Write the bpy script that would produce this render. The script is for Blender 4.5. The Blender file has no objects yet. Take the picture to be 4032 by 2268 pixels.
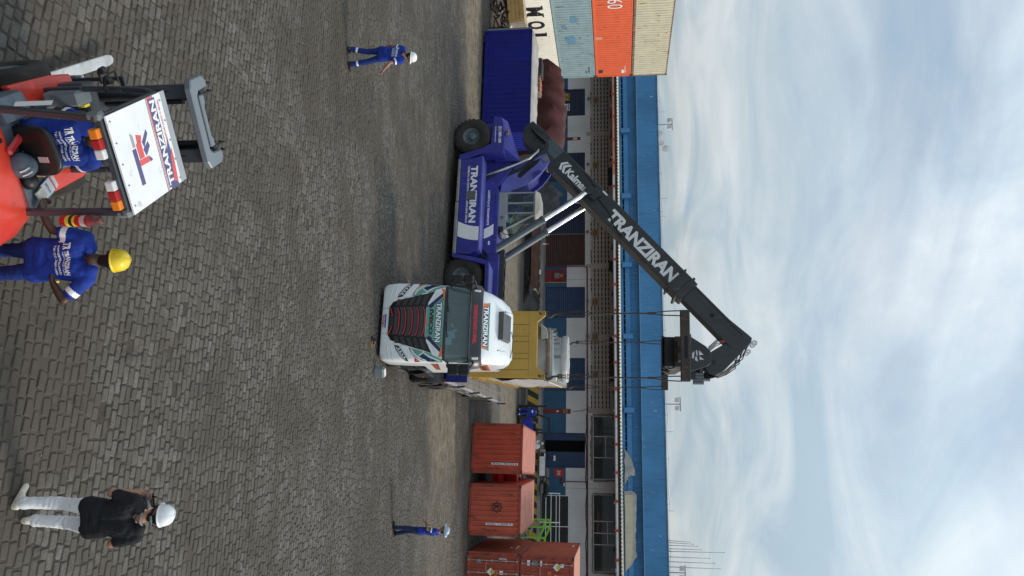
import bpy, bmesh, math, random
import numpy as np
from mathutils import Vector, Matrix, Euler, noise
from mathutils.bvhtree import BVHTree
rad = math.radians
random.seed(7)
rng = np.random.default_rng(7)
S = bpy.context.scene
COL = S.collection

# ------------------------------------------------------------------ camera
PITCH = rad(7.86)
cam_d = bpy.data.cameras.new("camera")
cam_d.sensor_width = 36.0
cam_d.lens = 36.0 * 3000.0 / 4032.0
cam_d.clip_start = 0.1
cam_d.clip_end = 3000.0
cam = bpy.data.objects.new("camera", cam_d)
COL.objects.link(cam)
upv = Vector((0, math.sin(PITCH), math.cos(PITCH)))
fwd = Vector((0, math.cos(PITCH), -math.sin(PITCH)))
# the photograph was taken with the phone turned on its side: world up points to the right of the frame
cm = Matrix.Identity(4)
for i, col in enumerate((upv, Vector((-1, 0, 0)), -fwd)):
    for j in range(3):
        cm[j][i] = col[j]
cm[2][3] = 7.2
cam.matrix_world = cm
S.camera = cam

# ------------------------------------------------------------------ sky, sun, exposure
SUN_DIR = Vector((0.98, 0.16, 0.0)).normalized() * math.cos(rad(40)) + Vector((0, 0, math.sin(rad(40))))
w = bpy.data.worlds.new("World")
S.world = w
w.use_nodes = True
nt = w.node_tree
nt.nodes.clear()
N = nt.nodes.new
LK = nt.links.new
out = N("ShaderNodeOutputWorld")
sky = N("ShaderNodeTexSky")
sky.sky_type = 'NISHITA'
sky.sun_disc = False
sky.sun_elevation = rad(40)
sky.sun_rotation = math.atan2(SUN_DIR.x, SUN_DIR.y)
sky.air_density = 1.2
sky.dust_density = 2.5
bg1 = N("ShaderNodeBackground")
bg1.inputs['Strength'].default_value = 0.135
LK(sky.outputs[0], bg1.inputs[0])
# cloud layer: noise on a flat layer high over the yard
tc = N("ShaderNodeTexCoord")
sep = N("ShaderNodeSeparateXYZ")
LK(tc.outputs['Generated'], sep.inputs[0])
mz = N("ShaderNodeMath"); mz.operation = 'ADD'; mz.inputs[1].default_value = 0.20
LK(sep.outputs['Z'], mz.inputs[0])
mx = N("ShaderNodeMath"); mx.operation = 'MAXIMUM'; mx.inputs[1].default_value = 0.04
LK(mz.outputs[0], mx.inputs[0])
dx = N("ShaderNodeMath"); dx.operation = 'DIVIDE'
dy = N("ShaderNodeMath"); dy.operation = 'DIVIDE'
LK(sep.outputs['X'], dx.inputs[0]); LK(mx.outputs[0], dx.inputs[1])
LK(sep.outputs['Y'], dy.inputs[0]); LK(mx.outputs[0], dy.inputs[1])
cmb = N("ShaderNodeCombineXYZ")
LK(dx.outputs[0], cmb.inputs[0]); LK(dy.outputs[0], cmb.inputs[1])
def cloud(scale, detail, rough, dist, off, stretch=(1, 1, 1)):
    mp = N("ShaderNodeMapping")
    mp.inputs['Location'].default_value = off
    mp.inputs['Scale'].default_value = stretch
    LK(cmb.outputs[0], mp.inputs[0])
    n = N("ShaderNodeTexNoise")
    n.inputs['Scale'].default_value = scale
    n.inputs['Detail'].default_value = detail
    n.inputs['Roughness'].default_value = rough
    n.inputs['Distortion'].default_value = dist
    LK(mp.outputs[0], n.inputs['Vector'])
    return n
n1 = cloud(1.0, 9, 0.55, 0.6, (3.1, 1.7, 0), (0.95, 1.0, 1))
r1 = N("ShaderNodeValToRGB")
r1.color_ramp.elements[0].position = 0.36
r1.color_ramp.elements[1].position = 0.58
LK(n1.outputs['Fac'], r1.inputs[0])
n2 = cloud(1.9, 9, 0.56, 0.8, (8.3, 4.1, 0), (0.75, 0.9, 1))
r2 = N("ShaderNodeValToRGB")
e = r2.color_ramp.elements
e[0].position = 0.36; e[0].color = (0.47, 0.60, 0.70, 1)
e[1].position = 0.62; e[1].color = (0.77, 0.835, 0.87, 1)
LK(n2.outputs['Fac'], r2.inputs[0])
# the overcast is brighter higher up, towards the sun behind it
rz = N("ShaderNodeMapRange")
rz.inputs['From Min'].default_value = 0.0; rz.inputs['From Max'].default_value = 0.55
rz.inputs['To Min'].default_value = 0.72; rz.inputs['To Max'].default_value = 1.46
LK(sep.outputs['Z'], rz.inputs['Value'])
bg2 = N("ShaderNodeBackground")
LK(r2.outputs[0], bg2.inputs[0]); LK(rz.outputs[0], bg2.inputs['Strength'])
mixs = N("ShaderNodeMixShader")
mfac = N("ShaderNodeMath"); mfac.operation = 'MULTIPLY_ADD'; mfac.inputs[1].default_value = 0.52; mfac.inputs[2].default_value = 0.46
LK(r1.outputs[0], mfac.inputs[0])
hz = N("ShaderNodeMapRange")        # low cloud closes up towards the horizon
hz.inputs['From Min'].default_value = 0.02; hz.inputs['From Max'].default_value = 0.30
hz.inputs['To Min'].default_value = 0.92; hz.inputs['To Max'].default_value = 0.30
LK(sep.outputs['Z'], hz.inputs['Value'])
mm = N("ShaderNodeMath"); mm.operation = 'MAXIMUM'
LK(mfac.outputs[0], mm.inputs[0]); LK(hz.outputs[0], mm.inputs[1])
LK(mm.outputs[0], mixs.inputs[0]); LK(bg1.outputs[0], mixs.inputs[1]); LK(bg2.outputs[0], mixs.inputs[2])
LK(mixs.outputs[0], out.inputs[0])

sl = bpy.data.lights.new("sun", 'SUN')
sl.energy = 2.5
sl.angle = rad(13)
sl.color = (1.0, 0.92, 0.80)
sun = bpy.data.objects.new("sun", sl)
COL.objects.link(sun)
sun.rotation_euler = SUN_DIR.to_track_quat('Z', 'Y').to_euler()
sun.location = (30, 20, 60)

vs = S.view_settings
vs.view_transform = 'Standard'
vs.look = 'None'
vs.exposure = 0.0
vs.gamma = 1.0
vs.use_curve_mapping = False
S.display_settings.display_device = 'sRGB'
S.cycles.max_bounces = 8
S.cycles.use_denoising = True

# ------------------------------------------------------------------ helpers
def G(y):
    """height of the paved yard: level far off, rising gently towards the camera"""
    s = 30.0 - y
    return 0.042 * 0.5 * (s + math.sqrt(s * s + 9.0))

class MB:
    def __init__(s):
        s.v = []; s.f = []; s.m = []; s.cur = 0
    def add(s, vs_, fs):
        o = len(s.v)
        s.v.extend([tuple(p) for p in vs_])
        for f in fs:
            s.f.append(tuple(i + o for i in f)); s.m.append(s.cur)
        return s
    def box(s, c, d, rot=None):
        hx, hy, hz = d[0] / 2, d[1] / 2, d[2] / 2
        p = [Vector((x, y, z)) for x in (-hx, hx) for y in (-hy, hy) for z in (-hz, hz)]
        if rot is not None:
            R = rot if isinstance(rot, Matrix) else Euler(rot).to_matrix()
            p = [R @ q for q in p]
        c = Vector(c)
        return s.add([q + c for q in p], [(0, 1, 3, 2), (4, 6, 7, 5), (0, 4, 5, 1), (2, 3, 7, 6), (0, 2, 6, 4), (1, 5, 7, 3)])
    def bx(s, x0, x1, y0, y1, z0, z1):
        return s.box(((x0 + x1) / 2, (y0 + y1) / 2, (z0 + z1) / 2), (abs(x1 - x0), abs(y1 - y0), abs(z1 - z0)))
    def bar(s, a, b, w, h, up=(0, 0, 1)):
        a = Vector(a); b = Vector(b); d = (b - a)
        L = d.length; d.normalize()
        u = Vector(up)
        x = d.cross(u)
        if x.length < 1e-4:
            x = d.cross(Vector((1, 0, 0)))
        x.normalize(); u = x.cross(d)
        R = Matrix((x, d, u)).transposed()
        return s.box((a + b) / 2, (w, L, h), R)
    def cyl(s, a, b, r0, r1=None, n=16, cap=True):
        r1 = r0 if r1 is None else r1
        return s.rings([(a, r0), (b, r1)], n, cap)
    def rings(s, prs, n=12, cap=True):
        """circles at points, joined in order (tube / lathe along a polyline)"""
        P = [Vector(p) for p, r in prs]; o = len(s.v)
        prev = None
        for i, (p, r) in enumerate(prs):
            t = (P[min(i + 1, len(P) - 1)] - P[max(i - 1, 0)])
            if t.length < 1e-6:
                t = prev_t
            t = t.normalized(); prev_t = t
            if prev is None:
                x = t.orthogonal().normalized()
            else:
                x = prev - t * prev.dot(t)
                x = x.normalized() if x.length > 1e-5 else t.orthogonal().normalized()
            prev = x
            y = t.cross(x)
            for k in range(n):
                a = 2 * math.pi * k / n
                s.v.append(tuple(P[i] + (x * math.cos(a) + y * math.sin(a)) * r))
        for i in range(len(prs) - 1):
            for k in range(n):
                a = o + i * n + k; b = o + i * n + (k + 1) % n
                s.f.append((a, b, b + n, a + n)); s.m.append(s.cur)
        if cap:
            s.f.append(tuple(o + k for k in reversed(range(n)))); s.m.append(s.cur)
            q = o + (len(prs) - 1) * n
            s.f.append(tuple(q + k for k in range(n))); s.m.append(s.cur)
        return s
    def tube(s, pts, r, n=8):
        return s.rings([(p, r) for p in pts], n)
    def lathe(s, prof, o=(0, 0, 0), ax=(0, 0, 1), n=24):
        """profile of (radius, height) spun about an axis"""
        o = Vector(o); ax = Vector(ax).normalized()
        x = ax.orthogonal().normalized(); y = ax.cross(x)
        b = len(s.v)
        for r, h in prof:
            for k in range(n):
                a = 2 * math.pi * k / n
                s.v.append(tuple(o + ax * h + (x * math.cos(a) + y * math.sin(a)) * max(r, 1e-4)))
        for i in range(len(prof) - 1):
            for k in range(n):
                p = b + i * n + k; q = b + i * n + (k + 1) % n
                s.f.append((p, q, q + n, p + n)); s.m.append(s.cur)
        return s
    def prism(s, poly, axis, a, b):
        """flat outline (list of 2D points) extruded along an axis; axis y uses (x,z), axis x uses (y,z), axis z uses (x,y)"""
        def P(u, v, t):
            return {'y': (u, t, v), 'x': (t, u, v), 'z': (u, v, t)}[axis]
        n = len(poly)
        vs_ = [P(u, v, a) for u, v in poly] + [P(u, v, b) for u, v in poly]
        fs = [tuple(range(n)), tuple(reversed(range(n, 2 * n)))]
        fs += [(i, i + n, (i + 1) % n + n, (i + 1) % n) for i in range(n)]
        return s.add(vs_, fs)
    def grid(s, rows):
        """rows of points -> quads"""
        n = len(rows[0]); o = len(s.v)
        for r in rows:
            s.v.extend([tuple(p) for p in r])
        for i in range(len(rows) - 1):
            for j in range(n - 1):
                a = o + i * n + j
                s.f.append((a, a + 1, a + n + 1, a + n)); s.m.append(s.cur)
        return s
    def ball(s, c, r, n=12, m=8):
        c = Vector(c); r = Vector((r, r, r)) if not hasattr(r, '__len__') else Vector(r)
        o = len(s.v)
        for i in range(m + 1):
            t = math.pi * i / m
            for k in range(n):
                a = 2 * math.pi * k / n
                s.v.append((c.x + r.x * math.sin(t) * math.cos(a), c.y + r.y * math.sin(t) * math.sin(a), c.z + r.z * math.cos(t)))
        for i in range(m):
            for k in range(n):
                a = o + i * n + k; b = o + i * n + (k + 1) % n
                s.f.append((a, a + n, b + n, b)); s.m.append(s.cur)
        return s
    def mesh(s, name, mats, bevel=0, seg=1, smooth=0, fix=True):
        me = bpy.data.meshes.new(name)
        me.from_pydata(s.v, [], s.f)
        for m_ in (mats if isinstance(mats, (list, tuple)) else [mats]):
            me.materials.append(m_)
        me.polygons.foreach_set('material_index', s.m)
        if fix or bevel:
            bm = bmesh.new(); bm.from_mesh(me)
            bmesh.ops.remove_doubles(bm, verts=bm.verts, dist=1e-5)
            bmesh.ops.recalc_face_normals(bm, faces=bm.faces)
            if bevel:
                ed = [x for x in bm.edges if len(x.link_faces) == 2 and x.calc_face_angle(0) > rad(28)]
                bmesh.ops.bevel(bm, geom=ed, offset=bevel, segments=seg, affect='EDGES', profile=0.6, clamp_overlap=True)
            bm.to_mesh(me); bm.free()
        if smooth:
            me.polygons.foreach_set('use_smooth', [True] * len(me.polygons))
            me.set_sharp_from_angle(angle=rad(smooth))
        me.update()
        return me
    def build(s, name, mats, parent=None, bevel=0, seg=1, smooth=0, fix=True, label=None, kind=None):
        return link(name, s.mesh(name, mats, bevel, seg, smooth, fix), parent, label, kind)

def link(name, data, parent=None, label=None, kind=None):
    o = bpy.data.objects.new(name, data)
    COL.objects.link(o)
    if parent is not None:
        o.parent = parent
    if label: o['label'] = label
    if kind: o['kind'] = kind
    return o

def thing(name, label, cat, loc=(0, 0, 0), rot=(0, 0, 0), group=None):
    o = link(name, None)
    o.empty_display_size = 0.3
    o.location = loc
    o.rotation_euler = rot
    o['label'] = label; o['category'] = cat
    if group: o['group'] = group
    return o

def tag(o, label, cat, group=None):
    o['label'] = label; o['category'] = cat
    if group: o['group'] = group
    return o

def copy_tree(o, parent=None, root=True):
    c = o.copy(); COL.objects.link(c)
    c.parent = parent
    for ch in list(o.children):
        copy_tree(ch, c, False)
    return c

_fontcache = {}
def text_mesh(txt, bold=0.0, extr=0.0):
    k = (txt, bold, extr)
    if k not in _fontcache:
        cu = bpy.data.curves.new("lettering", 'FONT')
        cu.body = txt; cu.size = 1.0; cu.offset = bold; cu.extrude = extr; cu.resolution_u = 3
        cu.align_x = 'LEFT'
        o = bpy.data.objects.new("lettering", cu)
        me = bpy.data.meshes.new_from_object(o)
        bpy.data.objects.remove(o); bpy.data.curves.remove(cu)
        n = len(me.vertices)
        co = np.empty(n * 3); me.vertices.foreach_get('co', co); co = co.reshape(-1, 3)
        fs = [tuple(p.vertices) for p in me.polygons]
        bpy.data.meshes.remove(me)
        _fontcache[k] = (co, fs)
    return _fontcache[k]

def lettering(txt, W, H, M, mat, parent, bold=0.02, name="lettering", shear=0.0, thick=0.004, fn=None):
    """word(s) fitted to a W x H box centred on matrix M (x along the line, y up, z out of the surface)"""
    co, fs = text_mesh(txt, bold, 0.02)
    c = co.copy()
    lo = c.min(0); hi = c.max(0)
    c[:, 0] = ((c[:, 0] - lo[0]) / (hi[0] - lo[0]) - .5) * W
    c[:, 1] = ((c[:, 1] - lo[1]) / (hi[1] - lo[1]) - .5) * H
    c[:, 0] += shear * c[:, 1]
    c[:, 2] = np.where(c[:, 2] > 0, thick, 0.0005)
    v = [M @ Vector(q) for q in c]
    if fn: v = [fn(q) for q in v]
    mb = MB(); mb.add(v, fs)
    return mb.build(name, mat, parent, fix=False)

def frame(o, x, z):
    """matrix with origin o, x axis along x, z axis out along z"""
    x = Vector(x).normalized(); z = Vector(z).normalized(); y = z.cross(x).normalized(); x = y.cross(z)
    M = Matrix.Identity(4)
    for i, c_ in enumerate((x, y, z)):
        for j in range(3): M[j][i] = c_[j]
    for j in range(3): M[j][3] = o[j]
    return M

def decal(poly, M, mat, parent, name, thick=0.003):
    """flat printed shape lying on a surface"""
    mb = MB()
    n = len(poly)
    vs_ = [M @ Vector((u, v, 0.0004)) for u, v in poly] + [M @ Vector((u, v, thick)) for u, v in poly]
    mb.add(vs_, [tuple(reversed(range(n))), tuple(range(n, 2 * n))] + [(i, (i + 1) % n, (i + 1) % n + n, i + n) for i in range(n)])
    return mb.build(name, mat, parent)

# ------------------------------------------------------------------ materials
def mat(name, col, rough=0.5, metal=0.0, var=0.12, scale=2.0, bump=0.0, bscale=60.0, rust=0.0, rcol=(0.10, 0.045, 0.02),
        streak=0.0, scol=(0.05, 0.045, 0.04), spec=0.5, coat=0.0, trans=0.0, emit=None, speck=0.0):
    m = bpy.data.materials.new(name); m.use_nodes = True
    t = m.node_tree; b = t.nodes['Principled BSDF']
    n_ = t.nodes.new; l_ = t.links.new
    b.inputs['Roughness'].default_value = rough
    b.inputs['Metallic'].default_value = metal
    b.inputs['Specular IOR Level'].default_value = spec
    if coat: b.inputs['Coat Weight'].default_value = coat
    if trans: b.inputs['Transmission Weight'].default_value = trans
    if emit:
        b.inputs['Emission Color'].default_value = (*emit[0], 1); b.inputs['Emission Strength'].default_value = emit[1]
    tcn = n_("ShaderNodeTexCoord")
    def nz(sc, det=4, stretch=None, dist=0.0):
        n = n_("ShaderNodeTexNoise"); n.inputs['Scale'].default_value = sc; n.inputs['Detail'].default_value = det
        n.inputs['Distortion'].default_value = dist
        if stretch:
            mp = n_("ShaderNodeMapping"); mp.inputs['Scale'].default_value = stretch
            l_(tcn.outputs['Object'], mp.inputs[0]); l_(mp.outputs[0], n.inputs['Vector'])
        else:
            l_(tcn.outputs['Object'], n.inputs['Vector'])
        return n.outputs['Fac']
    def ramp(src, a, c):
        r = n_("ShaderNodeMapRange"); r.inputs['From Min'].default_value = a; r.inputs['From Max'].default_value = c
        l_(src, r.inputs['Value']); return r.outputs[0]
    def mix(f, A, B):
        x = n_("ShaderNodeMix"); x.data_type = 'RGBA'
        for idx, s_ in ((0, f), (6, A), (7, B)):
            if isinstance(s_, (tuple, float, int)):
                x.inputs[idx].default_value = (*s_, 1) if isinstance(s_, tuple) else s_
            else: l_(s_, x.inputs[idx])
        return x.outputs[2]
    base = mix(ramp(nz(scale, 5), .3, .7), tuple(max(0, c * (1 - var)) for c in col), tuple(min(1, c * (1 + var)) for c in col))
    if speck:
        base = mix(ramp(nz(bscale * 1.5, 2), .56, .66), base, tuple(c * (1 - speck) for c in col))
    if streak:
        f = ramp(nz(1.0, 6, (9, 9, 0.5)), .52, .80)
        k = n_("ShaderNodeMath"); k.operation = 'MULTIPLY'; k.inputs[1].default_value = streak; l_(f, k.inputs[0])
        base = mix(k.outputs[0], base, scol)
    if rust:
        f = ramp(nz(1.0, 9, (5, 5, 1.6), 0.4), .665 - .22 * rust, .745 - .16 * rust)
        base = mix(f, base, rcol)
    l_(base, b.inputs['Base Color'])
    if bump:
        bp = n_("ShaderNodeBump"); bp.inputs['Strength'].default_value = bump; bp.inputs['Distance'].default_value = 0.01
        l_(nz(bscale, 6), bp.inputs['Height']); l_(bp.outputs[0], b.inputs['Normal'])
        rr = n_("ShaderNodeMapRange"); rr.inputs['To Min'].default_value = rough * .85; rr.inputs['To Max'].default_value = min(1, rough * 1.15)
        l_(nz(scale * 3, 4), rr.inputs['Value']); l_(rr.outputs[0], b.inputs['Roughness'])
    return m

def glassmat(name, tint=(0.55, 0.66, 0.62), rough=0.02, alpha=0.35, haze=.20):
    """window glass: clear reflecting sheet with a tinted see-through"""
    m = bpy.data.materials.new(name); m.use_nodes = True
    t = m.node_tree; b = t.nodes['Principled BSDF']
    o = t.nodes['Material Output']
    b.inputs['Base Color'].default_value = (*[c * haze for c in tint], 1)  # haze lifts the base colour, paling the pane
    b.inputs['Roughness'].default_value = rough
    b.inputs['Specular IOR Level'].default_value = 0.7
    tr = t.nodes.new("ShaderNodeBsdfTransparent"); tr.inputs[0].default_value = (*tint, 1)
    ms = t.nodes.new("ShaderNodeMixShader"); ms.inputs[0].default_value = alpha
    t.links.new(tr.outputs[0], ms.inputs[1]); t.links.new(b.outputs[0], ms.inputs[2])
    t.links.new(ms.outputs[0], o.inputs[0])
    return m

M_black = mat("black_plastic", (0.012, 0.012, 0.013), .45, var=.3)
M_tyre = mat("tyre_rubber", (0.022, 0.021, 0.02), .85, var=.35, scale=4, bump=.4, bscale=30)
M_tyredust = mat("dusty_tyre_side", (0.032, 0.028, 0.024), .9, var=.4, scale=3, bump=.3, bscale=25)
M_steel = mat("bare_steel", (0.42, 0.42, 0.41), .32, .9, var=.15)
M_chrome = mat("chrome_rod", (0.80, 0.80, 0.80), .24, 1.0, var=.04)
M_white = mat("white_paint", (0.78, 0.79, 0.79), .35, var=.05, streak=.12)
M_print = mat("white_print", (0.78, 0.78, 0.78), .5, var=.05)
M_printblk = mat("black_print", (0.015, 0.015, 0.017), .5, var=.1)
M_red = mat("red_paint", (0.42, 0.02, 0.02), .4, var=.12)
M_orange = mat("orange_lens", (0.80, 0.22, 0.02), .3, var=.08)
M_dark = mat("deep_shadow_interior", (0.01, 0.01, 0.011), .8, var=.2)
M_grey = mat("mid_grey_paint", (0.16, 0.17, 0.18), .5, var=.12)
M_concrete = mat("concrete", (0.26, 0.25, 0.23), .9, var=.25, scale=1.2, bump=.4, bscale=20, streak=.3)
M_skin_d = mat("dark_skin", (0.060, 0.026, 0.014), .5, var=.15, scale=12)
M_skin_m = mat("tan_skin", (0.33, 0.15, 0.09), .5, var=.12, scale=12)
M_blueshirt = mat("royal_blue_cloth", (0.003, 0.028, 0.25), .85, var=.18, scale=9, bump=.35, bscale=28)
M_bluepants = mat("blue_work_trousers", (0.004, 0.025, 0.17), .88, var=.25, scale=7, bump=.4, bscale=24)
M_navy = mat("navy_trousers", (0.010, 0.022, 0.075), .9, var=.25, scale=7, bump=.4, bscale=24)
M_hair = mat("black_hair", (0.008, 0.007, 0.006), .6, var=.3, scale=40)
M_boot = mat("black_boot", (0.018, 0.017, 0.016), .6, var=.2)
# ------------------------------------------------------------------ the paved yard
E1 = Vector((0.972, -0.236, 0)); E2 = Vector((0.236, 0.972, 0))

def paving_mat(name, stones):
    m = bpy.data.materials.new(name); m.use_nodes = True
    t = m.node_tree; b = t.nodes['Principled BSDF']; n_ = t.nodes.new; l_ = t.links.new
    geo = n_("ShaderNodeNewGeometry")
    def nz(sc, det, dist=0.0, stretch=None):
        n = n_("ShaderNodeTexNoise"); n.inputs['Scale'].default_value = sc; n.inputs['Detail'].default_value = det
        n.inputs['Distortion'].default_value = dist
        if stretch:
            mp = n_("ShaderNodeMapping"); mp.inputs['Scale'].default_value = stretch
            mp.inputs['Rotation'].default_value = (0, 0, rad(13.6))
            l_(geo.outputs['Position'], mp.inputs[0]); l_(mp.outputs[0], n.inputs['Vector'])
        else: l_(geo.outputs['Position'], n.inputs['Vector'])
        return n.outputs['Fac']
    def rng_(src, a, c, lo=0.0, hi=1.0):
        r = n_("ShaderNodeMapRange"); r.inputs['From Min'].default_value = a; r.inputs['From Max'].default_value = c
        r.inputs['To Min'].default_value = lo; r.inputs['To Max'].default_value = hi
        l_(src, r.inputs['Value']); return r.outputs[0]
    def mth(op, a, c):
        x = n_("ShaderNodeMath"); x.operation = op
        for i, s_ in enumerate((a, c)):
            if isinstance(s_, (int, float)): x.inputs[i].default_value = s_
            else: l_(s_, x.inputs[i])
        return x.outputs[0]
    def mix(f, A, B, mode='MIX'):
        x = n_("ShaderNodeMix"); x.data_type = 'RGBA'; x.blend_type = mode
        for idx, s_ in ((0, f), (6, A), (7, B)):
            if isinstance(s_, (tuple, float, int)):
                x.inputs[idx].default_value = (*s_, 1) if isinstance(s_, tuple) else s_
            else: l_(s_, x.inputs[idx])
        return x.outputs[2]
    if stones:
        at = n_("ShaderNodeAttribute"); at.attribute_name = "rnd"
        oi = n_("ShaderNodeObjectInfo")
        fr = mth('FRACT', mth('ADD', at.outputs['Fac'], oi.outputs['Random']), 0)
        rp = n_("ShaderNodeValToRGB"); el = rp.color_ramp.elements
        el[0].position = 0; el[0].color = (0.068, 0.059, 0.048, 1)
        el[1].position = 1; el[1].color = (0.172, 0.160, 0.146, 1)
        k = el.new(.45); k.color = (0.108, 0.098, 0.086, 1)
        k = el.new(.80); k.color = (0.126, 0.116, 0.103, 1)
        l_(fr, rp.inputs[0])
        base = mix(rng_(nz(34, 5), .35, .75), rp.outputs[0], (0.080, 0.071, 0.059))
        base = mix(rng_(nz(120, 2), .60, .70, 0, .7), base, (0.045, 0.040, 0.034))
        base = mix(rng_(nz(75, 2), .66, .74, 0, .5), base, (0.25, 0.24, 0.22))
    else:
        base = mix(rng_(nz(22, 6), .35, .7), (0.032, 0.026, 0.020), (0.060, 0.049, 0.038))
        far = mix(rng_(nz(1.6, 8, 0, (.35, 3.0, 1)), .35, .7), (0.075, 0.069, 0.059), (0.120, 0.112, 0.098))
        sp_ = n_("ShaderNodeSeparateXYZ"); l_(geo.outputs['Position'], sp_.inputs[0])
        base = mix(rng_(sp_.outputs['Y'], 43.0, 44.5), base, far)
    # trodden-in earth, oil and tyre wear lying on the stones
    base = mix(rng_(nz(.55, 7, .5, (1, 1.6, 1)), .46, .63, 0, .85), base, (0.064, 0.054, 0.042))
    base = mix(rng_(nz(7, 6, .4), .52, .68, 0, .50), base, (0.049, 0.041, 0.032))
    base = mix(rng_(nz(.16, 5, .6), .47, .66, 0, .72), base, (0.055, 0.047, 0.037))
    base = mix(rng_(nz(1.6, 6, .8), .62, .74, 0, .7), base, (0.034, 0.030, 0.026))
    base = mix(rng_(nz(.9, 4, .3, (.10, 1.3, 1)), .56, .70, 0, .45), base, (0.048, 0.043, 0.036))
    # broad paler tan bands laid across the yard by position
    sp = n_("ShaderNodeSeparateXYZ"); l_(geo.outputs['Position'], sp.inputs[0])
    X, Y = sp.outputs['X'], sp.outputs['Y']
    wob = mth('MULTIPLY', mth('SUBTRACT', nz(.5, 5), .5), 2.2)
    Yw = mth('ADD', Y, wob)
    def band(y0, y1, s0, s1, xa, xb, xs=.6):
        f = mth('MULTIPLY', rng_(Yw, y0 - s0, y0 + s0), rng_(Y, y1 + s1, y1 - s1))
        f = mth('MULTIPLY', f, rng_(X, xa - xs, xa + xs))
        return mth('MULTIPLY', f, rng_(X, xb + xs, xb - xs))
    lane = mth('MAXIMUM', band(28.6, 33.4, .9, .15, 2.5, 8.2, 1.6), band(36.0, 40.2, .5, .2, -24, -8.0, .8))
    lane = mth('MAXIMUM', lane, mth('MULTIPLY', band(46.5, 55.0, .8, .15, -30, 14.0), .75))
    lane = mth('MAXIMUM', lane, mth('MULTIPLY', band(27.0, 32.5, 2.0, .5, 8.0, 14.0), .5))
    tan_tone = mix(rng_(nz(2.5, 7), .35, .7), (0.165, 0.132, 0.094), (0.250, 0.210, 0.155))
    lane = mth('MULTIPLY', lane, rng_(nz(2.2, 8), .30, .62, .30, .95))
    base = mix(lane, base, tan_tone)
    l_(base, b.inputs['Base Color'])
    b.inputs['Roughness'].default_value = .82
    b.inputs['Specular IOR Level'].default_value = .35
    bp = n_("ShaderNodeBump"); bp.inputs['Strength'].default_value = .55; bp.inputs['Distance'].default_value = .012
    l_(nz(45, 6), bp.inputs['Height']); l_(bp.outputs[0], b.inputs['Normal'])
    return m
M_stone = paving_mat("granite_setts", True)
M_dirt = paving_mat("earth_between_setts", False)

mb = MB()
ys = [-60, -20, 0] + [2 + 1.0 * i for i in range(48)] + [60, 80, 120, 300, 900]
rows = []
for y in ys:
    dz = -0.013 if y < 43.5 else -0.002
    rows.append([(x, y, G(y) + dz) for x in (-900, -200, -60, -20, 0, 20, 60, 200, 900)])
mb.grid(rows)
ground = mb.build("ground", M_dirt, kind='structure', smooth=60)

def sett_shape(ax, bx_, hw, hl, jit, full):
    """one stone: outline in (along, across) with cut corners, domed top; returns verts, faces"""
    if full:
        c = []
        for sx, sy in ((-1, -1), (1, -1), (1, 1), (-1, 1)):
            jx, jy = rng.normal(0, jit, 2)
            cx, cy = sx * hl + jx, sy * hw + jy
            k = rng.uniform(.10, .34); k2 = rng.uniform(.12, .40)
            p = (cx - sx * hl * k * .8, cy); q = (cx, cy - sy * hw * k2)
            c += [q, p] if sx * sy > 0 else [p, q]
        c = [c[1], c[0]] + c[2:] if False else c
    else:
        c = [(sx * hl + rng.normal(0, jit), sy * hw + rng.normal(0, jit)) for sx, sy in ((-1, -1), (1, -1), (1, 1), (-1, 1))]
    n = len(c)
    tilt = rng.normal(0, .015, 2)
    t = rng.uniform(-.006, .004)
    v = []
    for (x, y) in c: v.append((x, y, -.05))
    for (x, y) in c: v.append((x, y, -.008 + t + tilt[0] * x + tilt[1] * y))
    for (x, y) in c: v.append((x * .86, y * .82, .003 + t + tilt[0] * x + tilt[1] * y))
    f = []
    for i in range(n):
        j = (i + 1) % n
        f.append((i, j, j + n, i + n)); f.append((i + n, j + n, j + 2 * n, i + 2 * n))
    f.append(tuple(range(2 * n, 3 * n)))
    return v, f

def order_ccw(v):  # corner order guard
    return v
stones = []
PITCHW = 0.128
for k in range(-46, 380):
    bb = k * PITCHW
    a = -34 + rng.uniform(0, .2)
    while a < 34:
        ln = float(np.clip(rng.normal(.190, .038), .11, .29))
        ac = a + ln / 2
        wob = .05 * math.sin(ac * .55 + k * .13) + .012 * math.sin(ac * 1.7 + k * .25)
        p = E1 * ac + E2 * (bb + wob)
        a += ln
        if p.y < 5.8 or p.y > 44 or abs(p.x) > .385 * p.y + 1.3: continue
        if rng.random() < .012: continue
        stones.append((p.x, p.y, ln))
stones.sort(key=lambda q: q[1])
M3 = Matrix((E1, E2, Vector((0, 0, 1)))).transposed()
near = [q for q in stones if q[1] > 6.85 and abs(q[0]) < .36 * q[1] and not (-2.75 < q[0] < -.15 and q[1] < 7.6)][:300]
nearset = set(id(q) for q in near)
variants = []
for i in range(24):
    v, f = sett_shape(0, 0, .5 * PITCHW - .0105, .5 * .195 - .0105, .0065, True)
    me = bpy.data.meshes.new("cobblestone"); me.from_pydata(v, [], f); me.materials.append(M_stone)
    bm = bmesh.new(); bm.from_mesh(me); bmesh.ops.recalc_face_normals(bm, faces=bm.faces); bm.to_mesh(me); bm.free()
    variants.append(me)
ang = math.atan2(E1.y, E1.x)
for q in near:
    o = link("cobblestone", variants[int(rng.integers(24))], ground)
    o.location = (q[0], q[1], G(q[1]))
    o.rotation_euler = (0, 0, ang + rng.normal(0, .02))
    o.scale = (q[2] / .195, 1, 1)
V = []; F = []; Rn = []
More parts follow.
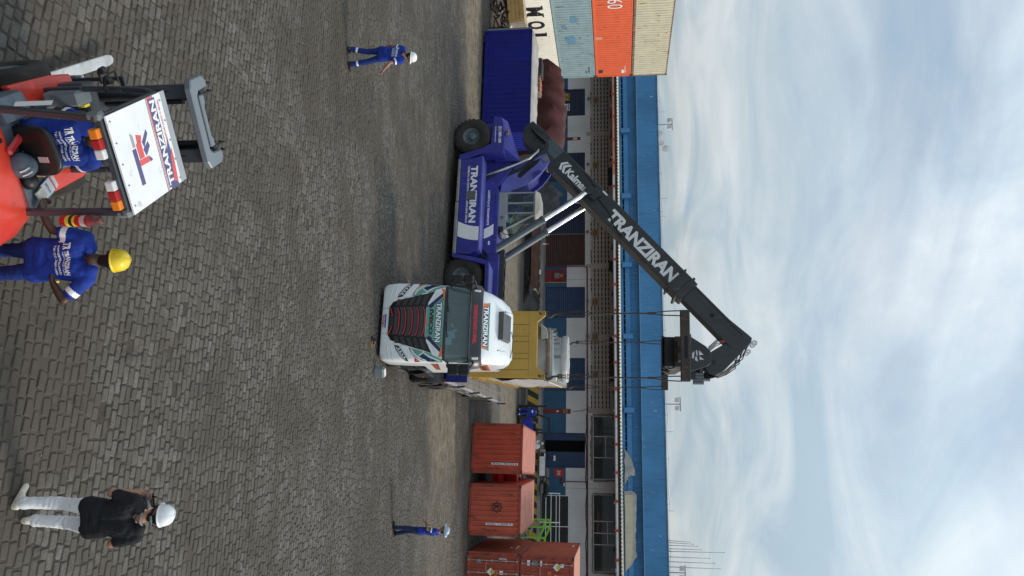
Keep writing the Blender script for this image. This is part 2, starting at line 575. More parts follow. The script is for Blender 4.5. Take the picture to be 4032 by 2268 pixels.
for q in stones:
    if id(q) in nearset: continue
    v, f = sett_shape(0, 0, .5 * PITCHW - .0105, .5 * q[2] - .0105, .007, q[1] < 22)
    o = len(V); x0, y0, z0 = q[0], q[1], G(q[1])
    for (x, y, z) in v:
        V.append((x0 + E1.x * x + E2.x * y, y0 + E1.y * x + E2.y * y, z0 + z))
    for ff in f: F.append(tuple(i + o for i in ff))
    Rn.extend([float(rng.random())] * len(f))
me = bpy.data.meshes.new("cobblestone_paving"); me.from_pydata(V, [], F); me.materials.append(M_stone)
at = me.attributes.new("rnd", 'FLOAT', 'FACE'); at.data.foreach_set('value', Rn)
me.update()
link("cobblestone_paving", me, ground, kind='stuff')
del V, F, Rn
# ------------------------------------------------------------------ the warehouse
P0 = Vector((-1.6, 64.7, 0)); FROT = Euler((0, -0.0099, math.atan2(-.236, .972)), 'XYZ')
FM = Matrix.Translation(P0) @ FROT.to_matrix().to_4x4()
def FP(s, y, z): return FM @ Vector((s, y, z))
M_wallblue = mat("petrol_blue_wall", (0.016, 0.085, 0.165), .6, var=.18, scale=.7, streak=.35, scol=(.03, .04, .05))
M_wallwhite = mat("off_white_wall", (0.66, 0.65, 0.64), .8, var=.08, scale=.6, streak=.35, scol=(.30, .28, .26))
M_ventw = mat("grimy_shaded_vent_wall", (0.44, 0.405, 0.37), .85, var=.12, scale=.6, streak=.5, scol=(.20, .18, .16))  # dirty grey brown, darkened further for the shade under the canopy
M_fascia = mat("sky_blue_fascia", (0.050, 0.205, 0.430), .65, var=.2, scale=.3, streak=.75, scol=(.025, .085, .15), rust=.03, rcol=(.30, .36, .42))
M_doorblue = mat("navy_shutter", (0.010, 0.018, 0.055), .5, var=.2, streak=.2)
M_doorblue2 = mat("blue_shutter", (0.012, 0.040, 0.105), .5, var=.2, streak=.2)
M_doorbrown = mat("brown_shutter", (0.050, 0.018, 0.012), .6, var=.3, streak=.4, scol=(.02, .01, .01))
M_yel = mat("safety_yellow", (0.42, 0.27, 0.03), .6, var=.2, streak=.4)
M_blkpaint = mat("worn_black_paint", (0.025, 0.025, 0.025), .7, var=.3)
M_tile = mat("cream_roof_sheet", (0.55, 0.50, 0.40), .8, var=.18, scale=1.5, streak=.3)
M_plaster = mat("bare_plaster", (0.40, 0.39, 0.37), .9, var=.25, scale=1.5, bump=.6, bscale=12)
M_cream = mat("cream_wall", (0.56, 0.50, 0.37), .8, var=.08, scale=1.0, streak=.25)
M_pipered = mat("fire_pipe_red", (0.16, 0.015, 0.02), .5, var=.2)
M_gutterw = mat("white_gutter_pipe", (0.68, 0.66, 0.66), .5, var=.12, streak=.3)
M_gutterr = mat("faded_red_gutter_pipe", (0.60, 0.26, 0.20), .5, var=.15, streak=.2)
M_brk = mat("red_bracket", (0.42, 0.05, 0.03), .5, var=.2)
M_soffit = mat("dark_soffit", (0.06, 0.055, 0.05), .9, var=.3)  # near-black tone for the canopy underside
M_glassdark = glassmat("dark_window_glass", (0.30, 0.36, 0.36), .03, .55)

wh = thing("warehouse", "long warehouse with sky blue roof band, slotted white wall and loading dock", "building", P0, FROT)
SL, SR = -32.0, 34.0
# dock platform and its striped face
MB().bx(SL, SR, -1.95, 0, -.3, 1.115).build("loading_dock", M_concrete, wh, bevel=.02)
mb = MB()
mb.bx(SL, SR, -2.01, -1.952, .90, 1.12); mb.build("dock_edge_strip", M_concrete, wh)
i = 0
s = -14.0
stripe = MB().prism([(0, 0), (.46, 0), (.92, .86), (.46, .86)], 'y', -1.995, -1.953).mesh("dock_stripe", M_yel)
MB().bx(-14, 28, -1.985, -1.952, .03, .89).build("dock_bumper_strip", M_blkpaint, wh)
while s < 27:
    o = link("dock_stripe", stripe, wh); o.location = (s, -.012, .03); s += .92
# wall in bays, with the door openings left out
doors = [(-16.75, -14.12, 'n'), (-10.59, -7.89, 'n'), (-5.86, -3.12, 'n'), (-3.06, -.31, 'r'), (1.58, 4.25, 'n2'), (7.61, 10.31, 'n2'), (13.69, 16.44, 'open')]
glaz = (18.57, 23.4)
holes = [(a, b) for a, b, _ in doors] + [glaz]
edges = [SL] + [x for h in holes for x in h] + [SR]
for a, b in zip(edges[0::2], edges[1::2]):
    if b - a < .1:
        continue
    MB().bx(a, b, 0, .35, 1.115, 2.97).build("painted_dado", M_wallblue, wh); MB().bx(a, b, 0, .35, 2.972, 4.51).build("upper_wall", M_wallwhite, wh)
mb = MB(); mb.bx(glaz[0], glaz[1], 0, .35, 3.25, 4.51)
mb.bx(SL, SR, 0, .35, 4.513, 4.98); mb.build("lintel_wall", M_wallwhite, wh)
MB().bx(-3.12, -3.06, .0, .3, 1.115, 4.51).build("door_post", M_grey, wh)
for a, b, k in doors:
    m_ = {'n': M_doorblue, 'n2': M_doorblue2, 'r': M_doorbrown, 'open': M_doorblue2}[k]
    if k == 'open':
        for x0, x1 in ((a, 14.29), (15.19, b)):
            d = MB()
            n = int((x1 - x0) / .12)
            d.grid([[(x0 + (x1 - x0) * i / (n * 2), .12 + (.02 if i % 2 else 0), z) for i in range(n * 2 + 1)] for z in (1.12, 4.50)])
            d.build("sliding_door", m_, wh)
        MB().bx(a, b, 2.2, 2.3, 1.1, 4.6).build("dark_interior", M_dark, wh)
        MB().bx(a - .2, b + .2, .36, 2.3, 1.0, 1.11).build("inner_floor", M_concrete, wh)
        continue
    d = MB()
    n = int((4.50 - 1.12) / .16)
    rows = []
    for i in range(n * 2 + 1):
        z = 1.12 + (4.50 - 1.12) * i / (n * 2)
        rows.append([(a, .10 + (.022 if i % 2 else 0), z), (b, .10 + (.022 if i % 2 else 0), z)])
    d.grid(rows)
    o = d.build("shutter_door", m_, wh)
    if k == 'r': o['label'] = "dark brown rolling shutter"
    MB().bx(a + (b - a) * .5 - .012, a + (b - a) * .5 + .012, .088, .098, 1.12, 4.5).build("shutter_seam", M_blkpaint, o)
# slotted ventilation wall
rowz = [5.02, 5.32, 5.61, 5.91, 6.21, 6.48]
VL, VR = -30.0, 11.95
mb = MB()
zz = [4.983] + [v for z in rowz for v in (z - .045, z + .045)] + [6.83]
for a, b in zip(zz[0::2], zz[1::2]): mb.bx(VL, VR, 0, .14, a, b)
mb.build("vent_wall", M_ventw, wh)
MB().bx(VL, VR, .5, .52, 4.9, 6.9).build("vent_backing", M_dark, wh)
sp = MB()
s = VL
k = 0
while s < VR:
    for r, z in enumerate(rowz):
        sp.bx(s, s + .07, .004, .13, z - .0452, z + .0452)
        if r == 0 and (k // 3) % 2 == 0: sp.bx(s + .07, s + .41, .004, .13, z - .0452, z + .0452)
    s += .41; k += 1
o = sp.build("vent_block", M_ventw, wh, fix=False, kind='stuff')
s = -30.45
while s < 12.3:
    MB().bx(s - .19, s + .19, -.012, .0, 4.62, 6.83).build("wall_pillar", M_ventw, wh); s += 6.05
# wall round the upper windows on the right
mb = MB()
mb.bx(11.96, 12.30, 0, .3, 4.983, 7.1); mb.bx(17.30, 18.42, 0, .3, 4.983, 7.1); mb.bx(24.24, SR, 0, .3, 4.983, 7.1)
mb.bx(12.31, 17.29, 0, .3, 4.983, 5.13); mb.bx(18.43, 24.23, 0, .3, 4.983, 5.13)
mb.build("window_wall", M_wallwhite, wh)
M_conc2 = mat("raw_concrete_surround", (0.20, 0.19, 0.17), .95, var=.3, scale=4, bump=.6, bscale=16)
def rough_strip(pts, wdt, y0, y1):
    """ragged concrete edging along a polyline in the wall plane"""
    m_ = MB()
    for (ax, az), (bx2, bz) in zip(pts[:-1], pts[1:]):
        n = max(2, int(math.hypot(bx2 - ax, bz - az) / .25))
        dxn, dzn = (bx2 - ax), (bz - az); L = math.hypot(dxn, dzn); nx, nz_ = -dzn / L, dxn / L
        A = []; B = []
        for i in range(n + 1):
            t = i / n; x = ax + dxn * t; z = az + dzn * t
            A.append((x, z)); k = wdt * (1 + .5 * random.uniform(-.6, .6)); B.append((x + nx * k, z + nz_ * k))
        m_.prism(A + B[::-1], 'y', y0, y1)
    return m_
for (a, b, ml, hz) in ((12.31, 17.29, (13.95, 15.6), 6.13), (18.43, 24.23, (20.46, 22.2), 6.24)):
    rough_strip([(a, 6.9), (a, 5.13), (b, 5.13), (b, 6.9)], -.20 if a < 15 else -.10, -.02, -.001).build("window_surround", M_conc2, wh)
    wn = MB()
    for x in (a + .03, ml[0], ml[1], b - .03): wn.bx(x - .03, x + .03, .08, .14, 5.14, 6.85)
    if a > 15: wn.bx(21.32, 21.38, .085, .135, 5.17, 6.82)
    wn.bx(a, b, .09, .13, 5.135, 5.19); wn.bx(ml[0], ml[1], .095, .128, hz - .03, hz + .03)
    win = wn.build("window", M_gutterw, wh)
    panes = [(a + .06, ml[0] - .03, 5.19, 6.85), (ml[0] + .03, ml[1] - .03, 5.19, hz - .03), (ml[0] + .03, ml[1] - .03, hz + .03, 6.85), (ml[1] + .03, b - .06, 5.19, 6.85)]
    for p in panes: MB().bx(p[0], p[1], .105, .115, p[2], p[3]).build("pane", M_glassdark, win)
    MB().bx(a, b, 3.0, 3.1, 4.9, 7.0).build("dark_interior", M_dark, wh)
    MB().bx(a, b, .5, 3.0, 4.95, 5.05).build("inner_floor", M_concrete, wh)
M_brownpanel = mat("brown_board", (0.10, 0.035, 0.018), .6, var=.3)
MB().bx(15.7, 17.0, .6, .65, 5.1, 6.9).build("brown_board", M_brownpanel, wh)
MB().bx(14.0, 15.5, .5, .55, 5.2, 6.0).build("orange_board", mat("orange_board", (.30, .09, .03), .6, var=.4, scale=3), wh)
# canopy along the dock
mb = MB(); mb.bx(SL, SR, -4.5, -.002, 7.10, 7.22)
mb.build("canopy_slab", M_soffit, wh)
mb = MB()
for i in range(int((SR - SL) / 2.02)):
    x = SL + i * 2.02; mb.bar((x, -.02, 6.75), (x, -4.4, 7.08), .10, .12)
mb.build("canopy_rafter", M_soffit, wh)
rows = [[], [], [], []]
n = int((SR - SL) / .055)
for i in range(n + 1):
    x = SL + (SR - SL) * i / n
    wv = .055 * math.cos(i * 2 * math.pi / 5)
    rows[0].append((x, -4.62 + wv * .4, 7.27 + wv * .3)); rows[1].append((x, -4.64 + wv * .4, 7.33 + wv * .8))
    rows[2].append((x, -4.60, 7.35 + wv * .8)); rows[3].append((x, -.01, 7.46 + wv * .6))
MB().grid(rows).build("canopy_roof", M_tile, wh, fix=False, smooth=50)
for x0, x1, m_, lb in ((SL, -6.6, M_gutterr, "faded red stretch of gutter pipe"), (-6.58, SR, M_gutterw, None)):
    MB().cyl((x0, -4.42, 6.985), (x1, -4.42, 6.985), .115, n=12).build("gutter_pipe", m_, wh, smooth=40, label=lb)
br = MB().bx(-.09, .09, -4.57, -4.27, 6.84, 7.13).mesh("pipe_bracket", M_brk)
x = -19.8
while x < 26:
    o = link("pipe_bracket", br, wh); o.location = (x, 0, 0); x += 2.03
# conduit band and lamps under the canopy
for x0, x1 in ((5.9, 9.5), (-9.0, -7.4), (-.6, .2)):
    MB().bx(x0, x1, -.25, -.02, 6.50, 6.84).build("duct", M_soffit, wh, bevel=.03)
for x in (-15.3, -8.3, -2.6, 6.6, 12.2, 18.9, -12.9):
    l = MB(); l.lathe([(.02, .0), (.10, -.06), (.11, -.20), (.02, -.22)], (x, -4.0, 6.98), n=12)
    l.build("canopy_lamp", M_print, wh, smooth=40)
# dark red fire main along the wall
mb = MB(); mb.tube([(-.20, -.12, 1.12), (-.20, -.12, 4.50), (-.08, -.12, 4.66), (.1, -.12, 4.70), (SR, -.12, 4.70)], .05, 10)
mb.tube([(15.9 + 1.6, -.12, 4.7), (17.5, -.12, 3.0)], .035, 8)
mb.cyl((17.28, -.12, 2.65), (17.72, -.12, 2.65), .08)
mb.build("fire_main", M_pipered, wh, smooth=40)
mb = MB(); mb.tube([(11.6, -.06, 4.9), (11.9, -.06, 4.4), (12.0, -.06, 3.5)], .02, 6)
mb.tube([(12.2, -.05, 4.62)] + [(12.2 + i, -.05, 4.60 + .05 * math.sin(i * 2.3)) for i in range(1, 14)], .035, 6)
mb.build("cable", M_black, wh)
for x0, x1, z0_, z1_ in ((18.0, 18.02, 1.2, 6.2), (-7.65, -7.63, 3.0, 4.9), (.95, .965, 3.0, 5.0)): MB().bx(x0, x1, -.006, -.001, z0_, z1_).build("wall_joint", M_soffit, wh)
# white glazed doors on the right
gd = MB()
for x in (18.60, 20.95, 23.35): gd.bx(x - .03, x + .03, .05, .12, 1.12, 3.24)
gd.bx(18.6, 23.4, .055, .115, 3.18, 3.245); gd.bx(18.6, 23.4, .06, .11, 2.2, 2.26)
g = gd.build("glazed_door", M_white, wh)
MB().bx(18.63, 20.92, .08, .09, 1.13, 3.18).build("pane", M_glassdark, g)
MB().bx(20.98, 23.32, .08, .09, 1.13, 3.18).build("pane", M_glassdark, g)
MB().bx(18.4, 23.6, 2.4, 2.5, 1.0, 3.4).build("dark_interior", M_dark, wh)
MB().bx(18.4, 23.6, .36, 2.4, 1.0, 1.11).build("inner_floor", M_concrete, wh)
# upper storey: slotted band, ledge, recess and projecting fascia
MB().bx(SL, SR, .0, .3, 7.0, 7.70).build("blue_band", M_fascia, wh)
mb = MB(); x = SL
while x < 17.0:
    mb.bx(x, x + .05, .0, .12, 7.702, 7.838); x += .55
mb.bx(17.0, SR, 0, .12, 7.702, 7.838)
mb.build("slot_pier", M_fascia, wh)
MB().bx(SL, SR, .3, .32, 7.6, 7.9).build("slot_backing", M_dark, wh)
MB().bx(SL, SR, -.10, .3, 7.84, 8.23).build("ledge_beam", M_fascia, wh, bevel=.01)
MB().bx(SL, SR, .25, .5, 8.235, 9.0).build("recess_wall", M_fascia, wh)
MB().bx(SL, SR, -.55, 14, 9.0, 10.83).build("roof_fascia", M_fascia, wh, bevel=.015)
MB().bx(SL, SR, -.58, -.553, 10.74, 10.86).build("parapet_cap", mat("weathered_cap", (.06, .14, .26), .8, var=.4, scale=1.5), wh)
MB().bx(SL, SR, -.565, -.552, 8.99, 9.035).build("drip_edge", mat("pale_blue_edge", (.16, .32, .50), .7), wh)
for k in range(21):
    x_ = SL + 1.7 + 3.05 * k
    MB().bx(x_ - .02, x_ + .02, -.558, -.551, 9.04, 10.73).build("render_joint", M_fascia, wh)
post = MB().bx(-.20, .20, -.42, -.102, 7.62, 8.42).mesh("ledge_post", M_fascia, bevel=.01)
for x in (-18.4, -12.35, -6.3, -.2, 5.86, 11.85):
    o = link("ledge_post", post, wh); o.location = (x, 0, 0)
# broken plaster where an annexe was pulled down
def blob(poly, y0, y1, m_, nm, jit=.06, sub=6):
    P = []
    for (a, b), (c, d) in zip(poly, poly[1:] + poly[:1]):
        for i in range(sub):
            t = i / sub
            P.append((a + (c - a) * t + random.uniform(-jit, jit) * (i > 0), b + (d - b) * t + random.uniform(-jit, jit) * (i > 0)))
    MB().prism(P, 'y', y0, y1).build(nm, m_, wh)
blob([(14.9, 7.62), (15.3, 7.9), (15.9, 8.25), (16.6, 8.42), (16.95, 8.40), (17.0, 7.95), (17.4, 7.8), (17.6, 7.62)], -.17, -.105, M_plaster, "broken_plaster")
blob([(18.1, 7.58), (18.15, 8.30), (18.35, 8.50), (20.5, 8.44), (22.1, 8.40), (23.0, 8.46), (23.4, 8.15), (24.2, 7.6)], -.17, -.105, M_plaster, "broken_plaster")
blob([(18.40, 7.60), (18.40, 8.20), (22.7, 8.16), (23.6, 7.95), (24.0, 7.62)], -.178, -.172, M_cream, "cream_wall_patch", .02)
# parapet wire, lightning rods, flood lights, dishes
mb = MB()
xs = [SL + 3.4 * i for i in range(20)]
for x in xs: mb.cyl((x, -.4, 10.83), (x, -.4, 11.03), .018, n=6)
for a, b in zip(xs[:-1], xs[1:]):
    mb.tube([(a + (b - a) * t, -.4, 11.02 - .10 * 4 * t * (1 - t)) for t in (0, .25, .5, .75, 1)], .012, 4)
for x in (-14.0, -6.0, -4.4, .5, 8.0, 13.5, 19.5): mb.cyl((x, -.3, 10.83), (x, -.3, 11.3 + .25 * random.random()), .012, n=5)
mb.build("parapet_wire", M_grey, wh)
for x, zt, ln in ((21.75, 12.5, .06), (21.9, 12.76, .05), (22.1, 13.06, .0), (22.35, 13.35, 0), (22.55, 15.05, -.05), (22.95, 13.95, 0), (23.3, 14.3, 0), (23.68, 14.7, .0)):
    m_ = MB(); m_.cyl((x, .5, 10.8), (x + ln, .5, zt), .028, .012, n=6); m_.cyl((x + ln, .5, zt), (x + ln, .5, zt + .06), .03, n=6)
    m_.build("lightning_rod", M_grey, wh)
for x in (-12.85, 11.33, 24.0):
    m_ = MB(); m_.cyl((x, -.2, 10.5), (x, -.2, 12.05), .035, n=8); m_.bx(x - .55, x + .55, -.24, -.16, 12.02, 12.09)
    fl = m_.build("floodlight_mast", M_grey, wh)
    for dxx in (-.33, .33):
        k = MB(); k.box((x + dxx, -.32, 11.82), (.36, .14, .36), (.25, 0, 0)); k.build("floodlight", M_gutterw, fl, bevel=.02)
for x, z, r in ((-11.9, 11.05, .24), (-11.05, 11.05, .24), (-10.5, 11.42, .30)):
    m_ = MB(); m_.cyl((x - .3, -.25, 10.8), (x - .3, -.25, z + .1), .025, n=6); m_.bar((x - .3, -.25, z), (x, -.25, z), .03, .03)
    m_.lathe([(.02, .0), (r * .6, .05), (r, .16), (r * 1.02, .30), (.02, .33)], (x, -.32, z), (.3, -1, .1), 14)
    m_.build("dish_antenna", M_gutterw, wh, smooth=50)

def wall_thing(name, label, cat, s, z, y=-.02, group=None):
    return thing(name, label, cat, FP(s, y, z), FROT, group)
# small brown and yellow board signs with a lamp beside each, one to every bay
M_board = mat("faded_ochre_board", (0.30, 0.19, 0.10), .7, var=.25, scale=4)
where = ["over the shutter nearest the container stack", "left of the black boom's foot", "over the blue and brown shutters' seam",
         "over the shutter beside the red hydrant panel", "behind the yellow frame's second cable", "behind the right hand lifting cables"]
for (s, z), lb in zip(((-15.52, 5.48), (-9.28, 5.44), (-3.13, 5.38), (2.91, 5.36), (5.88, 5.35), (8.98, 5.38)), where):
    t = wall_thing("board_sign", "ochre board sign " + lb, "sign", s, z, -.03, "ochre board signs along the slotted wall")
    MB().bx(-.30, .30, -.03, 0, -.27, .27).build("board", M_board, t, bevel=.006)
    for k, zz_ in enumerate((.10, -.02, -.13)):
        MB().bx(-.2, .2, -.034, -.0305, zz_ - .025, zz_ + .025).build("print_line", M_printblk, t)
    c = wall_thing("security_light", "grey lamp under the ochre sign " + lb, "lamp", s - .05, z - .65, -.02, "lamps below the ochre boards")
    q = MB(); q.bar((0, 0, .1), (0, -.2, .02), .04, .04); q.build("bracket", M_grey, c)
    MB().box((0, -.28, 0), (.22, .14, .20), (.5, 0, 0)).build("lamp_head", M_grey, c, bevel=.02)
# signs on the first shutter
t = wall_thing("warning_sign", "yellow warning sign with black triangle on the blue shutter", "sign", -16.0, 2.9, .07)
MB().bx(-.34, .34, -.02, 0, -.24, .24).build("plate", M_yel, t)
decal([(-.12, -.12), (.12, -.12), (0, .1)], frame((-.0, -.021, 0), (1, 0, 0), (0, -1, 0)), M_printblk, t, "symbol")
MB().bx(-.28, .28, -.025, -.021, .13, .2).build("print_line", M_printblk, t)
t = wall_thing("notice_sign", "white notice sign with black triangle on the blue shutter", "sign", -15.0, 2.9, .07)
MB().bx(-.34, .34, -.02, 0, -.24, .24).build("plate", M_gutterw, t)
decal([(-.12, -.12), (.12, -.12), (0, .06)], frame((-.1, -.021, 0), (1, 0, 0), (0, -1, 0)), M_printblk, t, "symbol")
MB().bx(-.28, .28, -.025, -.021, .11, .18).build("print_line", M_printblk, t)
# red fire points
t = wall_thing("hydrant_panel", "wide dark red hydrant panel with grey hose cabinet beside brown shutter", "fire point", .62, 2.05, -.01)
MB().bx(-.54, .54, -.03, 0, -.92, .92).build("panel", M_pipered, t)
cb = MB().bx(-.38, .38, -.16, -.031, -.22, .72).build("cabinet", M_pipered, t, bevel=.015)
MB().bx(-.21, .21, -.168, -.161, -.10, .30).build("window", M_grey, cb)
MB().bx(-.12, .12, -.174, -.161, .34, .62).build("hydrant_sign", M_board, cb)
MB().bx(.54, .62, -.035, 0, -.92, .92).build("yellow_edge", M_yel, t)
t = wall_thing("extinguisher_column", "tall narrow red fire column with orange sign beside blue forklift", "fire point", 11.98, 2.2, -.01)
MB().bx(-.19, .19, -.04, 0, -1.05, 1.15).build("panel", M_pipered, t)
MB().bx(-.13, .13, -.05, -.041, .55, .90).build("hydrant_sign", M_board, t)
MB().bx(-.07, .07, -.05, -.041, .0, .18).build("call_point", M_gutterw, t)
decal([(-.05, -.08), (.05, -.08), (.05, .08), (-.05, .08)], frame((0, -.0505, .72), (1, 0, 0), (0, -1, 0)), M_pipered, t, "symbol")
t = wall_thing("extinguisher_sign", "narrow red fire sign above the maroon tarpaulin", "sign", -11.9, 3.2, -.01)
MB().bx(-.14, .14, -.03, 0, -.6, .9).build("panel", M_pipered, t)
MB().bx(-.09, .09, -.036, -.031, .25, .62).build("symbol", M_gutterw, t)
t = wall_thing("tool_sign", "square red sign with tan crossed strokes on blue wall", "sign", 16.85, 2.42, -.01)
MB().bx(-.31, .31, -.03, 0, -.38, .38).build("plate", M_red, t)
for a_ in (.7, -.5):
    MB().box((.0, -.034, 0), (.42, .006, .11), (0, a_, 0)).build("symbol", M_tile, t)
t = wall_thing("switch_box", "small white switch box where blue wall meets white", "box", 17.75, 2.95, -.01)
MB().bx(-.12, .12, -.10, 0, -.14, .14).build("box_body", M_gutterw, t, bevel=.01)
MB().bx(-.05, .05, -.11, -.101, -.05, .08).build("lettering", M_printblk, t)
# ------------------------------------------------------------------ shipping containers
def corrugated(P, u0, u1, v0, v1, pitch, depth, flat=.5):
    """sheet with trapezoid ribs; P(u, v, d) -> point, d measured inwards"""
    n = max(1, round((u1 - u0) / pitch)); p = (u1 - u0) / n
    us = [(u0, 0.0)]
    sl = p * (1 - flat) / 2 * .55
    for i in range(n):
        b = u0 + i * p; fl = (p - 2 * sl) / 2
        us += [(b + fl / 2, 0), (b + fl / 2 + sl, depth), (b + fl * 1.5 + sl, depth), (b + fl * 1.5 + 2 * sl, 0)]
    us.append((u1, 0.0))
    mb = MB()
    mb.grid([[P(u, v, d) for u, d in us] for v in (v0, v1)])
    return mb

M_cast = mat("rusty_corner_casting", (0.12, 0.05, 0.035), .8, var=.3, rust=.5)
def container(name, label, loc, rz, m_side, m_end, m_roof, m_frame, L=6.058, H=2.591, doors=False, group=None, smooth_side=False, cat="container", m_cast=None):
    W = 2.438
    t = thing(name, label, cat, loc, (0, 0, rz), group)
    h = W / 2
    f = MB()
    for x in (-h + .075, h - .075):
        for y in (.07, L - .07): f.box((x, y, H / 2), (.15, .14, H - .24))
        f.bx(x - .055, x + .055, .18, L - .18, .03, .19); f.bx(x - .04, x + .04, .18, L - .18, H - .10, H - .01)
    for y in (.06, L - .06):
        f.bx(-h + .18, h - .18, y - .055, y + .055, .03, .17); f.bx(-h + .18, h - .18, y - .05, y + .05, H - .13, H - .01)
    f.build("frame", m_frame, t, bevel=.008)
    c = MB(); c.bx(-.09, .09, -.08, .08, -.06, .06); c.cur = 1
    for sx in (-1, 1):
        c.box((sx * .0905, 0, 0), (.002, .065, .06))
    c.box((0, -.0805, 0), (.07, .002, .06)); c.box((0, .0805, 0), (.07, .002, .06))
    cme = c.mesh("corner_casting", [m_cast or M_cast, M_dark])
    for x in (-h + .088, h - .088):
        for y in (.078, L - .078):
            for z in (.058, H - .058):
                o = link("corner_casting", cme, t); o.location = (x, y, z)
    pit, dep = (.275, .036)
    for sx in (-1, 1):
        mb = corrugated(lambda u, v, d: (sx * (h - .022 - d * (.6 if smooth_side else 1)), u, v), .14, L - .14, .19, H - .09, pit, dep)
        mb.build("side_panel", m_side, t, fix=False)
    for y, s in ((0, 1), (L, -1)):
        if doors and y == 0: continue
        mb = corrugated(lambda u, v, d: (u, y + s * (.018 + d), v), -h + .15, h - .15, .17, H - .12, .235, .048)
        mb.build("end_panel", m_end, t, fix=False)
    mb = corrugated(lambda u, v, d: (v, u, H - .012 - d), .1, L - .1, -h + .06, h - .06, .21, .020)
    mb.build("roof_panel", m_roof, t, fix=False)
    MB().bx(-h + .1, h - .1, .1, L - .1, .12, .15).build("floor_panel", M_dark, t)
    if doors:
        for sx in (-1, 1):
            x0, x1 = (-h + .15, -.012) if sx < 0 else (.012, h - .15)
            d = MB()
            d.bx(x0, x1, .03, .075, .17, .24); d.bx(x0, x1, .03, .075, H - .20, H - .13)
            d.bx(x0, x0 + .06, .03, .075, .24, H - .20); d.bx(x1 - .06, x1, .03, .075, .24, H - .20)
            for z0, z1 in ((.24, H - .2),):
                p = corrugated(lambda u, v, q: (u, .045 + q, v), x0 + .06, x1 - .06, z0, z1, .27, .042)
                d.add(p.v, p.f)
            dr = d.build("door", m_end, t, fix=False)
            for xr in (x0 + .24, x1 - .26):
                r = MB(); r.cyl((xr, -.005, .10), (xr, -.005, H - .07), .018, n=8)
                for z in (.13, .62, 1.25, 1.95, H - .12): r.bx(xr - .05, xr + .05, -.02, .028, z - .03, z + .03)
                ro = r.build("lock_rod", M_rod, t)
                q = MB(); q.bar((xr, -.03, 1.0), (xr + .38 * (1 if xr < (x0 + x1) / 2 else -1), -.03, .97), .03, .02); q.build("handle", M_rod, ro)
            hx = x0 - .01 if sx < 0 else x1 + .01
            for z in (.35, .95, 1.6, 2.2):
                MB().bx(hx - .05, hx + .05, .0, .03, z - .06, z + .06).build("hinge", m_frame, t)
    return t

M_rod = mat("galvanised_rod", (0.40, 0.38, 0.36), .5, .3, var=.2, rust=.2)
M_or = mat("orange_red_container", (0.47, 0.068, 0.034), .55, var=.14, scale=1.3, rust=.12, streak=.35, scol=(.13, .025, .017))
M_or2 = mat("faded_orange_red_container", (0.48, 0.092, 0.050), .6, var=.14, scale=1.3, rust=.16, streak=.4, scol=(.16, .04, .028))
M_orroof = mat("bleached_orange_roof", (0.50, 0.20, 0.145), .7, var=.14, scale=1.5, streak=.3, scol=(.32, .14, .13))
M_orroof2 = mat("rusted_orange_roof", (0.46, 0.19, 0.135), .7, var=.14, scale=1.5, rust=.35, rcol=(.26, .11, .04), streak=.3, scol=(.32, .14, .13))
M_orframe = mat("orange_frame", (0.30, 0.05, 0.03), .6, var=.2, rust=.35)
M_tan = mat("brick_red_container", (0.35, 0.085, 0.042), .65, var=.16, scale=1.0, rust=.22, streak=.45, scol=(.10, .035, .022))
M_tandoor = mat("brick_red_door", (0.33, 0.062, 0.034), .6, var=.16, rust=.15, streak=.3, scol=(.11, .03, .02))
M_tanroof = mat("salmon_roof", (0.56, 0.25, 0.17), .7, var=.1)
grpO = "red shipping containers on the right of the yard"
cA = container("shipping_container", "bright orange red container beside the blue forklift, one white code strip on its end", (7.92, 37.2, .01), rad(-14.0), M_or, M_or, M_orroof, M_orframe, group=grpO)
cB = container("shipping_container", "orange red container with black star mark on its end, roof rusted", (10.74, 36.42, .01), rad(-11.2), M_or2, M_or2, M_orroof2, M_orframe, group=grpO)
cC = container("shipping_container", "lower brick red container of the two high stack, doors with one radiation placard", (13.84, 35.76, .01), rad(-12.4), M_tan, M_tandoor, M_tanroof, M_orframe, doors=True, group=grpO)
cD = container("shipping_container", "upper brick red container of the two high stack, salmon roof", (13.90, 35.78, 2.605), rad(-12.4), M_tan, M_tandoor, M_tanroof, M_orframe, doors=True, group=grpO)
def end_frame(x, z, y=-.002): return frame((x, y, z), (1, 0, 0), (0, -1, 0))
def end_frame_v(x, z, y=-.002): return frame((x, y, z), (0, 0, 1), (0, -1, 0))
def rect(w_, h_): return [(-w_ / 2, -h_ / 2), (w_ / 2, -h_ / 2), (w_ / 2, h_ / 2), (-w_ / 2, h_ / 2)]
M_rubber = M_black
for c_, z_, x_, tx in ((cA, 1.72, .74, "SUCU 784104 0"), (cB, 1.55, .66, "HASU 112475 0")):
    d = decal(rect(1.32, .10), end_frame_v(x_, z_, .0), M_white, c_, "code_strip", .012)
    lettering(tx, 1.2, .065, end_frame_v(x_, z_, -.0125), M_printblk, c_, .03)
# black star mark with a letter on the second container
mk = MB()
P = []
for k in range(16):
    a = 2 * math.pi * k / 16; r = .27 if k % 2 == 0 else .17
    P.append((r * math.cos(a), r * math.sin(a)))
for i in range(16):
    a, b = P[i], P[(i + 1) % 16]
    mk.bar((a[0], -.004, a[1]), (b[0], -.004, b[1]), .035, .006, (0, 1, 0))
o = mk.build("star_mark", M_printblk, cB); o.location = (-.12, 0, 1.42)
lettering("K", .2, .24, end_frame(-.12, 1.42, -.001), M_printblk, cB, .04)
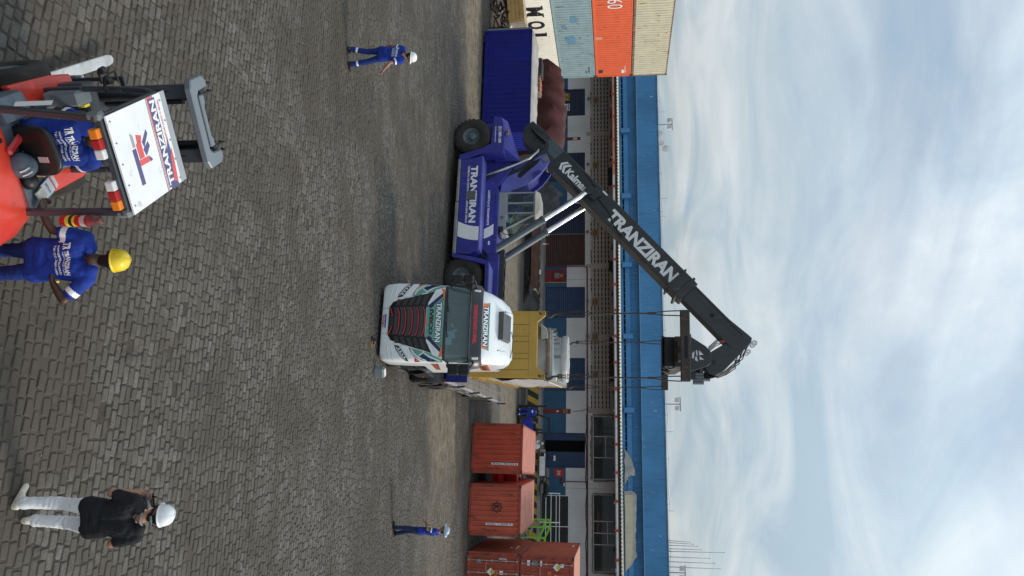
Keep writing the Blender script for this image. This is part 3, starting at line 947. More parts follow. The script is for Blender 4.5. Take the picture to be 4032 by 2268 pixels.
# placards, stickers and words on the door end
def diamond(par, x, z, r=.19, y=-.03):
    M = frame((x, y, z), (1, 0, 0), (0, -1, 0))
    decal([(-r, 0), (0, -r), (r, 0), (0, r)], M, M_print, par, "placard", .008)
    M = frame((x, y - .0085, z), (1, 0, 0), (0, -1, 0))
    decal([(-r * .94, 0.01), (r * .94, 0.01), (0, r * .94)], M, M_yelsign, par, "placard_top", .002)
    for k in range(3):
        a = rad(90 + 120 * k); b0, b1 = a - .42, a + .42
        cx, cz = 0, r * .38
        decal([(cx + .012 * math.cos(a), cz + .012 * math.sin(a)), (cx + .075 * math.cos(b0), cz + .075 * math.sin(b0)), (cx + .075 * math.cos(b1), cz + .075 * math.sin(b1))],
              frame((x, y - .011, z), (1, 0, 0), (0, -1, 0)), M_printblk, par, "trefoil_blade", .002)
    lettering("RADIOACTIVE", r * .9, .025, frame((x, y - .0088, z - .03), (1, 0, 0), (0, -1, 0)), M_printblk, par, .02)
M_yelsign = mat("yellow_print", (.72, .60, .04), .5, var=.05)
M_orsign = mat("orange_print", (.75, .16, .04), .5, var=.06)
def sticker(par, x, z, w_, h_, m_, y=.027, nm="sticker", th=.008):
    return decal(rect(w_, h_), frame((x, y, z), (1, 0, 0), (0, -1, 0)), m_, par, nm, th)
diamond(cC, -.33, 1.22)
sticker(cC, -.78, .62, .18, .24, M_grey)
sticker(cC, -.28, 1.45, .30, .16, M_orsign)
lettering("1132", .22, .10, end_frame(-.28, 1.45, .012), M_printblk, cC, .02)
sticker(cC, -.30, 1.72, .17, .17, M_print)
lettering("TRITON.", .40, .07, end_frame_v(-.92, 1.78, .02), M_print, cC, .03)
diamond(cD, -.72, 1.78)
sticker(cD, -.80, 2.02, .16, .17, M_print)
for z_, m_, h_ in ((.42, M_print, .14), (.72, M_grey, .26), (1.02, M_print, .09)): sticker(cD, -.86, z_, .24, h_, m_)
sticker(cD, -.30, 1.42, .42, .16, M_orsign)
lettering("1132", .22, .10, end_frame(-.3, 1.42, .012), M_printblk, cD, .02)
sticker(cD, -.05, 1.92, .62, .36, M_orsign, .024)
sticker(cD, -.05, 1.70, .62, .06, M_print, .022); 
lettering("TAL", .42, .20, end_frame(-.12, 1.92, .012), M_print, cD, .03)
for c_, z_, s_ in ((cC, 2.2, .9), (cC, 1.9, .3), (cD, 2.3, .5)):
    lettering("TRIU 487113 2", s_ * 1.5, .09, frame((-1.222, 2.2 if c_ is cC else 4.4, z_), (0, -1, 0), (-1, 0, 0)), M_print, c_, .02)

# the tall stack on the left
M_cr = mat("cream_white_container", (0.86, 0.82, 0.72), .6, var=.05, rust=.04, rcol=(.45, .25, .08), streak=.16, scol=(.50, .36, .18))
M_gb = mat("weathered_grey_blue_container", (0.25, 0.35, 0.38), .65, var=.12, rust=.22, rcol=(.17, .08, .04), streak=.28, scol=(.17, .20, .22))
M_ob = mat("bright_orange_container", (0.72, 0.125, 0.045), .6, var=.07, rust=.07, streak=.2, scol=(.40, .08, .035))
M_bg = mat("beige_container", (0.56, 0.52, 0.39), .65, var=.10, rust=.20, rcol=(.30, .15, .05), streak=.35, scol=(.36, .24, .10))
M_rustframe = mat("rusty_frame", (0.20, 0.13, 0.09), .8, var=.3, rust=.6)
stk = []
grpL = "containers stacked four high on the left"
for k, (m_, fr, lb, nm) in enumerate(((M_cr, M_cr, "cream white container at the bottom of the four high stack", "c"), (M_gb, M_gb, "weathered grey blue container, second from the ground in the four high stack", "g"),
        (M_ob, M_ob, "bright orange container, third from the ground in the four high stack", "o"), (M_bg, M_rustframe, "rust streaked beige container on top of the four high stack", "b"))):
    stk.append(container("shipping_container", lb, (-19.63 + .02 * k, 45.4 + .04 * (k % 2), .42 + 2.595 * k), rad(-12.9), m_, m_, m_, fr, L=12.192, group=grpL, smooth_side=(k == 0)))
def side_frame(y, z, x=1.2): return frame((x, y, z), (0, 1, 0), (1, 0, 0))
mol = stk[0]
for i, ch in enumerate("MOL"):
    lettering(ch, .95, 1.15, side_frame(3.50 + 1.52 * i, 1.50), M_printblk, mol, .035)
    # slab serifs of the big stencilled letters
    if ch == "M":
        for yy in (-.42, .42):
            for zz_ in (-.55, .55): decal(rect(.42, .10), side_frame(3.50 + yy, 1.5 + zz_), M_printblk, mol, "letter_serif", .005)
    if ch == "L":
        for zz_ in (-.55, .55): decal(rect(.42, .10), side_frame(3.50 + 1.52 * i - .38, 1.5 + zz_), M_printblk, mol, "letter_serif", .005)
lettering("60", 1.0, .95, side_frame(3.0, 1.45), M_print, stk[2], -.005)
for (k, y, z, w_, h_, m_) in ((1, 7.0, 1.05, .9, .72, "p"), (1, 4.6, 1.35, .7, .45, "p"), (1, 5.3, .7, .4, .3, "p"), (2, 6.9, .35, .3, .5, "f"), (2, 11.4, .4, .45, .28, "d"), (2, 11.5, 2.0, .4, .18, "w"), (0, 11.0, 1.45, .35, .22, "y")):
    mm = {"p": mat("blue_touch_up_paint", (.11, .25, .36), .6, var=.1), "f": mat("faded_print", (.62, .30, .22), .6), "d": M_blkpaint, "w": M_print, "y": M_yelsign}[m_]
    pts_ = [(a + random.uniform(-.03, .03), b + random.uniform(-.03, .03)) for a, b in rect(w_, h_)] if m_ != 'p' else [(w_ * .55 * math.copysign(abs(math.cos(t)) ** .6, math.cos(t)) * random.uniform(.7, 1.15), h_ * .55 * math.copysign(abs(math.sin(t)) ** .6, math.sin(t)) * random.uniform(.7, 1.15)) for t in np.linspace(0, 2 * math.pi, 19)[:-1]]
    decal(pts_, side_frame(y, z, 1.1985), mm, stk[k], "paint_patch", .004)
for k, tx in ((0, "MOLU 801345 2"), (1, "CLHU 463512 9"), (2, "TGHU 760218 4")):
    lettering(tx, 1.0, .12, side_frame(11.2, 2.15), M_printblk if k < 2 else M_print, stk[k], .01)
    lettering("22G1", .45, .11, side_frame(11.4, 1.95), M_printblk if k < 2 else M_print, stk[k], .01)
# concrete sleepers under the stack
slp = MB().bx(-1.3, 1.3, -.25, .25, 0, .405).mesh("concrete_sleeper", M_concrete, bevel=.02)
# dark blue container in front of it
M_db = mat("deep_blue_container", (0.005, 0.009, 0.165), .5, var=.18, scale=.8, spec=.28)
M_dbl = mat("deep_blue_end_lit", (0.010, 0.022, 0.26), .45, var=.12)  # brighter blue: sunlight on the end face put into its colour
M_dbroof = mat("chalky_white_roof", (0.34, 0.325, 0.295), .8, var=.18, scale=1.5, streak=.2)
cE = container("shipping_container", "deep blue container with chalky white roof standing behind the reach stacker", (-13.66, 41.85, .10), rad(-102.5), M_db, M_dbl, M_dbroof, M_db, L=5.95, smooth_side=True, m_cast=M_db)
sk = MB()
for y in (.5, 2.9, 5.4): sk.bx(-1.1, 1.1, y - .12, y + .12, -.10, .028)
sk.build("timber_dunnage", M_blkpaint, cE)
gp = MB()
for z in (.15, 1.3, 2.4): gp.bx(-1.2, 1.2, -.10, -.03, z - .05, z + .05)
for x in (-1.15, 0, 1.15): gp.bx(x - .05, x + .05, -.11, -.005, .1, 2.5)
gp.build("end_frame", M_grey, cE)
rg = MB()
rows = []
for i in range(24):
    y = .1 + i * 5.75 / 23
    rows.append([(1.19, y, 2.6), (1.1, y, 2.66 + .03 * random.random()), (.3, y, 2.70 + .05 * math.sin(i * .9) + .03 * random.random()), (-.6, y, 2.72 + .05 * random.random()), (-1.2, y, 2.62)])
rg.grid(rows).build("roof_cover", M_dbroof, cE, smooth=60)
# ------------------------------------------------------------------ reach stacker
def hull(pts):
    bm = bmesh.new()
    for p in pts: bm.verts.new(p)
    r = bmesh.ops.convex_hull(bm, input=bm.verts)
    bm.verts.index_update()
    mb = MB(); bm.verts.ensure_lookup_table()
    used = [v for v in bm.verts if v.link_faces]
    ix = {v: i for i, v in enumerate(used)}
    mb.add([v.co.copy() for v in used], [tuple(ix[v] for v in f.verts) for f in bm.faces])
    bm.free(); return mb

def wheel(parent, c, R, wd, m_rim, side=-1, hub=.42, nuts=10, name="wheel", mt=None, lugs=True):
    """tyre and rim; the outer face looks along side * y"""
    e_ = link(name, None, parent); e_.location = c
    s = side
    t = MB(); prof = [(R * .50, -wd / 2 + .02), (R * .60, -wd / 2), (R * .86, -wd / 2 + .0), (R * .955, -wd * .42), (R, -wd * .30), (R, wd * .30), (R * .955, wd * .42), (R * .86, wd / 2), (R * .6, wd / 2), (R * .5, wd / 2 - .02), (R * .5, -wd / 2 + .02)]
    t.lathe(prof, (0, 0, 0), (0, s, 0), 40)
    nt_ = 26
    for k in range(nt_ if lugs else 0):
        a = 2 * math.pi * k / nt_
        for q in (-1, 1):
            t.box((R * .985 * math.cos(a + q * .05), q * wd * .22, R * .985 * math.sin(a + q * .05)), (R * .05, wd * .40, R * .15), Euler((0, -a - q * .05, 0)).to_matrix())
    t.build("tyre", mt or M_tyredust, e_, smooth=35)
    r = MB(); r.lathe([(R * .51, wd * .40), (R * .49, wd * .30), (R * hub, wd * .22), (R * hub * .9, wd * .12), (R * .22, wd * .10), (R * .18, wd * .34), (R * .10, wd * .38), (.005, wd * .38)], (0, 0, 0), (0, s, 0), 32)
    for k in range(nuts):
        a = 2 * math.pi * k / nuts
        p = Vector((R * .36 * math.cos(a), s * wd * .11, R * .36 * math.sin(a)))
        r.cyl(p, p + Vector((0, s * wd * .11, 0)), R * .035, n=8)
    r.build("rim", m_rim, e_, smooth=35)
    return e_

M_rsblue = mat("ultramarine_machine_paint", (0.030, 0.033, 0.26), .45, var=.2, scale=1.6, streak=.32, scol=(.12, .115, .17), rust=.05, rcol=(.13, .11, .14), bump=.15, bscale=8)
M_rsfade = mat("chalked_blue_paint", (0.11, 0.12, 0.40), .55, var=.22, scale=1.6, streak=.2, scol=(.22, .21, .26))
M_boom = mat("charcoal_boom_paint", (0.030, 0.034, 0.038), .45, var=.25, scale=.8, streak=.4, scol=(.075, .07, .062), rust=.05, rcol=(.10, .085, .07))
M_boomgrey = mat("slate_grey_boom_patch", (0.075, 0.098, 0.115), .45, var=.12)
M_boomdust = mat("dusty_boom_underside", (0.16, 0.145, 0.12), .7, var=.3, streak=.3)
M_cabgrey = mat("cab_grey_paint", (0.27, 0.285, 0.31), .42, var=.08)
M_hubgrey = mat("hub_blue_grey", (0.10, 0.125, 0.14), .55, var=.25, scale=6)
M_tread = mat("tread_plate_grey", (0.25, 0.245, 0.235), .55, .2, var=.25, streak=.4)
M_hose = mat("hydraulic_hose", (0.012, 0.012, 0.012), .5, var=.2)
M_rustblk = mat("rusty_black_steel", (0.050, 0.040, 0.036), .7, var=.3, rust=.35, rcol=(.14, .055, .025))
M_glass = glassmat("clear_glass", (.80, .90, .87), .02, .16)
M_operator = M_blueshirt

RSR = rad(-15.7)
rs = thing("reach_stacker", "blue container reach stacker with a long black telescopic boom", "reach stacker", (-6.29, 34.66, .02), (0, 0, RSR))
RSM = Matrix.Translation((-6.29, 34.66, .02)) @ Euler((0, 0, RSR)).to_matrix().to_4x4()
for y in (-1.40, 1.40): wheel(rs, (0, y, .83), .83, .50, M_hubgrey, -1 if y < 0 else 1)
for y in (-1.82, -1.22, 1.22, 1.82): wheel(rs, (6.59, y, .83), .83, .52, M_hubgrey, -1 if y < 0 else 1)
mb = MB(); mb.bx(.4, 7.6, -.95, .95, .75, 1.40); mb.bx(-.9, .6, -.9, .9, .7, 1.7); mb.cyl((0, -1.3, .83), (0, 1.3, .83), .16); mb.cyl((6.59, -1.3, .83), (6.59, 1.3, .83), .22)
mb.build("chassis", M_rsblue, rs, bevel=.02)
# rear counterweight with chamfered top
cw = hull([(x, s * y, z) for s in (-1, 1) for x, y, z in ((-.93, 1.60, 1.78), (-.88, 1.60, 2.10), (-.62, 1.60, 2.20), (.62, 1.60, 2.30), (.54, 1.60, 1.66), (-.78, 1.36, 2.36), (.60, 1.30, 2.72), (.98, 1.0, 2.94), (.98, 1.0, 1.8))])
cw.build("counterweight", M_rsblue, rs, bevel=.025, seg=2)
MB().bx(-.92, -.2, -.95, .95, .95, 1.9).build("rear_weight", M_rsblue, rs, bevel=.03)
lettering("(21) 3889-1000", .80, .17, frame((-.03, -1.601, 2.055), (1, 0, 0), (0, -1, 0)), M_print, rs, .03)
lettering("www.tranziran.com.br", .78, .06, frame((-.05, -1.601, 1.88), (1, 0, 0), (0, -1, 0)), M_print, rs, .02)
lm = MB().box((-.12, -1.58, 2.40), (.20, .14, .14)).build("tail_lamp", M_grey, rs, bevel=.015)
MB().box((-.12, -1.655, 2.40), (.10, .02, .10)).build("red_lens", M_red, lm)
# mudguard sweeping down behind the rear wheel
def band(poly, y0, y1, m_, nm, bev=.015): return MB().prism(poly, 'y', y0, y1).build(nm, m_, rs, bevel=bev)
band([(1.02, .36), (1.30, .36), (1.30, .55), (.98, 1.35), (.98, 1.80), (.98, 2.32), (.62, 2.30), (.54, 1.66), (.70, 1.42)], -1.86, -1.12, M_rsblue, "mudguard")
band([(1.02, .36), (1.30, .36), (1.30, .55), (.98, 1.35), (.98, 1.80), (.98, 2.32), (.62, 2.30), (.54, 1.66), (.70, 1.42)], 1.12, 1.86, M_rsblue, "mudguard")
# engine cover and upper body
mb = MB(); mb.prism([(.7, 1.3), (2.1, 1.3), (2.1, 1.95), (.99, 2.75), (.7, 2.6)], 'y', -.85, .85); mb.build("engine_cover", M_rsblue, rs, bevel=.02)
hb = MB(); hb.prism([(1.9, 1.36), (5.3, 1.36), (5.3, 2.02), (2.30, 2.02), (1.9, 1.75)], 'y', -1.0, 1.0); hb.build("upper_body", M_rsblue, rs, bevel=.02)
MB().bx(2.28, 5.3, -1.02, -.86, 1.90, 2.035).build("deck_edge", M_rsblue, rs, bevel=.012)
for s, nm in ((-1, 1), (1, 1)):
    y0, y1 = (s * 1.93, s * 1.02)
    tk = MB(); tk.prism([(1.32, .48), (5.55, .48), (5.62, 1.0), (5.40, 1.42), (1.12, 1.42)], 'y', min(y0, y1), max(y0, y1))
    tko = tk.build("side_tank", M_rsblue, rs, bevel=.02)
    MB().bx(1.15, 5.35, min(s * 1.90, s * 1.05), max(s * 1.90, s * 1.05), 1.424, 1.445).build("walkway", M_rsfade, tko)
    st = MB(); st.bx(1.3, 3.25, s * 1.96 - .06, s * 1.96 + .06, .36, .475); st.bx(3.27, 5.62, s * 1.96 - .06, s * 1.96 + .06, .34, .475)
    st.build("step_bar", M_tread, rs, bevel=.02)
TF = lambda x, z, y=-1.931: frame((x, y, z), (1, 0, 0), (0, -1, 0))
lettering("TRANZIRAN", 2.62, .30, TF(2.90, 1.09), M_print, rs, .045)
lettering("TERMINAL DE CONTAINERS E ARMAZENS GERAIS", 2.62, .085, TF(2.90, .84), M_print, rs, .02)
gl = MB(); gl.bx(2.77, 3.17, -1.95, -1.937, .82, 1.19)
glo = gl.build("cooling_grille", M_black, rs)
for k in range(8): MB().bx(2.78, 3.16, -1.965, -1.9505, .835 + k * .044, .86 + k * .044).build("slat", M_grey, glo)
def arc_poly(x0, x1, z0, z1, cx, n=8):
    L_ = []; R_ = []
    for i in range(n + 1):
        t = i / n; z = z0 + (z1 - z0) * t
        L_.append((x0 + cx * (1 - (1 - t) ** 2), z)); R_.append((x1 + cx * .8 * (1 - (1 - t) ** 2), z))
    return L_ + R_[::-1]
M0 = frame((0, -1.931, 0), (1, 0, 0), (0, -1, 0))
decal([(p[0], p[1]) for p in reversed(arc_poly(4.14, 4.80, .50, 1.40, .24))][::-1], M0, M_print, rs, "white_arc")
M1 = frame((0, -1.001, 0), (1, 0, 0), (0, -1, 0))
decal([(4.16, 1.46), (4.60, 1.46), (4.53, 1.66), (4.40, 1.87), (3.92, 1.87), (4.06, 1.66)], M1, M_print, rs, "white_arc")
decal(rect(.18, .07), frame((4.80, -1.001, 1.70), (1, 0, 0), (0, -1, 0)), M_print, rs, "white_plate")
lettering("LOGÍSTICA E TRANSPORTE", 1.62, .115, frame((3.17, -1.001, 1.62), (1, 0, 0), (0, -1, 0)), M_print, rs, .035)
# front mudguards and deck
for s in (-1, 1):
    y0, y1 = sorted((s * 2.14, s * 1.0))
    g_ = MB(); g_.prism([(5.60, .36), (5.78, .36), (5.98, 1.25), (6.12, 1.78), (7.45, 1.80), (7.55, 1.6), (7.55, 1.94), (6.0, 1.94), (5.86, 1.6), (5.74, 1.0)], 'y', y0, y1)
    g_.build("front_mudguard", M_rsblue, rs, bevel=.012)
    MB().bx(6.1, 7.4, min(s * 2.05, s * 1.08), max(s * 2.05, s * 1.08), 1.943, 1.955).build("mudguard_deck", M_rsfade, rs)
mb = MB(); mb.bx(5.3, 8.2, -1.0, -.72, 1.30, 2.16); mb.bx(5.3, 8.2, .72, 1.0, 1.30, 2.16); mb.bx(7.2, 8.2, -.72, .72, 1.0, 1.9)
mb.build("front_frame", M_rsblue, rs, bevel=.02)
MB().bx(5.0, 7.6, -.70, -.52, 2.05, 2.36).build("front_beam", M_boom, rs, bevel=.01)
mb = MB()
for k in range(9):
    mb.tube([(5.0 + .08 * k, -1.05 - .02 * k, 1.3 + .03 * (k % 3)), (5.3 + .06 * k, -1.2, 1.62 + .05 * (k % 4)), (5.55 + .03 * k, -1.0, 1.45), (5.9, -.8, 1.7)], .022, 6)
for k in range(4): mb.tube([(5.3 + k * .5, -.62, 2.36 + .03 * (k % 2)), (5.7 + k * .5, -.58, 2.40), (6.2 + k * .45, -.6, 2.37)], .025, 6)
mb.build("hose_bundle", M_hose, rs, kind='stuff')
# boom support plates
for s in (-1, 1):
    y0, y1 = sorted((s * .66, s * .54))
    MB().prism([(1.15, 2.2), (2.35, 2.02), (2.32, 2.30), (1.95, 3.25), (1.66, 3.62), (1.50, 3.80), (1.15, 4.05), (.85, 4.22), (.45, 4.05), (.50, 3.75), (.98, 2.75)], 'y', y0, y1).build("boom_bracket", M_rsfade if s < 0 else M_rsblue, rs, bevel=.015)
MB().prism([(1.3, 2.2), (2.2, 2.1), (1.8, 3.2), (1.45, 3.6), (.85, 3.75), (1.05, 2.8)], 'y', -.535, .535).build("bracket_core", M_rsblue, rs)
lug = MB(); lug.prism([(1.40, 3.90), (1.66, 3.58), (1.60, 3.50), (1.40, 3.52), (1.30, 3.75)], 'y', -.74, -.665); lug.cyl((1.45, -.76, 3.66), (1.45, -.62, 3.66), .06)
lug.build("lug", M_rsblue, rs)
MB().prism([(.72, 3.80), (.92, 3.70), (1.62, 2.95), (1.60, 2.80), (1.42, 2.82), (.85, 3.45)], 'y', -.672, -.661).build("bracket_slot", M_dark, rs)
MB().cyl((.75, -.72, 4.02), (.75, .72, 4.02), .14, n=20).build("pivot_pin", M_grey, rs, smooth=40)
# exhaust pipe and hoses up to the pivot
ex = MB(); ex.rings([((1.62, -.92, 1.36), .05), ((1.56, -.92, 1.5), .06), ((1.54, -.92, 1.56), .085), ((1.24, -.92, 2.40), .085), ((1.22, -.92, 2.46), .06), ((1.05, -.92, 2.85), .06), ((.82, -.92, 3.33), .06), ((.49, -.90, 3.69), .06), ((.40, -.9, 3.70), .06)], 12)
ex.build("exhaust_pipe", M_steel, rs, smooth=40)
hs = MB()
for k in range(7):
    o_ = .05 * k
    hs.tube([(1.75 + o_ * .6, -.88 + .03 * k, 1.42), (1.50 + o_ * .6, -.80 + .03 * k, 2.1), (1.22 + o_ * .5, -.74 + .03 * k, 2.9), (.72 + o_ * .3, -.70 + .02 * k, 3.5), (.30 + .3 * o_, -.66, 3.95 + .02 * k), (-.10 + .2 * o_, -.62, 4.0 + o_ * .4), (-.55, -.60 + .02 * k, 3.55 + o_), (-.9, -.5, 3.3 + o_)], .028, 7)
hs.build("boom_hoses", M_hose, rs, kind='stuff', smooth=50)
# cab
cab_g = MB()
sideprof = [(2.33, 1.98), (4.10, 1.98), (4.12, 2.30), (3.85, 2.75), (3.42, 3.60), (2.36, 3.60)]
cab_g.prism([(2.33, 1.98), (4.10, 1.98), (4.12, 2.28), (4.05, 2.36), (2.34, 2.36)], 'y', -.72, .72)
for y in (-.69, .69):
    for a, b in (((2.37, 2.36), (2.37, 3.60)), ((3.32, 2.34), (3.32, 3.60)), ((4.08, 2.30), (3.40, 3.60)), ((2.85, 2.36), (2.85, 3.56))):
        cab_g.bar((a[0], y, a[1]), (b[0], y, b[1]), .07, .07, (0, 1, 0))
    cab_g.bar((2.36, y, 3.58), (3.42, y, 3.58), .07, .07)
for x, z in ((2.37, 3.58), (3.42, 3.58), (2.37, 2.4)): cab_g.bar((x, -.69, z), (x, .69, z), .06, .06)
cab = cab_g.build("cab", M_cabgrey, rs, bevel=.01)
rf = hull([(2.28, -.78, 3.615), (2.28, .78, 3.615), (3.50, .78, 3.615), (3.50, -.78, 3.615), (2.36, -.60, 3.83), (2.36, .60, 3.83), (3.1, .60, 3.86), (3.1, -.60, 3.86), (3.42, -.6, 3.70), (3.42, .6, 3.70)])
rf.build("cab_roof", mat("cream_cab_roof", (.50, .47, .40), .7, var=.1), cab, bevel=.02)
for p in ([(2.41, 2.40), (2.81, 2.40), (2.81, 3.54), (2.41, 3.54)], [(2.89, 2.40), (3.28, 2.40), (3.28, 3.54), (2.89, 3.54)], [(3.36, 2.40), (3.98, 2.40), (3.40, 3.52), (3.36, 3.52)]):
    for y in (-.685, .685): MB().prism(p, 'y', y - .004, y + .004).build("pane", M_glass, cab)
ws = MB(); ws.add([(4.06, -.66, 2.34), (4.06, .66, 2.34), (3.42, .66, 3.56), (3.42, -.66, 3.56)], [(0, 1, 2, 3)]); ws.build("windscreen", M_glass, cab)
MB().prism([(2.45, 2.0), (2.95, 2.0), (2.95, 2.42), (2.58, 2.45), (2.52, 3.05), (2.42, 3.05)], 'y', -.25, .25).build("seat", M_black, cab, bevel=.03)
q = MB(); q.bar((3.75, 0, 2.2), (3.45, 0, 2.72), .06, .06); q.lathe([(.17, -.012), (.19, 0), (.17, .012), (.16, 0), (.17, -.012)], (3.43, 0, 2.75), (-.6, 0, .8), 20); q.bx(3.72, 3.95, -.6, .6, 2.3, 2.5)
q.build("steering_wheel", M_black, cab)
lettering("50", .13, .14, frame((3.52, -.721, 2.17), (1, 0, 0), (0, -1, 0)), M_printblk, rs, .02)
q = MB(); q.tube([(2.1, -.5, 2.0), (2.05, -.5, 2.35), (2.2, -.5, 2.62), (2.32, -.5, 2.5)], .022, 7); q.tube([(2.15, -.3, 2.0), (2.2, -.3, 2.4), (2.36, -.3, 2.9)], .03, 7); q.bx(2.05, 2.25, -.6, -.3, 2.03, 2.3)
q.build("cab_pipes", M_black, rs)
dg = MB(); dg.bx(3.8, 4.3, -.65, -.1, 2.03, 2.1); dg.bx(3.95, 4.15, -.75, -.6, 2.02, 2.25); dg.tube([(4.15, -.72, 2.1), (4.3, -.75, 2.3), (4.35, -.7, 2.55)], .02, 6); dg.box((4.36, -.72, 2.66), (.05, .22, .3))
dg.build("cab_mirror", M_black, rs)
wp = MB(); wp.bar((3.62, -.3, 3.2), (3.86, .2, 2.75), .02, .02); wp.build("wiper", M_black, cab)
# boom
BU = Vector((.7398, 0, .6728)); BN = Vector((-.6728, 0, .7398))
B0 = Vector((-.76, 0, 3.23))
def BP(t, h_, y=0): return B0 + BU * t + BN * h_ + Vector((0, y, 0))
def boom_box(t0, t1, h0, h1, hw, nm, m_, h0b=None, h1b=None, parent=None, bevel=.012):
    h0b = h0 if h0b is None else h0b; h1b = h1 if h1b is None else h1b
    P = [BP(t0, h0, -hw), BP(t0, h0, hw), BP(t0, h1, hw), BP(t0, h1, -hw), BP(t1, h0b, -hw), BP(t1, h0b, hw), BP(t1, h1b, hw), BP(t1, h1b, -hw)]
    return MB().add(P, [(0, 1, 2, 3), (4, 7, 6, 5), (0, 4, 5, 1), (1, 5, 6, 2), (2, 6, 7, 3), (3, 7, 4, 0)]).build(nm, m_, parent or rs, bevel=bevel)
boom = boom_box(0, 10.26, -.47, .50, .47, "outer_boom", M_boom)
MB().add([BP(.0, -.42, -.46), BP(.0, -.42, .46), BP(.0, .45, .46), BP(0, .45, -.46), BP(-.35, .0, -.42), BP(-.35, .0, .42), BP(-.28, .45, .42), BP(-.28, .45, -.42)], [(0, 1, 2, 3), (4, 7, 6, 5), (0, 4, 5, 1), (1, 5, 6, 2), (2, 6, 7, 3), (3, 7, 4, 0)]).build("boom_tail", M_boom, rs, bevel=.01)
boom_box(.95, 1.85, -.12, .497, .476, "grey_boom_patch", M_boomgrey)
boom_box(.1, 10.2, -.492, -.472, .44, "boom_underside", M_boomdust, bevel=0)
rpl = MB(); rpl.add([BP(t, h_, y) for y in (-.4702, -.480) for t, h_ in ((1.95, -.38), (5.0, -.42), (5.75, -.14), (5.2, .06), (4.75, .28), (3.4, .42), (1.95, .46))], [tuple(range(7)), tuple(reversed(range(7, 14)))] + [(i, i + 7, (i + 1) % 7 + 7, (i + 1) % 7) for i in range(7)])
rpl.build("reinforcing_plate", M_boom, rs)
for P_ in ([(3.1, .40), (3.9, .30), (4.6, .12), (4.7, .16), (4.2, .33), (3.6, .42)], [(2.9, -.30), (3.7, -.33), (4.3, -.42), (3.6, -.40)]):
    q_ = MB(); q_.add([BP(t, h_, y) for y in (-.4805, -.4825) for t, h_ in P_], [tuple(range(len(P_))), tuple(reversed(range(len(P_), 2 * len(P_))))]); q_.build("plate_cutout", M_dark, rs)
for k in range(6):
    MB().cyl(BP(9.49, -.40 + .16 * k, -.531), BP(9.49, -.40 + .16 * k, -.545), .028, n=8).build("collar_bolt", M_black, rs)
boom_box(10.4, 12.9, .10, .115, .3712, "boom_seam", M_black, bevel=0)
boom_box(6.0, 9.4, -.36, -.345, .4712, "boom_seam", M_black, bevel=0)
boom_box(2.5, 9.9, .502, .520, .40, "boom_top_glare", M_boomgrey, bevel=0)  # paler strip: glare along the boom's top painted in
for t0 in (.5,): boom_box(t0, t0 + .03, -.46, .49, .478, "boom_weld", M_black, bevel=0)
boom_box(9.45, 9.53, -.62, .58, .53, "boom_collar", M_boom); boom_box(9.95, 10.05, -.66, .58, .53, "boom_collar", M_boom)
boom_box(10.26, 13.2, -.36, .40, .37, "inner_boom", M_boom)
boom_box(10.3, 13.0, -.365, -.30, .40, "inner_boom_flange", M_boom, bevel=0); boom_box(10.3, 13.0, .34, .405, .40, "inner_boom_flange", M_boom, bevel=0)
MB().cyl(BP(11.6, .02, -.378), BP(11.6, .02, -.371), .09, n=16).build("boom_hole", M_dark, rs)
def boom_frame(t, h_, y=-.4705): return frame(BP(t, h_, y), BU, (0, -1, 0))
lettering("TRANZIRAN", 4.05, .56, boom_frame(7.45, -.03), M_print, rs, .045)
lettering("Kalmar", 1.30, .36, boom_frame(3.32, -.06, -.4835), M_print, rs, .035)
for k in range(2):
    u = -.02 + .17 * k
    decal([(u + 0, 0), (u + .17, .25), (u + .30, .25), (u + .13, 0), (u + .30, -.25), (u + .17, -.25)] if k else [(u, .02), (u + .16, .25), (u + .28, .25), (u + .11, 0), (u + .26, -.22), (u + .14, -.25)], frame(BP(2.22, -.02, -.4835), BU, (0, -1, 0)), M_print, rs, "chevron_logo")
# twin lift cylinders with chromed rods
for y in (-.78, .78):
    a, b, c = Vector((5.34, y, 1.50)), Vector((3.66, y, 4.03)), Vector((2.36, y, 5.95))
    d = (b - a).normalized()
    cy = MB(); cy.cyl(a - d * .1, b, .165, n=20); cy.cyl(b - d * .12, b + d * .02, .185, n=20)
    co = cy.build("lift_cylinder", M_boomgrey, rs, smooth=40)
    MB().cyl(b, c, .115, n=20).build("chrome_rod", M_chrome, co, smooth=40)
    pb = MB(); pb.cyl(c + Vector((0, -.14, 0)), c + Vector((0, .14, 0)), .17, n=16); pb.prism([(c.x - .28, c.z - .05), (c.x + .1, c.z - .22), (c.x + .35, c.z + .2), (c.x + .1, c.z + .52), (c.x - .2, c.z + .35)], 'y', *( (-.62, -.475) if y < 0 else (.475, .62)))
    pb.build("cylinder_mount", M_boom, rs, bevel=.01)
MB().tube([BP(4.3, .2, -.55), BP(4.6, .05, -.52), BP(5.4, -.05, -.50), BP(6.0, -.3, -.49), BP(6.6, -.38, -.49)], .02, 6).build("boom_cable", M_hose, rs)
w_ = MB().box(BP(4.62, .42, -.50), (.26, .07, .07), Euler((0, rad(-42.3), 0)).to_matrix()).build("work_lamp", M_print, rs)
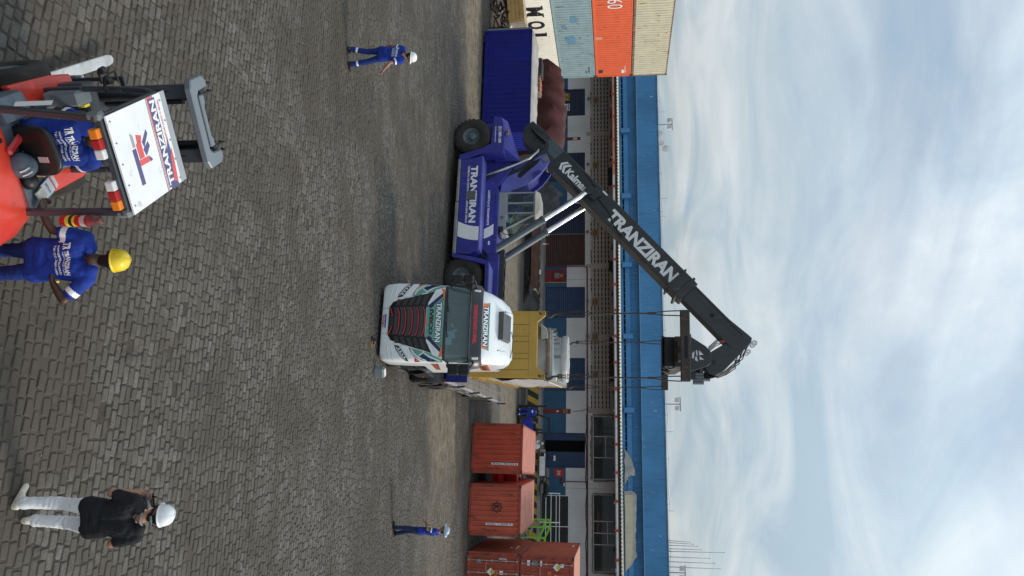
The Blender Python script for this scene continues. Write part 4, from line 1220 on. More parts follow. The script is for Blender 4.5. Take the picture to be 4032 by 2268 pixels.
# gooseneck head
hd = MB(); hd.prism([(7.95, 11.72), (8.62, 12.48), (8.74, 12.60), (8.92, 12.56), (10.12, 11.42), (10.30, 11.10), (10.20, 10.82), (9.86, 10.62), (9.55, 10.70), (9.30, 11.0), (8.96, 11.56), (8.62, 11.34)], 'y', -.36, .36)
head = hd.build("boom_head", M_boom, rs, bevel=.015)
sh = MB()
for y in (-.2, .2):
    sh.lathe([(.06, -.03), (.12, -.03), (.12, .03), (.06, .03), (.06, -.03)], (8.92, y, 12.70), (0, 1, 0), 16); sh.lathe([(.05, -.03), (.10, -.03), (.10, .03), (.05, .03), (.05, -.03)], (9.28, y, 12.45), (0, 1, 0), 16)
sh.build("shackle", M_gutterw, rs, smooth=40)
MB().cyl((9.75, -.40, 11.05), (9.75, .40, 11.05), .09).build("head_pin", M_black, rs)
hh = MB()
for k in range(6):
    hh.tube([(8.98 + .1 * k, -.3 + .1 * k, 12.48 - .1 * k), (9.5 + .08 * k, -.3 + .1 * k, 12.18 - .06 * k + .1 * (k % 2)), (10.0 + .03 * k, -.3 + .1 * k, 11.62), (10.30, -.25 + .1 * k, 11.25), (10.42 - .05 * k, -.2, 10.8), (10.2, -.1, 10.45)], .022, 6)
for k in range(5): hh.tube([(9.35 - .05 * k, -.4, 10.85), (9.1 - .1 * k, -.45, 11.15 + .05 * k), (8.95, -.42, 11.45)], .018, 6)
hh.build("head_hoses", M_hose, rs, kind='stuff')
bl = MB(); bl.box((8.92, -.4, 11.42), (.10, .10, .16)); bl.build("beacon", M_red, rs)

# ------------------------------------------------------------------ forty foot spreader hanging from the boom head
SPY = rad(-9.0)
SPO = Vector((2.98, 33.45, 0))
sp = thing("spreader_frame", "black forty foot lifting spreader hung under the boom head", "spreader", SPO, (0, 0, SPY))
mb = MB(); mb.bx(-.60, .60, -3.2, 3.2, 9.42, 9.90); mb.build("main_frame", M_rustblk, sp, bevel=.02)
for s in (-1, 1):
    a = MB(); a.bx(-.42 if s < 0 else -.1, -.12 if s < 0 else .2, s * 2.8, s * 5.95, 9.50, 9.80)
    a.bx(.12 if s < 0 else .3, .42 if s < 0 else .5, s * 2.8, s * 5.95, 9.50, 9.80); a.build("telescopic_arm", M_boom, sp, bevel=.01)
    e_ = MB(); e_.bx(-1.26, 1.26, s * 6.0 - .17, s * 6.0 + .17, 9.42, 9.74)
    eo = e_.build("end_beam", M_rustblk, sp, bevel=.015)
    sl_ = MB(); sl_.bx(-.34, .46, s * 6.0 - .176, s * 6.0 + .176, 9.54, 9.66); sl_.build("beam_slot", M_dark, eo)
for y in (-6.10, -1.6): 
    g_ = MB(); g_.prism([(-.95, 9.72 if y < -5 else 9.9), (.85, 9.72 if y < -5 else 9.9), (.50, 10.75), (.36, 10.92), (-.10, 10.90), (-.30, 10.72)], 'y', y if y > -5 else -2.25, y + .08 if y > -5 else -2.17)
    g_.build("gusset_plate", M_boom, sp, bevel=.01)
q = MB(); q.bx(-.25, .4, -2.2, -.4, 10.3, 10.6); q.bx(-.7, .7, -2.3, -.2, 9.88, 10.05); q.cyl((.45, -1.3, 9.9), (.45, -1.3, 10.62), .34, n=24); q.cyl((.45, -1.3, 10.5), (.45, -1.3, 10.66), .46, n=24); q.bx(-.1, 1.0, -1.7, -.9, 10.15, 10.36)
q.build("rotator_block", M_boom, sp, bevel=.01, smooth=40)
q = MB()
for k in range(4): q.cyl((.78 + .12 * k, -1.6, 10.25), (.78 + .12 * k, -1.6, 10.68), .07, n=10)
q.cyl((.95, -1.4, 10.6), (.95, -1.4, 10.95), .12, n=12)
q.build("hydraulic_motor", M_grey, sp, smooth=40)
q = MB()
for k in range(8): q.cyl((-.66, -2.6 + .12 * k, 9.0 + .02 * k), (.62, -2.6 + .12 * k, 9.0 + .02 * k), .05, n=8)
for k in range(7): q.tube([(-.6 + .2 * k, -2.3, 9.5), (-.55 + .2 * k, -2.45, 9.2), (-.5 + .2 * k, -2.3, 8.98), (-.4 + .2 * k, -2.0, 9.3)], .03, 6)
q.bx(-.6, .55, -2.9, -1.5, 9.06, 9.42)
q.build("hydraulic_lines", M_hose, sp, kind='stuff')
LG = frame((.10, -2.256, 10.42), (1, 0, 0), (0, -1, 0))
for pl_ in ([(-.24, .02), (-.06, .20), (-.04, .02)], [(0, .04), (.13, .22), (.15, .05)], [(-.24, -.05), (-.02, -.03), (-.03, -.09), (-.23, -.10)], [(.02, -.06), (.22, -.02), (.16, -.14), (.02, -.12)], [(-.2, -.15), (.1, -.18), (.08, -.25), (-.12, -.24)]):
    decal(pl_, LG, M_gutterw, sp, "worn_logo")

# ------------------------------------------------------------------ yellow flat rack with its machine, hanging on four slings
FRR = rad(-9.0)
FRO = Vector((2.98 + .02, 33.50, 1.80))
fr = thing("flat_rack", "ochre yellow flat rack container lifted just above the trailer", "flat rack", FRO, (0, 0, FRR))
M_ochre = mat("ochre_yellow_paint", (0.50, 0.30, 0.055), .5, var=.10, scale=1.2, streak=.18, scol=(.24, .14, .03), rust=.05)
M_ochre2 = mat("worn_ochre_rail", (0.46, 0.28, 0.06), .55, var=.25, scale=3, rust=.2, rcol=(.16, .08, .03))
HL = 6.08; HW = 1.219; PH = 2.82
b = MB(); b.bx(-HW, HW, -HL, HL, .0, .30)
b.build("base_deck", M_ochre2, fr, bevel=.01)
for k in range(30):
    y = -HL + .3 + k * .395
    MB().bx(HW + .001, HW + .05, y, y + .16, .10 + .06 * (k % 2), .36).build("lashing_lug", M_ochre2, fr)
    MB().bx(-HW - .05, -HW - .001, y, y + .16, .10, .36).build("lashing_lug", M_ochre2, fr)
for s in (-1, 1):
    y = s * (HL - .09)
    e_ = MB(); e_.prism([(-HW, .3), (HW, .3), (HW, PH), (HW - .16, PH), (HW - .40, PH - .30), (-HW + .40, PH - .30), (-HW + .16, PH), (-HW, PH)], 'y', y - .07, y + .07)
    eo = e_.build("end_wall", M_ochre, fr, bevel=.006)
    ri = MB()
    for x in (-.72, -.30, -.10, .32, .52, .92):
        ri.bx(x - .007, x + .007, y + s * .0705 - .006, y + s * .0705 + .006, .35, PH - .60)
    for k in range(2):
        ri.bx(-HW + .1, HW - .1, y + s * .0705 - .004, y + s * .0705 + .004, PH - .60 - .003, PH - .597)
    ri.build("plate_seam", mat("dark_seam", (.12, .07, .015), .7), eo)
    for x in (-HW + .085, HW - .085):
        MB().box((x, y, PH - .06), (.18, .17, .13)).build("corner_casting", M_ochre2, fr, bevel=.012)
        h_ = MB(); h_.box((x - .025, y + s * .0855, PH - .06), (.025, .002, .06)); h_.box((x + .03, y + s * .0855, PH - .06), (.025, .002, .06)); h_.build("casting_slot", M_dark, fr)
        MB().box((x, y - s * .0, .06), (.18, .20, .13)).build("corner_casting", M_ochre2, fr, bevel=.012)
        d_ = MB(); d_.prism([(x - .07, PH - .24), (x + .01, PH - .24), (x + .07, PH - .15), (x - .01, PH - .15)], 'y', y + s * .071, y + s * .074); d_.build("hazard_mark", M_printblk, fr)
    st = MB(); st.prism([(s * (HL - .17), .3), (s * (HL - .55), .3), (s * (HL - .30), 1.4), (s * (HL - .17), PH - .3)], 'x', HW - .12, HW - .02); st.prism([(s * (HL - .17), .3), (s * (HL - .55), .3), (s * (HL - .30), 1.4), (s * (HL - .17), PH - .3)], 'x', -HW + .02, -HW + .12)
    st.build("post_stay", M_ochre, fr)
# cargo: sheeted machine
mc = thing("wrapped_machine", "grey sheeted machine with a big round metal duct on top, standing in the flat rack", "machine", FRO + Vector((.22, -.03, .305)), (0, 0, FRR))
mc.scale = (1, 1, .80)
M_sheet = mat("grey_tarpaulin", (0.33, 0.335, 0.33), .75, var=.18, scale=2.5, bump=.8, bscale=6)
M_foil = mat("crinkled_foil", (0.44, 0.44, 0.43), .5, .2, var=.1, scale=5, bump=1.0, bscale=5)
M_sheetmetal = mat("galvanised_sheet", (0.40, 0.43, 0.43), .35, .5, var=.1)
M_timber = mat("weathered_timber", (0.23, 0.195, 0.155), .9, var=.25, scale=3, streak=.4)
rows = []
random.seed(11)
for i in range(15):
    t = i / 14; z = t * 3.05
    r_ = []
    for k in range(49):
        a = 2 * math.pi * k / 48
        ex_ = .90 + .10 * max(0, t - .72) * 3; ey = 4.4
        c_, s_ = math.cos(a), math.sin(a)
        x = ex_ * math.copysign(abs(c_) ** .28, c_); y = ey * math.copysign(abs(s_) ** .28, s_)
        nz_ = noise.noise(Vector((x * 1.5, y * 1.2, z * 1.3))) * .07
        r_.append((x + nz_ * c_, y + nz_ * s_ * 2, z))
    rows.append(r_)
MB().grid(rows).build("tarpaulin_cover", M_sheet, mc, smooth=60)
t = MB(); t.bx(-1.00, 1.02, -4.55, 4.4, 3.06, 3.20); t.build("timber_frame", M_timber, mc, bevel=.01)
MB().bx(-.92, .95, -4.3, 4.2, 3.203, 3.29).build("top_plate", M_sheetmetal, mc)
dct = MB(); dct.lathe([(.90, 3.29), (.90, 3.62), (.92, 3.63)], (.08, -2.6, 0), (0, 0, 1), 48); dct.build("round_duct", M_sheetmetal, mc, smooth=40)
MB().bx(-.02, .10, -3.515, -3.490, 3.30, 3.61).build("duct_seam", M_grey, mc)
rows = []
for i, (r_, z) in enumerate(((.92, 3.62), (.94, 3.66), (.95, 3.76), (.94, 3.88), (.92, 3.92), (.0, 3.93))):
    rows.append([(.08 + (r_ + .03 * noise.noise(Vector((k * .9, z * 7, 1)))) * math.cos(2 * math.pi * k / 60), -2.6 + (r_ + .03 * noise.noise(Vector((k * .9, z * 7, 1)))) * math.sin(2 * math.pi * k / 60), z + .02 * noise.noise(Vector((k * .7, z * 3, 4)))) for k in range(61)])
MB().grid(rows).build("foil_cap", M_foil, mc, smooth=50)
bx_ = MB(); bx_.bx(-1.05, -.55, -4.4, -3.9, 2.3, 2.95); bx_.build("side_box", M_timber, mc)
gp = MB(); gp.prism([(-1.15, 2.75), (-.55, 2.75), (-.60, 3.1), (-.95, 3.05)], 'y', -4.62, -3.7); gp.build("pale_cowl", M_sheetmetal, mc, bevel=.02)
for k in range(5):
    MB().cyl((-.95 + .12 * k, -4.4 + .2 * k, 3.20), (-.95 + .12 * k, -4.4 + .2 * k, 3.46 + .03 * k), .045, n=10).build("pipe_stub", M_grey, mc)
rows = []
for i in range(9):
    z = .2 + i * .33
    rows.append([(.98 + .06 * noise.noise(Vector((j * .6, i * .7, 2))) + .06 * (1 if i in (2, 3) else 0), -4.4 + 8.6 * j / 40, z + .1 * noise.noise(Vector((j * .3, i, 7)))) for j in range(41)])
MB().grid(rows).build("foil_sheet", M_foil, mc, smooth=60)
fl = MB(); fl.bx(.95, 1.05, -3.6, 3.8, 3.0, 3.06); fl.bx(.90, 1.02, -4.6, -4.2, 3.25, 3.5); fl.build("white_batten", M_gutterw, mc)

def sling(top, bot, lb):
    t = thing("lifting_sling", lb, "sling", bot, (0, 0, 0), "lifting slings on the flat rack's four corners")
    d = Vector(top) - Vector(bot); L = d.length
    P = lambda f, o=(0, 0, 0): d * f + Vector(o)
    c = MB()
    c.tube([P(.34, (.03, 0, 0)), P(.5), P(.78)], .028, 7)
    c.tube([P(.78), P(.88, (.07, 0, 0)), P(1, (.09, 0, 0))], .022, 7); c.tube([P(.78), P(.88, (-.07, 0, 0)), P(1, (-.09, 0, 0))], .022, 7)
    c.cyl(P(.76), P(.82), .045, n=8)
    c.build("wire_rope", M_rustblk, t, smooth=50)
    ch = MB(); n = 13
    for side in (-1, 1):
        for k in range(n):
            f = .10 + .26 * k / n; q = P(f, (side * (.02 + .05 * math.sin(math.pi * k / n)), 0, 0))
            a = Vector((.035, 0, 0)) if k % 2 else Vector((0, .035, 0))
            ch.tube([q - a - Vector((0, 0, .04)), q - a + Vector((0, 0, .04)), q + a + Vector((0, 0, .04)), q + a - Vector((0, 0, .04)), q - a - Vector((0, 0, .04))], .014, 5)
    ch.build("chain", M_rustblk, t)
    hk = MB(); hk.rings([((0.0, 0, .50), .03), ((0, 0, .40), .035), ((.02, 0, .28), .045), ((.10, 0, .20), .055), ((.11, 0, .08), .06), ((.02, 0, .0), .055), ((-.08, 0, .03), .04), ((-.10, 0, .12), .02)], 10)
    hk.lathe([(.05, -.02), (.09, -.02), (.09, .02), (.05, .02), (.05, -.02)], (0, 0, .52), (0, 1, 0), 14)
    hk.build("hook", M_rustblk, t, smooth=50)
SPM = Matrix.Translation(SPO) @ Euler((0, 0, SPY)).to_matrix().to_4x4(); FRM = Matrix.Translation(FRO) @ Euler((0, 0, FRR)).to_matrix().to_4x4()
for sx, sy, lb in ((-1, -1, "wire and chain sling at the flat rack's near left corner, above the cab"), (1, -1, "wire and chain sling at the flat rack's near right corner"),
                   (-1, 1, "wire and chain sling rising behind the round foil cap"), (1, 1, "wire and chain sling at the flat rack's far right post")):
    sling(SPM @ Vector((sx * 1.16, sy * 6.0, 9.44)), FRM @ Vector((sx * 1.13, sy * 5.99, PH + .0)), lb)
# ------------------------------------------------------------------ white tractor unit with its livery
M_cabwhite = mat("truck_white", (0.76, 0.79, 0.80), .22, var=.03, coat=.4, streak=.06)
M_teal = mat("livery_teal", (0.125, 0.33, 0.27), .3, var=.05, coat=.3)
M_navy2 = mat("livery_navy", (0.006, 0.011, 0.075), .3, var=.08, coat=.3)
M_livor = mat("livery_orange", (0.72, 0.17, 0.05), .3, var=.06, coat=.3)
M_livred = mat("livery_red", (0.36, 0.03, 0.02), .3, var=.06, coat=.3)
M_grille = mat("grille_black", (0.010, 0.010, 0.011), .35, var=.2)
M_grille2 = mat("grille_charcoal", (0.030, 0.031, 0.033), .45, var=.2, bump=.5, bscale=120)
M_gred = mat("grille_red", (0.42, 0.022, 0.03), .3, var=.06)
M_redprint = mat("red_print", (0.70, 0.03, 0.04), .5, var=.04)
M_visor = mat("visor_slate", (0.020, 0.022, 0.030), .35, var=.15)
M_ws = glassmat("windscreen_glass", (.56, .76, .78), .03, .55, .26)  # raised teal base colour stands in for sky reflected in the windscreen
M_teald = mat("dusky_cab_trim", (0.10, 0.125, 0.125), .6, var=.3)
M_hatch = mat("hatch_grey", (0.085, 0.086, 0.088), .35, var=.2)
M_lens = mat("lamp_lens", (0.62, 0.64, 0.66), .12, .3, var=.2, scale=20)

TRR = (0, rad(-2.0), rad(-104.5))
tr = thing("tractor_unit", "white lorry cab with teal, navy and red livery facing the camera", "truck", (0.946, 21.17, .40), TRR)
LV = [(.10, 1.09, -.02, .20), (.16, 1.13, .0, .18), (.52, 1.16, .03, .17), (.85, 1.16, .01, .18), (1.25, 1.155, -.015, .22), (1.40, 1.15, -.03, .22), (1.90, 1.145, -.08, .22),
      (1.96, 1.14, -.095, .22), (2.60, 1.10, -.33, .24), (2.66, 1.10, -.35, .24), (2.95, 1.09, -.44, .28), (3.16, 1.06, -.66, .34), (3.40, 1.00, -1.12, .36), (3.58, .88, -1.62, .36), (3.66, .70, -1.95, .3), (3.67, .50, -2.02, .2)]
def LI(z):
    zs = [q[0] for q in LV]
    return tuple(float(np.interp(z, zs, [q[k] for q in LV])) for k in (1, 2, 3))
XR = -2.15
def cab_pt(u, z, off=0.0):
    """u: -1..1 across the front (|u|<=1), beyond that along the side towards the rear (|u| up to 2)"""
    hw, xf, r = LI(z); s = 1 if u >= 0 else -1; a = abs(u)
    if a <= 1:
        t = a * (hw - r + r * math.pi / 2)      # arc length from centre
        if t <= hw - r: return Vector((xf + off - .03 * (t / hw) ** 2, s * t, z))
        th = (t - (hw - r)) / r
        cx, cy = xf - r - .03 * ((hw - r) / hw) ** 2, hw - r
        return Vector((cx + (r + off) * math.cos(th), s * (cy + (r + off) * math.sin(th)), z))
    x0 = xf - r - .03
    return Vector((x0 + (XR - x0) * (a - 1), s * (hw + off), z))
def front_u(y, z):
    hw, xf, r = LI(z); L_ = hw - r + r * math.pi / 2
    a = abs(y)
    if a <= hw - r: t = a
    else: t = hw - r + r * math.asin(min(1, (a - (hw - r)) / r))
    return math.copysign(t / L_, y)
us = [-2 + .1 * i for i in range(10)] + [-1 + .0625 * i for i in range(33)] + [1 + .1 * (i + 1) for i in range(10)]
zs = [.10, .14, .20, .35, .52, .68, .85, 1.05, 1.25, 1.40, 1.60, 1.75, 1.90, 1.96, 2.12, 2.28, 2.44, 2.60, 2.66, 2.80, 2.95, 3.05, 3.16, 3.28, 3.40, 3.50, 3.58, 3.63, 3.66, 3.67]
body = MB()
o_ = len(body.v)
for z in zs:
    for u in us: body.v.append(tuple(cab_pt(u, z)))
nu = len(us)
for i in range(len(zs) - 1):
    zc = (zs[i] + zs[i + 1]) / 2
    for j in range(nu - 1):
        uc = (us[j] + us[j + 1]) / 2
        x_, y_ = cab_pt(uc, zc).x, cab_pt(uc, zc).y
        if 1.96 < zc < 2.60 and abs(uc) < .93: continue                       # windscreen
        if 1.96 < zc < 2.60 and abs(uc) > 1 and -1.45 < x_ < -.45: continue     # door windows
        if zc < 1.22 and abs(uc) > 1 and x_ < -.85: continue                     # wheel arch
        a = i * nu + j
        body.f.append((a, a + 1, a + nu + 1, a + nu)); body.m.append(0)
last = (len(zs) - 1) * nu
body.f.append(tuple(last + k for k in range(nu))); body.m.append(0)
body.add([cab_pt(-2, z) for z in zs] + [cab_pt(2, z) for z in zs], [(i, i + 1, len(zs) + i + 1, len(zs) + i) for i in range(len(zs) - 1)])
body.build("cab_body", M_cabwhite, tr, smooth=40)
def skin_grid(u0, u1, z0, z1, off, nu_=16, nz_=8):
    return MB().grid([[cab_pt(u0 + (u1 - u0) * i / nu_, z0 + (z1 - z0) * j / nz_, off) for i in range(nu_ + 1)] for j in range(nz_ + 1)])
skin_grid(-.935, .935, 1.955, 2.605, .006).build("windscreen", M_ws, tr, smooth=60)
for s in (-1, 1):
    MB().grid([[Vector((x, s * (LI(z)[0] - .004), z)) for x in np.linspace(-1.5, -.42, 6)] for z in (1.96, 2.2, 2.4, 2.6)]).build("door_window", M_ws, tr, smooth=60)
# cab interior
inn = MB(); inn.bx(-2.1, -.20, -1.06, 1.06, 1.30, 1.62); inn.prism([(-.18, 1.55), (-.62, 1.55), (-.62, 1.88), (-.30, 1.93)], 'y', -1.05, 1.05)
inn.bx(-2.12, -2.08, -1.05, 1.05, 1.3, 3.4); inn.build("dashboard", M_teald, tr)
for y in (-.55, .55):
    sb = MB(); sb.prism([(-.95, 1.6), (-1.45, 1.6), (-1.62, 2.42), (-1.48, 2.45), (-1.32, 1.82), (-.95, 1.82)], 'y', y - .25, y + .25); sb.box((-1.58, y, 2.54), (.1, .28, .18)); sb.build("seat", M_teald, tr, bevel=.04)
sw = MB(); sw.lathe([(.20, -.012), (.225, 0), (.20, .012), (.18, 0), (.20, -.012)], (-.62, .55, 2.02), (-.35, 0, .93), 24); sw.bar((-.62, .55, 2.0), (-.5, .55, 1.8), .05, .05); sw.bar((-.62, .35, 2.02), (-.62, .75, 2.02), .03, .02)
sw.build("steering_wheel", M_black, tr)
MB().bx(-.98, -.9, -1.05, 1.05, 2.45, 2.62).build("inner_header", M_teald, tr)
pp = MB(); pp.box((-.24, .42, 2.02), (.02, .40, .20), (0, -.45, .1)); pp.box((-.25, .32, 2.12), (.02, .22, .16), (.25, -.45, 0)); pp.build("windscreen_papers", mat("pale_cyan_paper", (.45, .68, .68), .8), tr)
pc = MB(); pc.box((-.45, .02, 2.08), (.10, .12, .06), (.4, 0, .2)); pc.box((-.5, .15, 2.16), (.04, .10, .10)); pc.build("clutter", M_gutterw, tr)
dm = MB(); dm.ball((-.42, -.78, 2.42), (.02, .12, .07)); dm.bar((-.42, -.78, 2.42), (-.4, -.88, 2.56), .03, .03); dm.ball((-.45, -.86, 2.32), (.02, .07, .09)); dm.build("cab_mirrors", M_black, tr)
# printed livery wrapped round the front
def wrap(poly, m_, nm, off=.004, sub=.08):
    """outline in (y, z) laid onto the curved cab front"""
    bm = bmesh.new()
    vv = [bm.verts.new((y, z, 0)) for y, z in poly]
    bm.faces.new(vv)
    bmesh.ops.triangulate(bm, faces=bm.faces)
    for _ in range(3):
        ed = [e for e in bm.edges if e.calc_length() > sub]
        if not ed: break
        bmesh.ops.subdivide_edges(bm, edges=ed, cuts=2, use_grid_fill=False)
        bmesh.ops.triangulate(bm, faces=bm.faces)
    mb = MB(); bm.verts.index_update()
    mb.add([cab_pt(front_u(v.co.x, v.co.y), v.co.y, off) for v in bm.verts], [tuple(v.index for v in f.verts) for f in bm.faces])
    bm.free()
    return mb.build(nm, m_, tr, smooth=40)
def both(poly, m_, nm, off=.004):
    wrap(poly, m_, nm, off); wrap([(-y, z) for y, z in reversed(poly)], m_, nm, off)
# grille
gp_ = [(-.40, .30), (.40, .30), (.56, .40), (.66, .72), (.90, 1.60), (.55, 1.44), (.42, 1.375), (-.42, 1.375), (-.55, 1.44), (-.90, 1.60), (-.66, .72), (-.56, .40)]
wrap(gp_, M_grille, "grille", .006)
def slat_pts(z, hw_, dz, off):
    return [cab_pt(front_u(y, z + dz * (abs(y) / hw_) ** 3), z + dz * (abs(y) / hw_) ** 3, off) for y in np.linspace(-hw_, hw_, 17)]
for k, z in enumerate((1.345, 1.165, .985, .800, .610, .405)):
    hw_ = .43 - .012 * k
    if k < 5:
        MB().rings([(p, .020) for p in slat_pts(z, hw_, -.07, .022)], 8).build("red_grille_bar", M_gred, tr, smooth=60)
    else:
        for s in (-1, 1):
            MB().rings([(cab_pt(front_u(s * y, z - .10 * (y / .4) ** 3), z - .10 * (y / .4) ** 3, .022), .018) for y in np.linspace(.15, .40, 8)], 8).build("red_grille_bar", M_gred, tr, smooth=60)
    if k < 5:
        zz_ = z - .085
        g_ = MB(); A = slat_pts(zz_ + .055, hw_ + .02, -.07, .014); B_ = slat_pts(zz_ - .045, hw_ + .02, -.07, .030); C_ = slat_pts(zz_ - .05, hw_ + .02, -.07, .004)
        g_.grid([A, B_, C_]); g_.build("grille_slat", M_grille2, tr, smooth=30)
        for s in (-1, 1):
            q = MB(); e0 = hw_ + .06; w1 = .60 + .28 * (z - .3) / 1.3 + .02
            q.grid([[cab_pt(front_u(s * y, zz_ + d + .14 * ((y - e0) / .4)), zz_ + d + .14 * ((y - e0) / .4), off) for y in np.linspace(e0, w1 - .05, 6)] for d, off in ((.06, .010), (-.05, .026), (-.06, .006))])
            q.build("grille_slat", M_grille, tr, smooth=30)
wrap([(-.17, .33), (.17, .33), (.17, .47), (-.17, .47)], M_grille2, "radar_cover", .03)
# head lamps and bumper lines
hl = [(.69, .52), (.80, .56), (1.0, .70), (1.12, .84), (1.14, .94), (1.05, .90), (.90, .78), (.72, .66)]
both(hl, M_grille, "headlamp", .008)
both([(.73, .555), (.80, .585), (1.0, .725), (1.11, .86), (1.09, .87), (.98, .755), (.78, .62)], M_lens, "daylight_strip", .014)
for s in (-1, 1):
    for y, z in ((.80, .66), (.88, .715), (.96, .775), (1.03, .835)):
        q = MB(); c = cab_pt(front_u(s * y, z), z, .010); q.ball(c, (.02, .032, .030), 10, 6); q.build("lamp_lens", M_lens, tr, smooth=60)
both([(.36, .10), (.365, .10), (.365, .30), (.36, .30)], M_grille, "bumper_seam", .003)
for z in (.30, .42):
    for s in (-1, 1): MB().rings([(cab_pt(front_u(s * y, z + .22 * max(0, y - .7)), z + .22 * max(0, y - .7), -.004), .014) for y in np.linspace(.72, 1.12, 8)], 6).build("bumper_crease", M_cabwhite, tr, smooth=60)
both([(.70, .70), (.90, .82), (1.06, .96), (1.12, 1.10), (1.05, 1.12), (.92, 1.02), (.74, .92)], M_cabwhite, "lamp_fairing", .022)
# livery panels
both([(.76, .97), (.90, 1.04), (1.02, 1.14), (1.10, 1.30), (1.135, 1.60), (1.13, 1.89), (.60, 1.89), (.46, 1.43), (.92, 1.64)], M_teal, "teal_panel", .003)
wrap([(-.47, 1.385), (.47, 1.385), (.64, 1.89), (-.64, 1.89)], M_teal, "teal_panel", .0028)
both([(.75, .96), (.92, 1.03), (1.04, 1.13), (1.13, 1.28), (1.145, 1.12), (1.08, 1.06), (.95, .98), (.80, .93)], M_livred, "red_stripe", .005)
both([(.78, 1.02), (.90, 1.10), (1.0, 1.22), (1.09, 1.44), (1.11, 1.44), (1.03, 1.20), (.92, 1.07), (.80, 1.0)], M_cabwhite, "white_stripe", .006)
both([(.93, 1.36), (1.02, 1.50), (1.10, 1.74), (1.12, 1.50), (1.06, 1.30), (.99, 1.26)], M_navy2, "navy_panel", .006)
both([(.90, 1.355), (1.02, 1.545), (1.10, 1.80), (1.10, 1.84), (.99, 1.56), (.87, 1.36), (.97, 1.22), (.99, 1.25)], M_cabwhite, "white_stripe", .007)
both([(.84, 1.40), (.80, 1.22), (.82, 1.22), (.865, 1.37), (.92, 1.31), (.93, 1.33)], M_cabwhite, "white_stripe", .007)
both([(.96, 1.64), (.92, 1.64), (.48, 1.42), (.56, 1.42), (.95, 1.62), (1.05, 1.89), (.93, 1.89)], M_cabwhite, "white_stripe", .0075)
both([(.48, 1.385), (.62, 1.46), (.93, 1.66), (.98, 1.88), (.70, 1.88), (.40, 1.50)], M_navy2, "navy_stripe", .0065)
both([(.46, 1.60), (.50, 1.58), (.80, 1.88), (.74, 1.88)], M_teal, "teal_stripe", .008)
both([(1.00, 1.78), (.98, 1.885), (.62, 1.885)], M_livor, "orange_wedge", .009)
def front_text(txt, W, H, y, z, m_, bold=.03, off=.010, nm="lettering"):
    def fn(p):
        q = cab_pt(front_u(p.y, p.z), p.z, off + p.x)
        return q
    return lettering(txt, W, H, frame((0, y, z), (0, 1, 0), (1, 0, 0)), m_, tr, bold, nm, fn=fn)
front_text("TRANZIRAN", 1.21, .185, .0, 1.74, M_navy2, .085, .009, "lettering_outline")
front_text("TRANZIRAN", 1.16, .150, .0, 1.74, M_print, .035, .013)
front_text("IVECO", .74, .115, .0, 1.535, M_grille2, .05, .012)
wrap([(-.10, 1.40), (.06, 1.40), (-.02, 1.455)], M_livor, "orange_chevron", .012)
wrap([(-.20, .10), (.20, .10), (.20, .235), (-.20, .235)], M_print, "number_plate", .012)
wrap([(-.20, .198), (.20, .198), (.20, .235), (-.20, .235)], mat("plate_blue", (.01, .03, .35), .4), "plate_band", .015)
front_text("SRI5B51", .36, .075, 0, .152, M_livred, .02, .014)
# scuttle, wipers, visor, roof sticker
wrap([(-1.08, 1.885), (1.08, 1.885), (1.09, 1.965), (-1.09, 1.965)], M_grille, "scuttle_panel", .008)
wp = MB()
for y0, y1, z1 in ((-.82, -.30, 2.02), (-.05, .42, 2.02)):
    wp.tube([cab_pt(front_u(y0, 1.95), 1.95, .03), cab_pt(front_u((y0 + y1) / 2, 1.98), 1.985, .035), cab_pt(front_u(y1, z1), z1, .03)], .010, 6)
for y0, y1 in ((-.98, -.30), (-.25, .45)): wp.tube([cab_pt(front_u(y, 1.99), 1.985 + .02 * math.sin(y), .025) for y in np.linspace(y0, y1, 5)], .008, 5)
wp.build("wiper", M_black, tr)
vz = MB()
A = [cab_pt(u, 2.955, .02) for u in np.linspace(-.97, .97, 25)]; B_ = [cab_pt(u, 2.86, .14) + Vector((0, 0, 0)) for u in np.linspace(-.97, .97, 25)]
C_ = [cab_pt(u, 2.66 - .03 * (abs(u) > .75), .17) for u in np.linspace(-.97, .97, 25)]; D_ = [cab_pt(u, 2.63, .015) for u in np.linspace(-.97, .97, 25)]
vz.grid([A, B_, C_, D_]); vz.build("sun_visor", M_visor, tr, smooth=40)
def visor_pt(p):
    z = p.z; t = (z - 2.66) / .20
    q = cab_pt(front_u(p.y, z), z, .175 - .03 * t + p.x); return q
lettering("TRANSPORTANDO O BRASIL", 1.14, .105, frame((0, -.0, 2.775), (0, 1, 0), (1, 0, 0)), M_redprint, tr, .035, fn=visor_pt)
for s in (-1, 1):
    q = MB(); q.box(cab_pt(front_u(s * .93, 2.80), 2.80, .16), (.04, .07, .19), (0, -.1, s * .5)); q.build("marker_lamp", M_print, tr, bevel=.015)
wrap([(-.66, 2.965), (.66, 2.965), (.70, 3.13), (-.70, 3.13)], M_livor, "roof_sticker", .004)
wrap([(-.70, 3.095), (.70, 3.095), (.71, 3.14), (-.71, 3.14)], M_teal, "sticker_band", .006)
both([(.16, 2.967), (.30, 2.967), (.42, 3.09), (.20, 3.09)], M_navy2, "sticker_stripe", .006)
both([(.32, 2.967), (.46, 2.967), (.56, 3.09), (.44, 3.09)], M_navy2, "sticker_stripe", .006)
wrap([(-.12, 2.967), (.12, 2.967), (.20, 3.09), (-.20, 3.09)], M_teal, "sticker_stripe", .006)
front_text("TRANZIRAN", 1.22, .150, .0, 3.045, M_navy2, .085, .010, "lettering_outline")
front_text("TRANZIRAN", 1.18, .120, .0, 3.045, M_print, .03, .016)
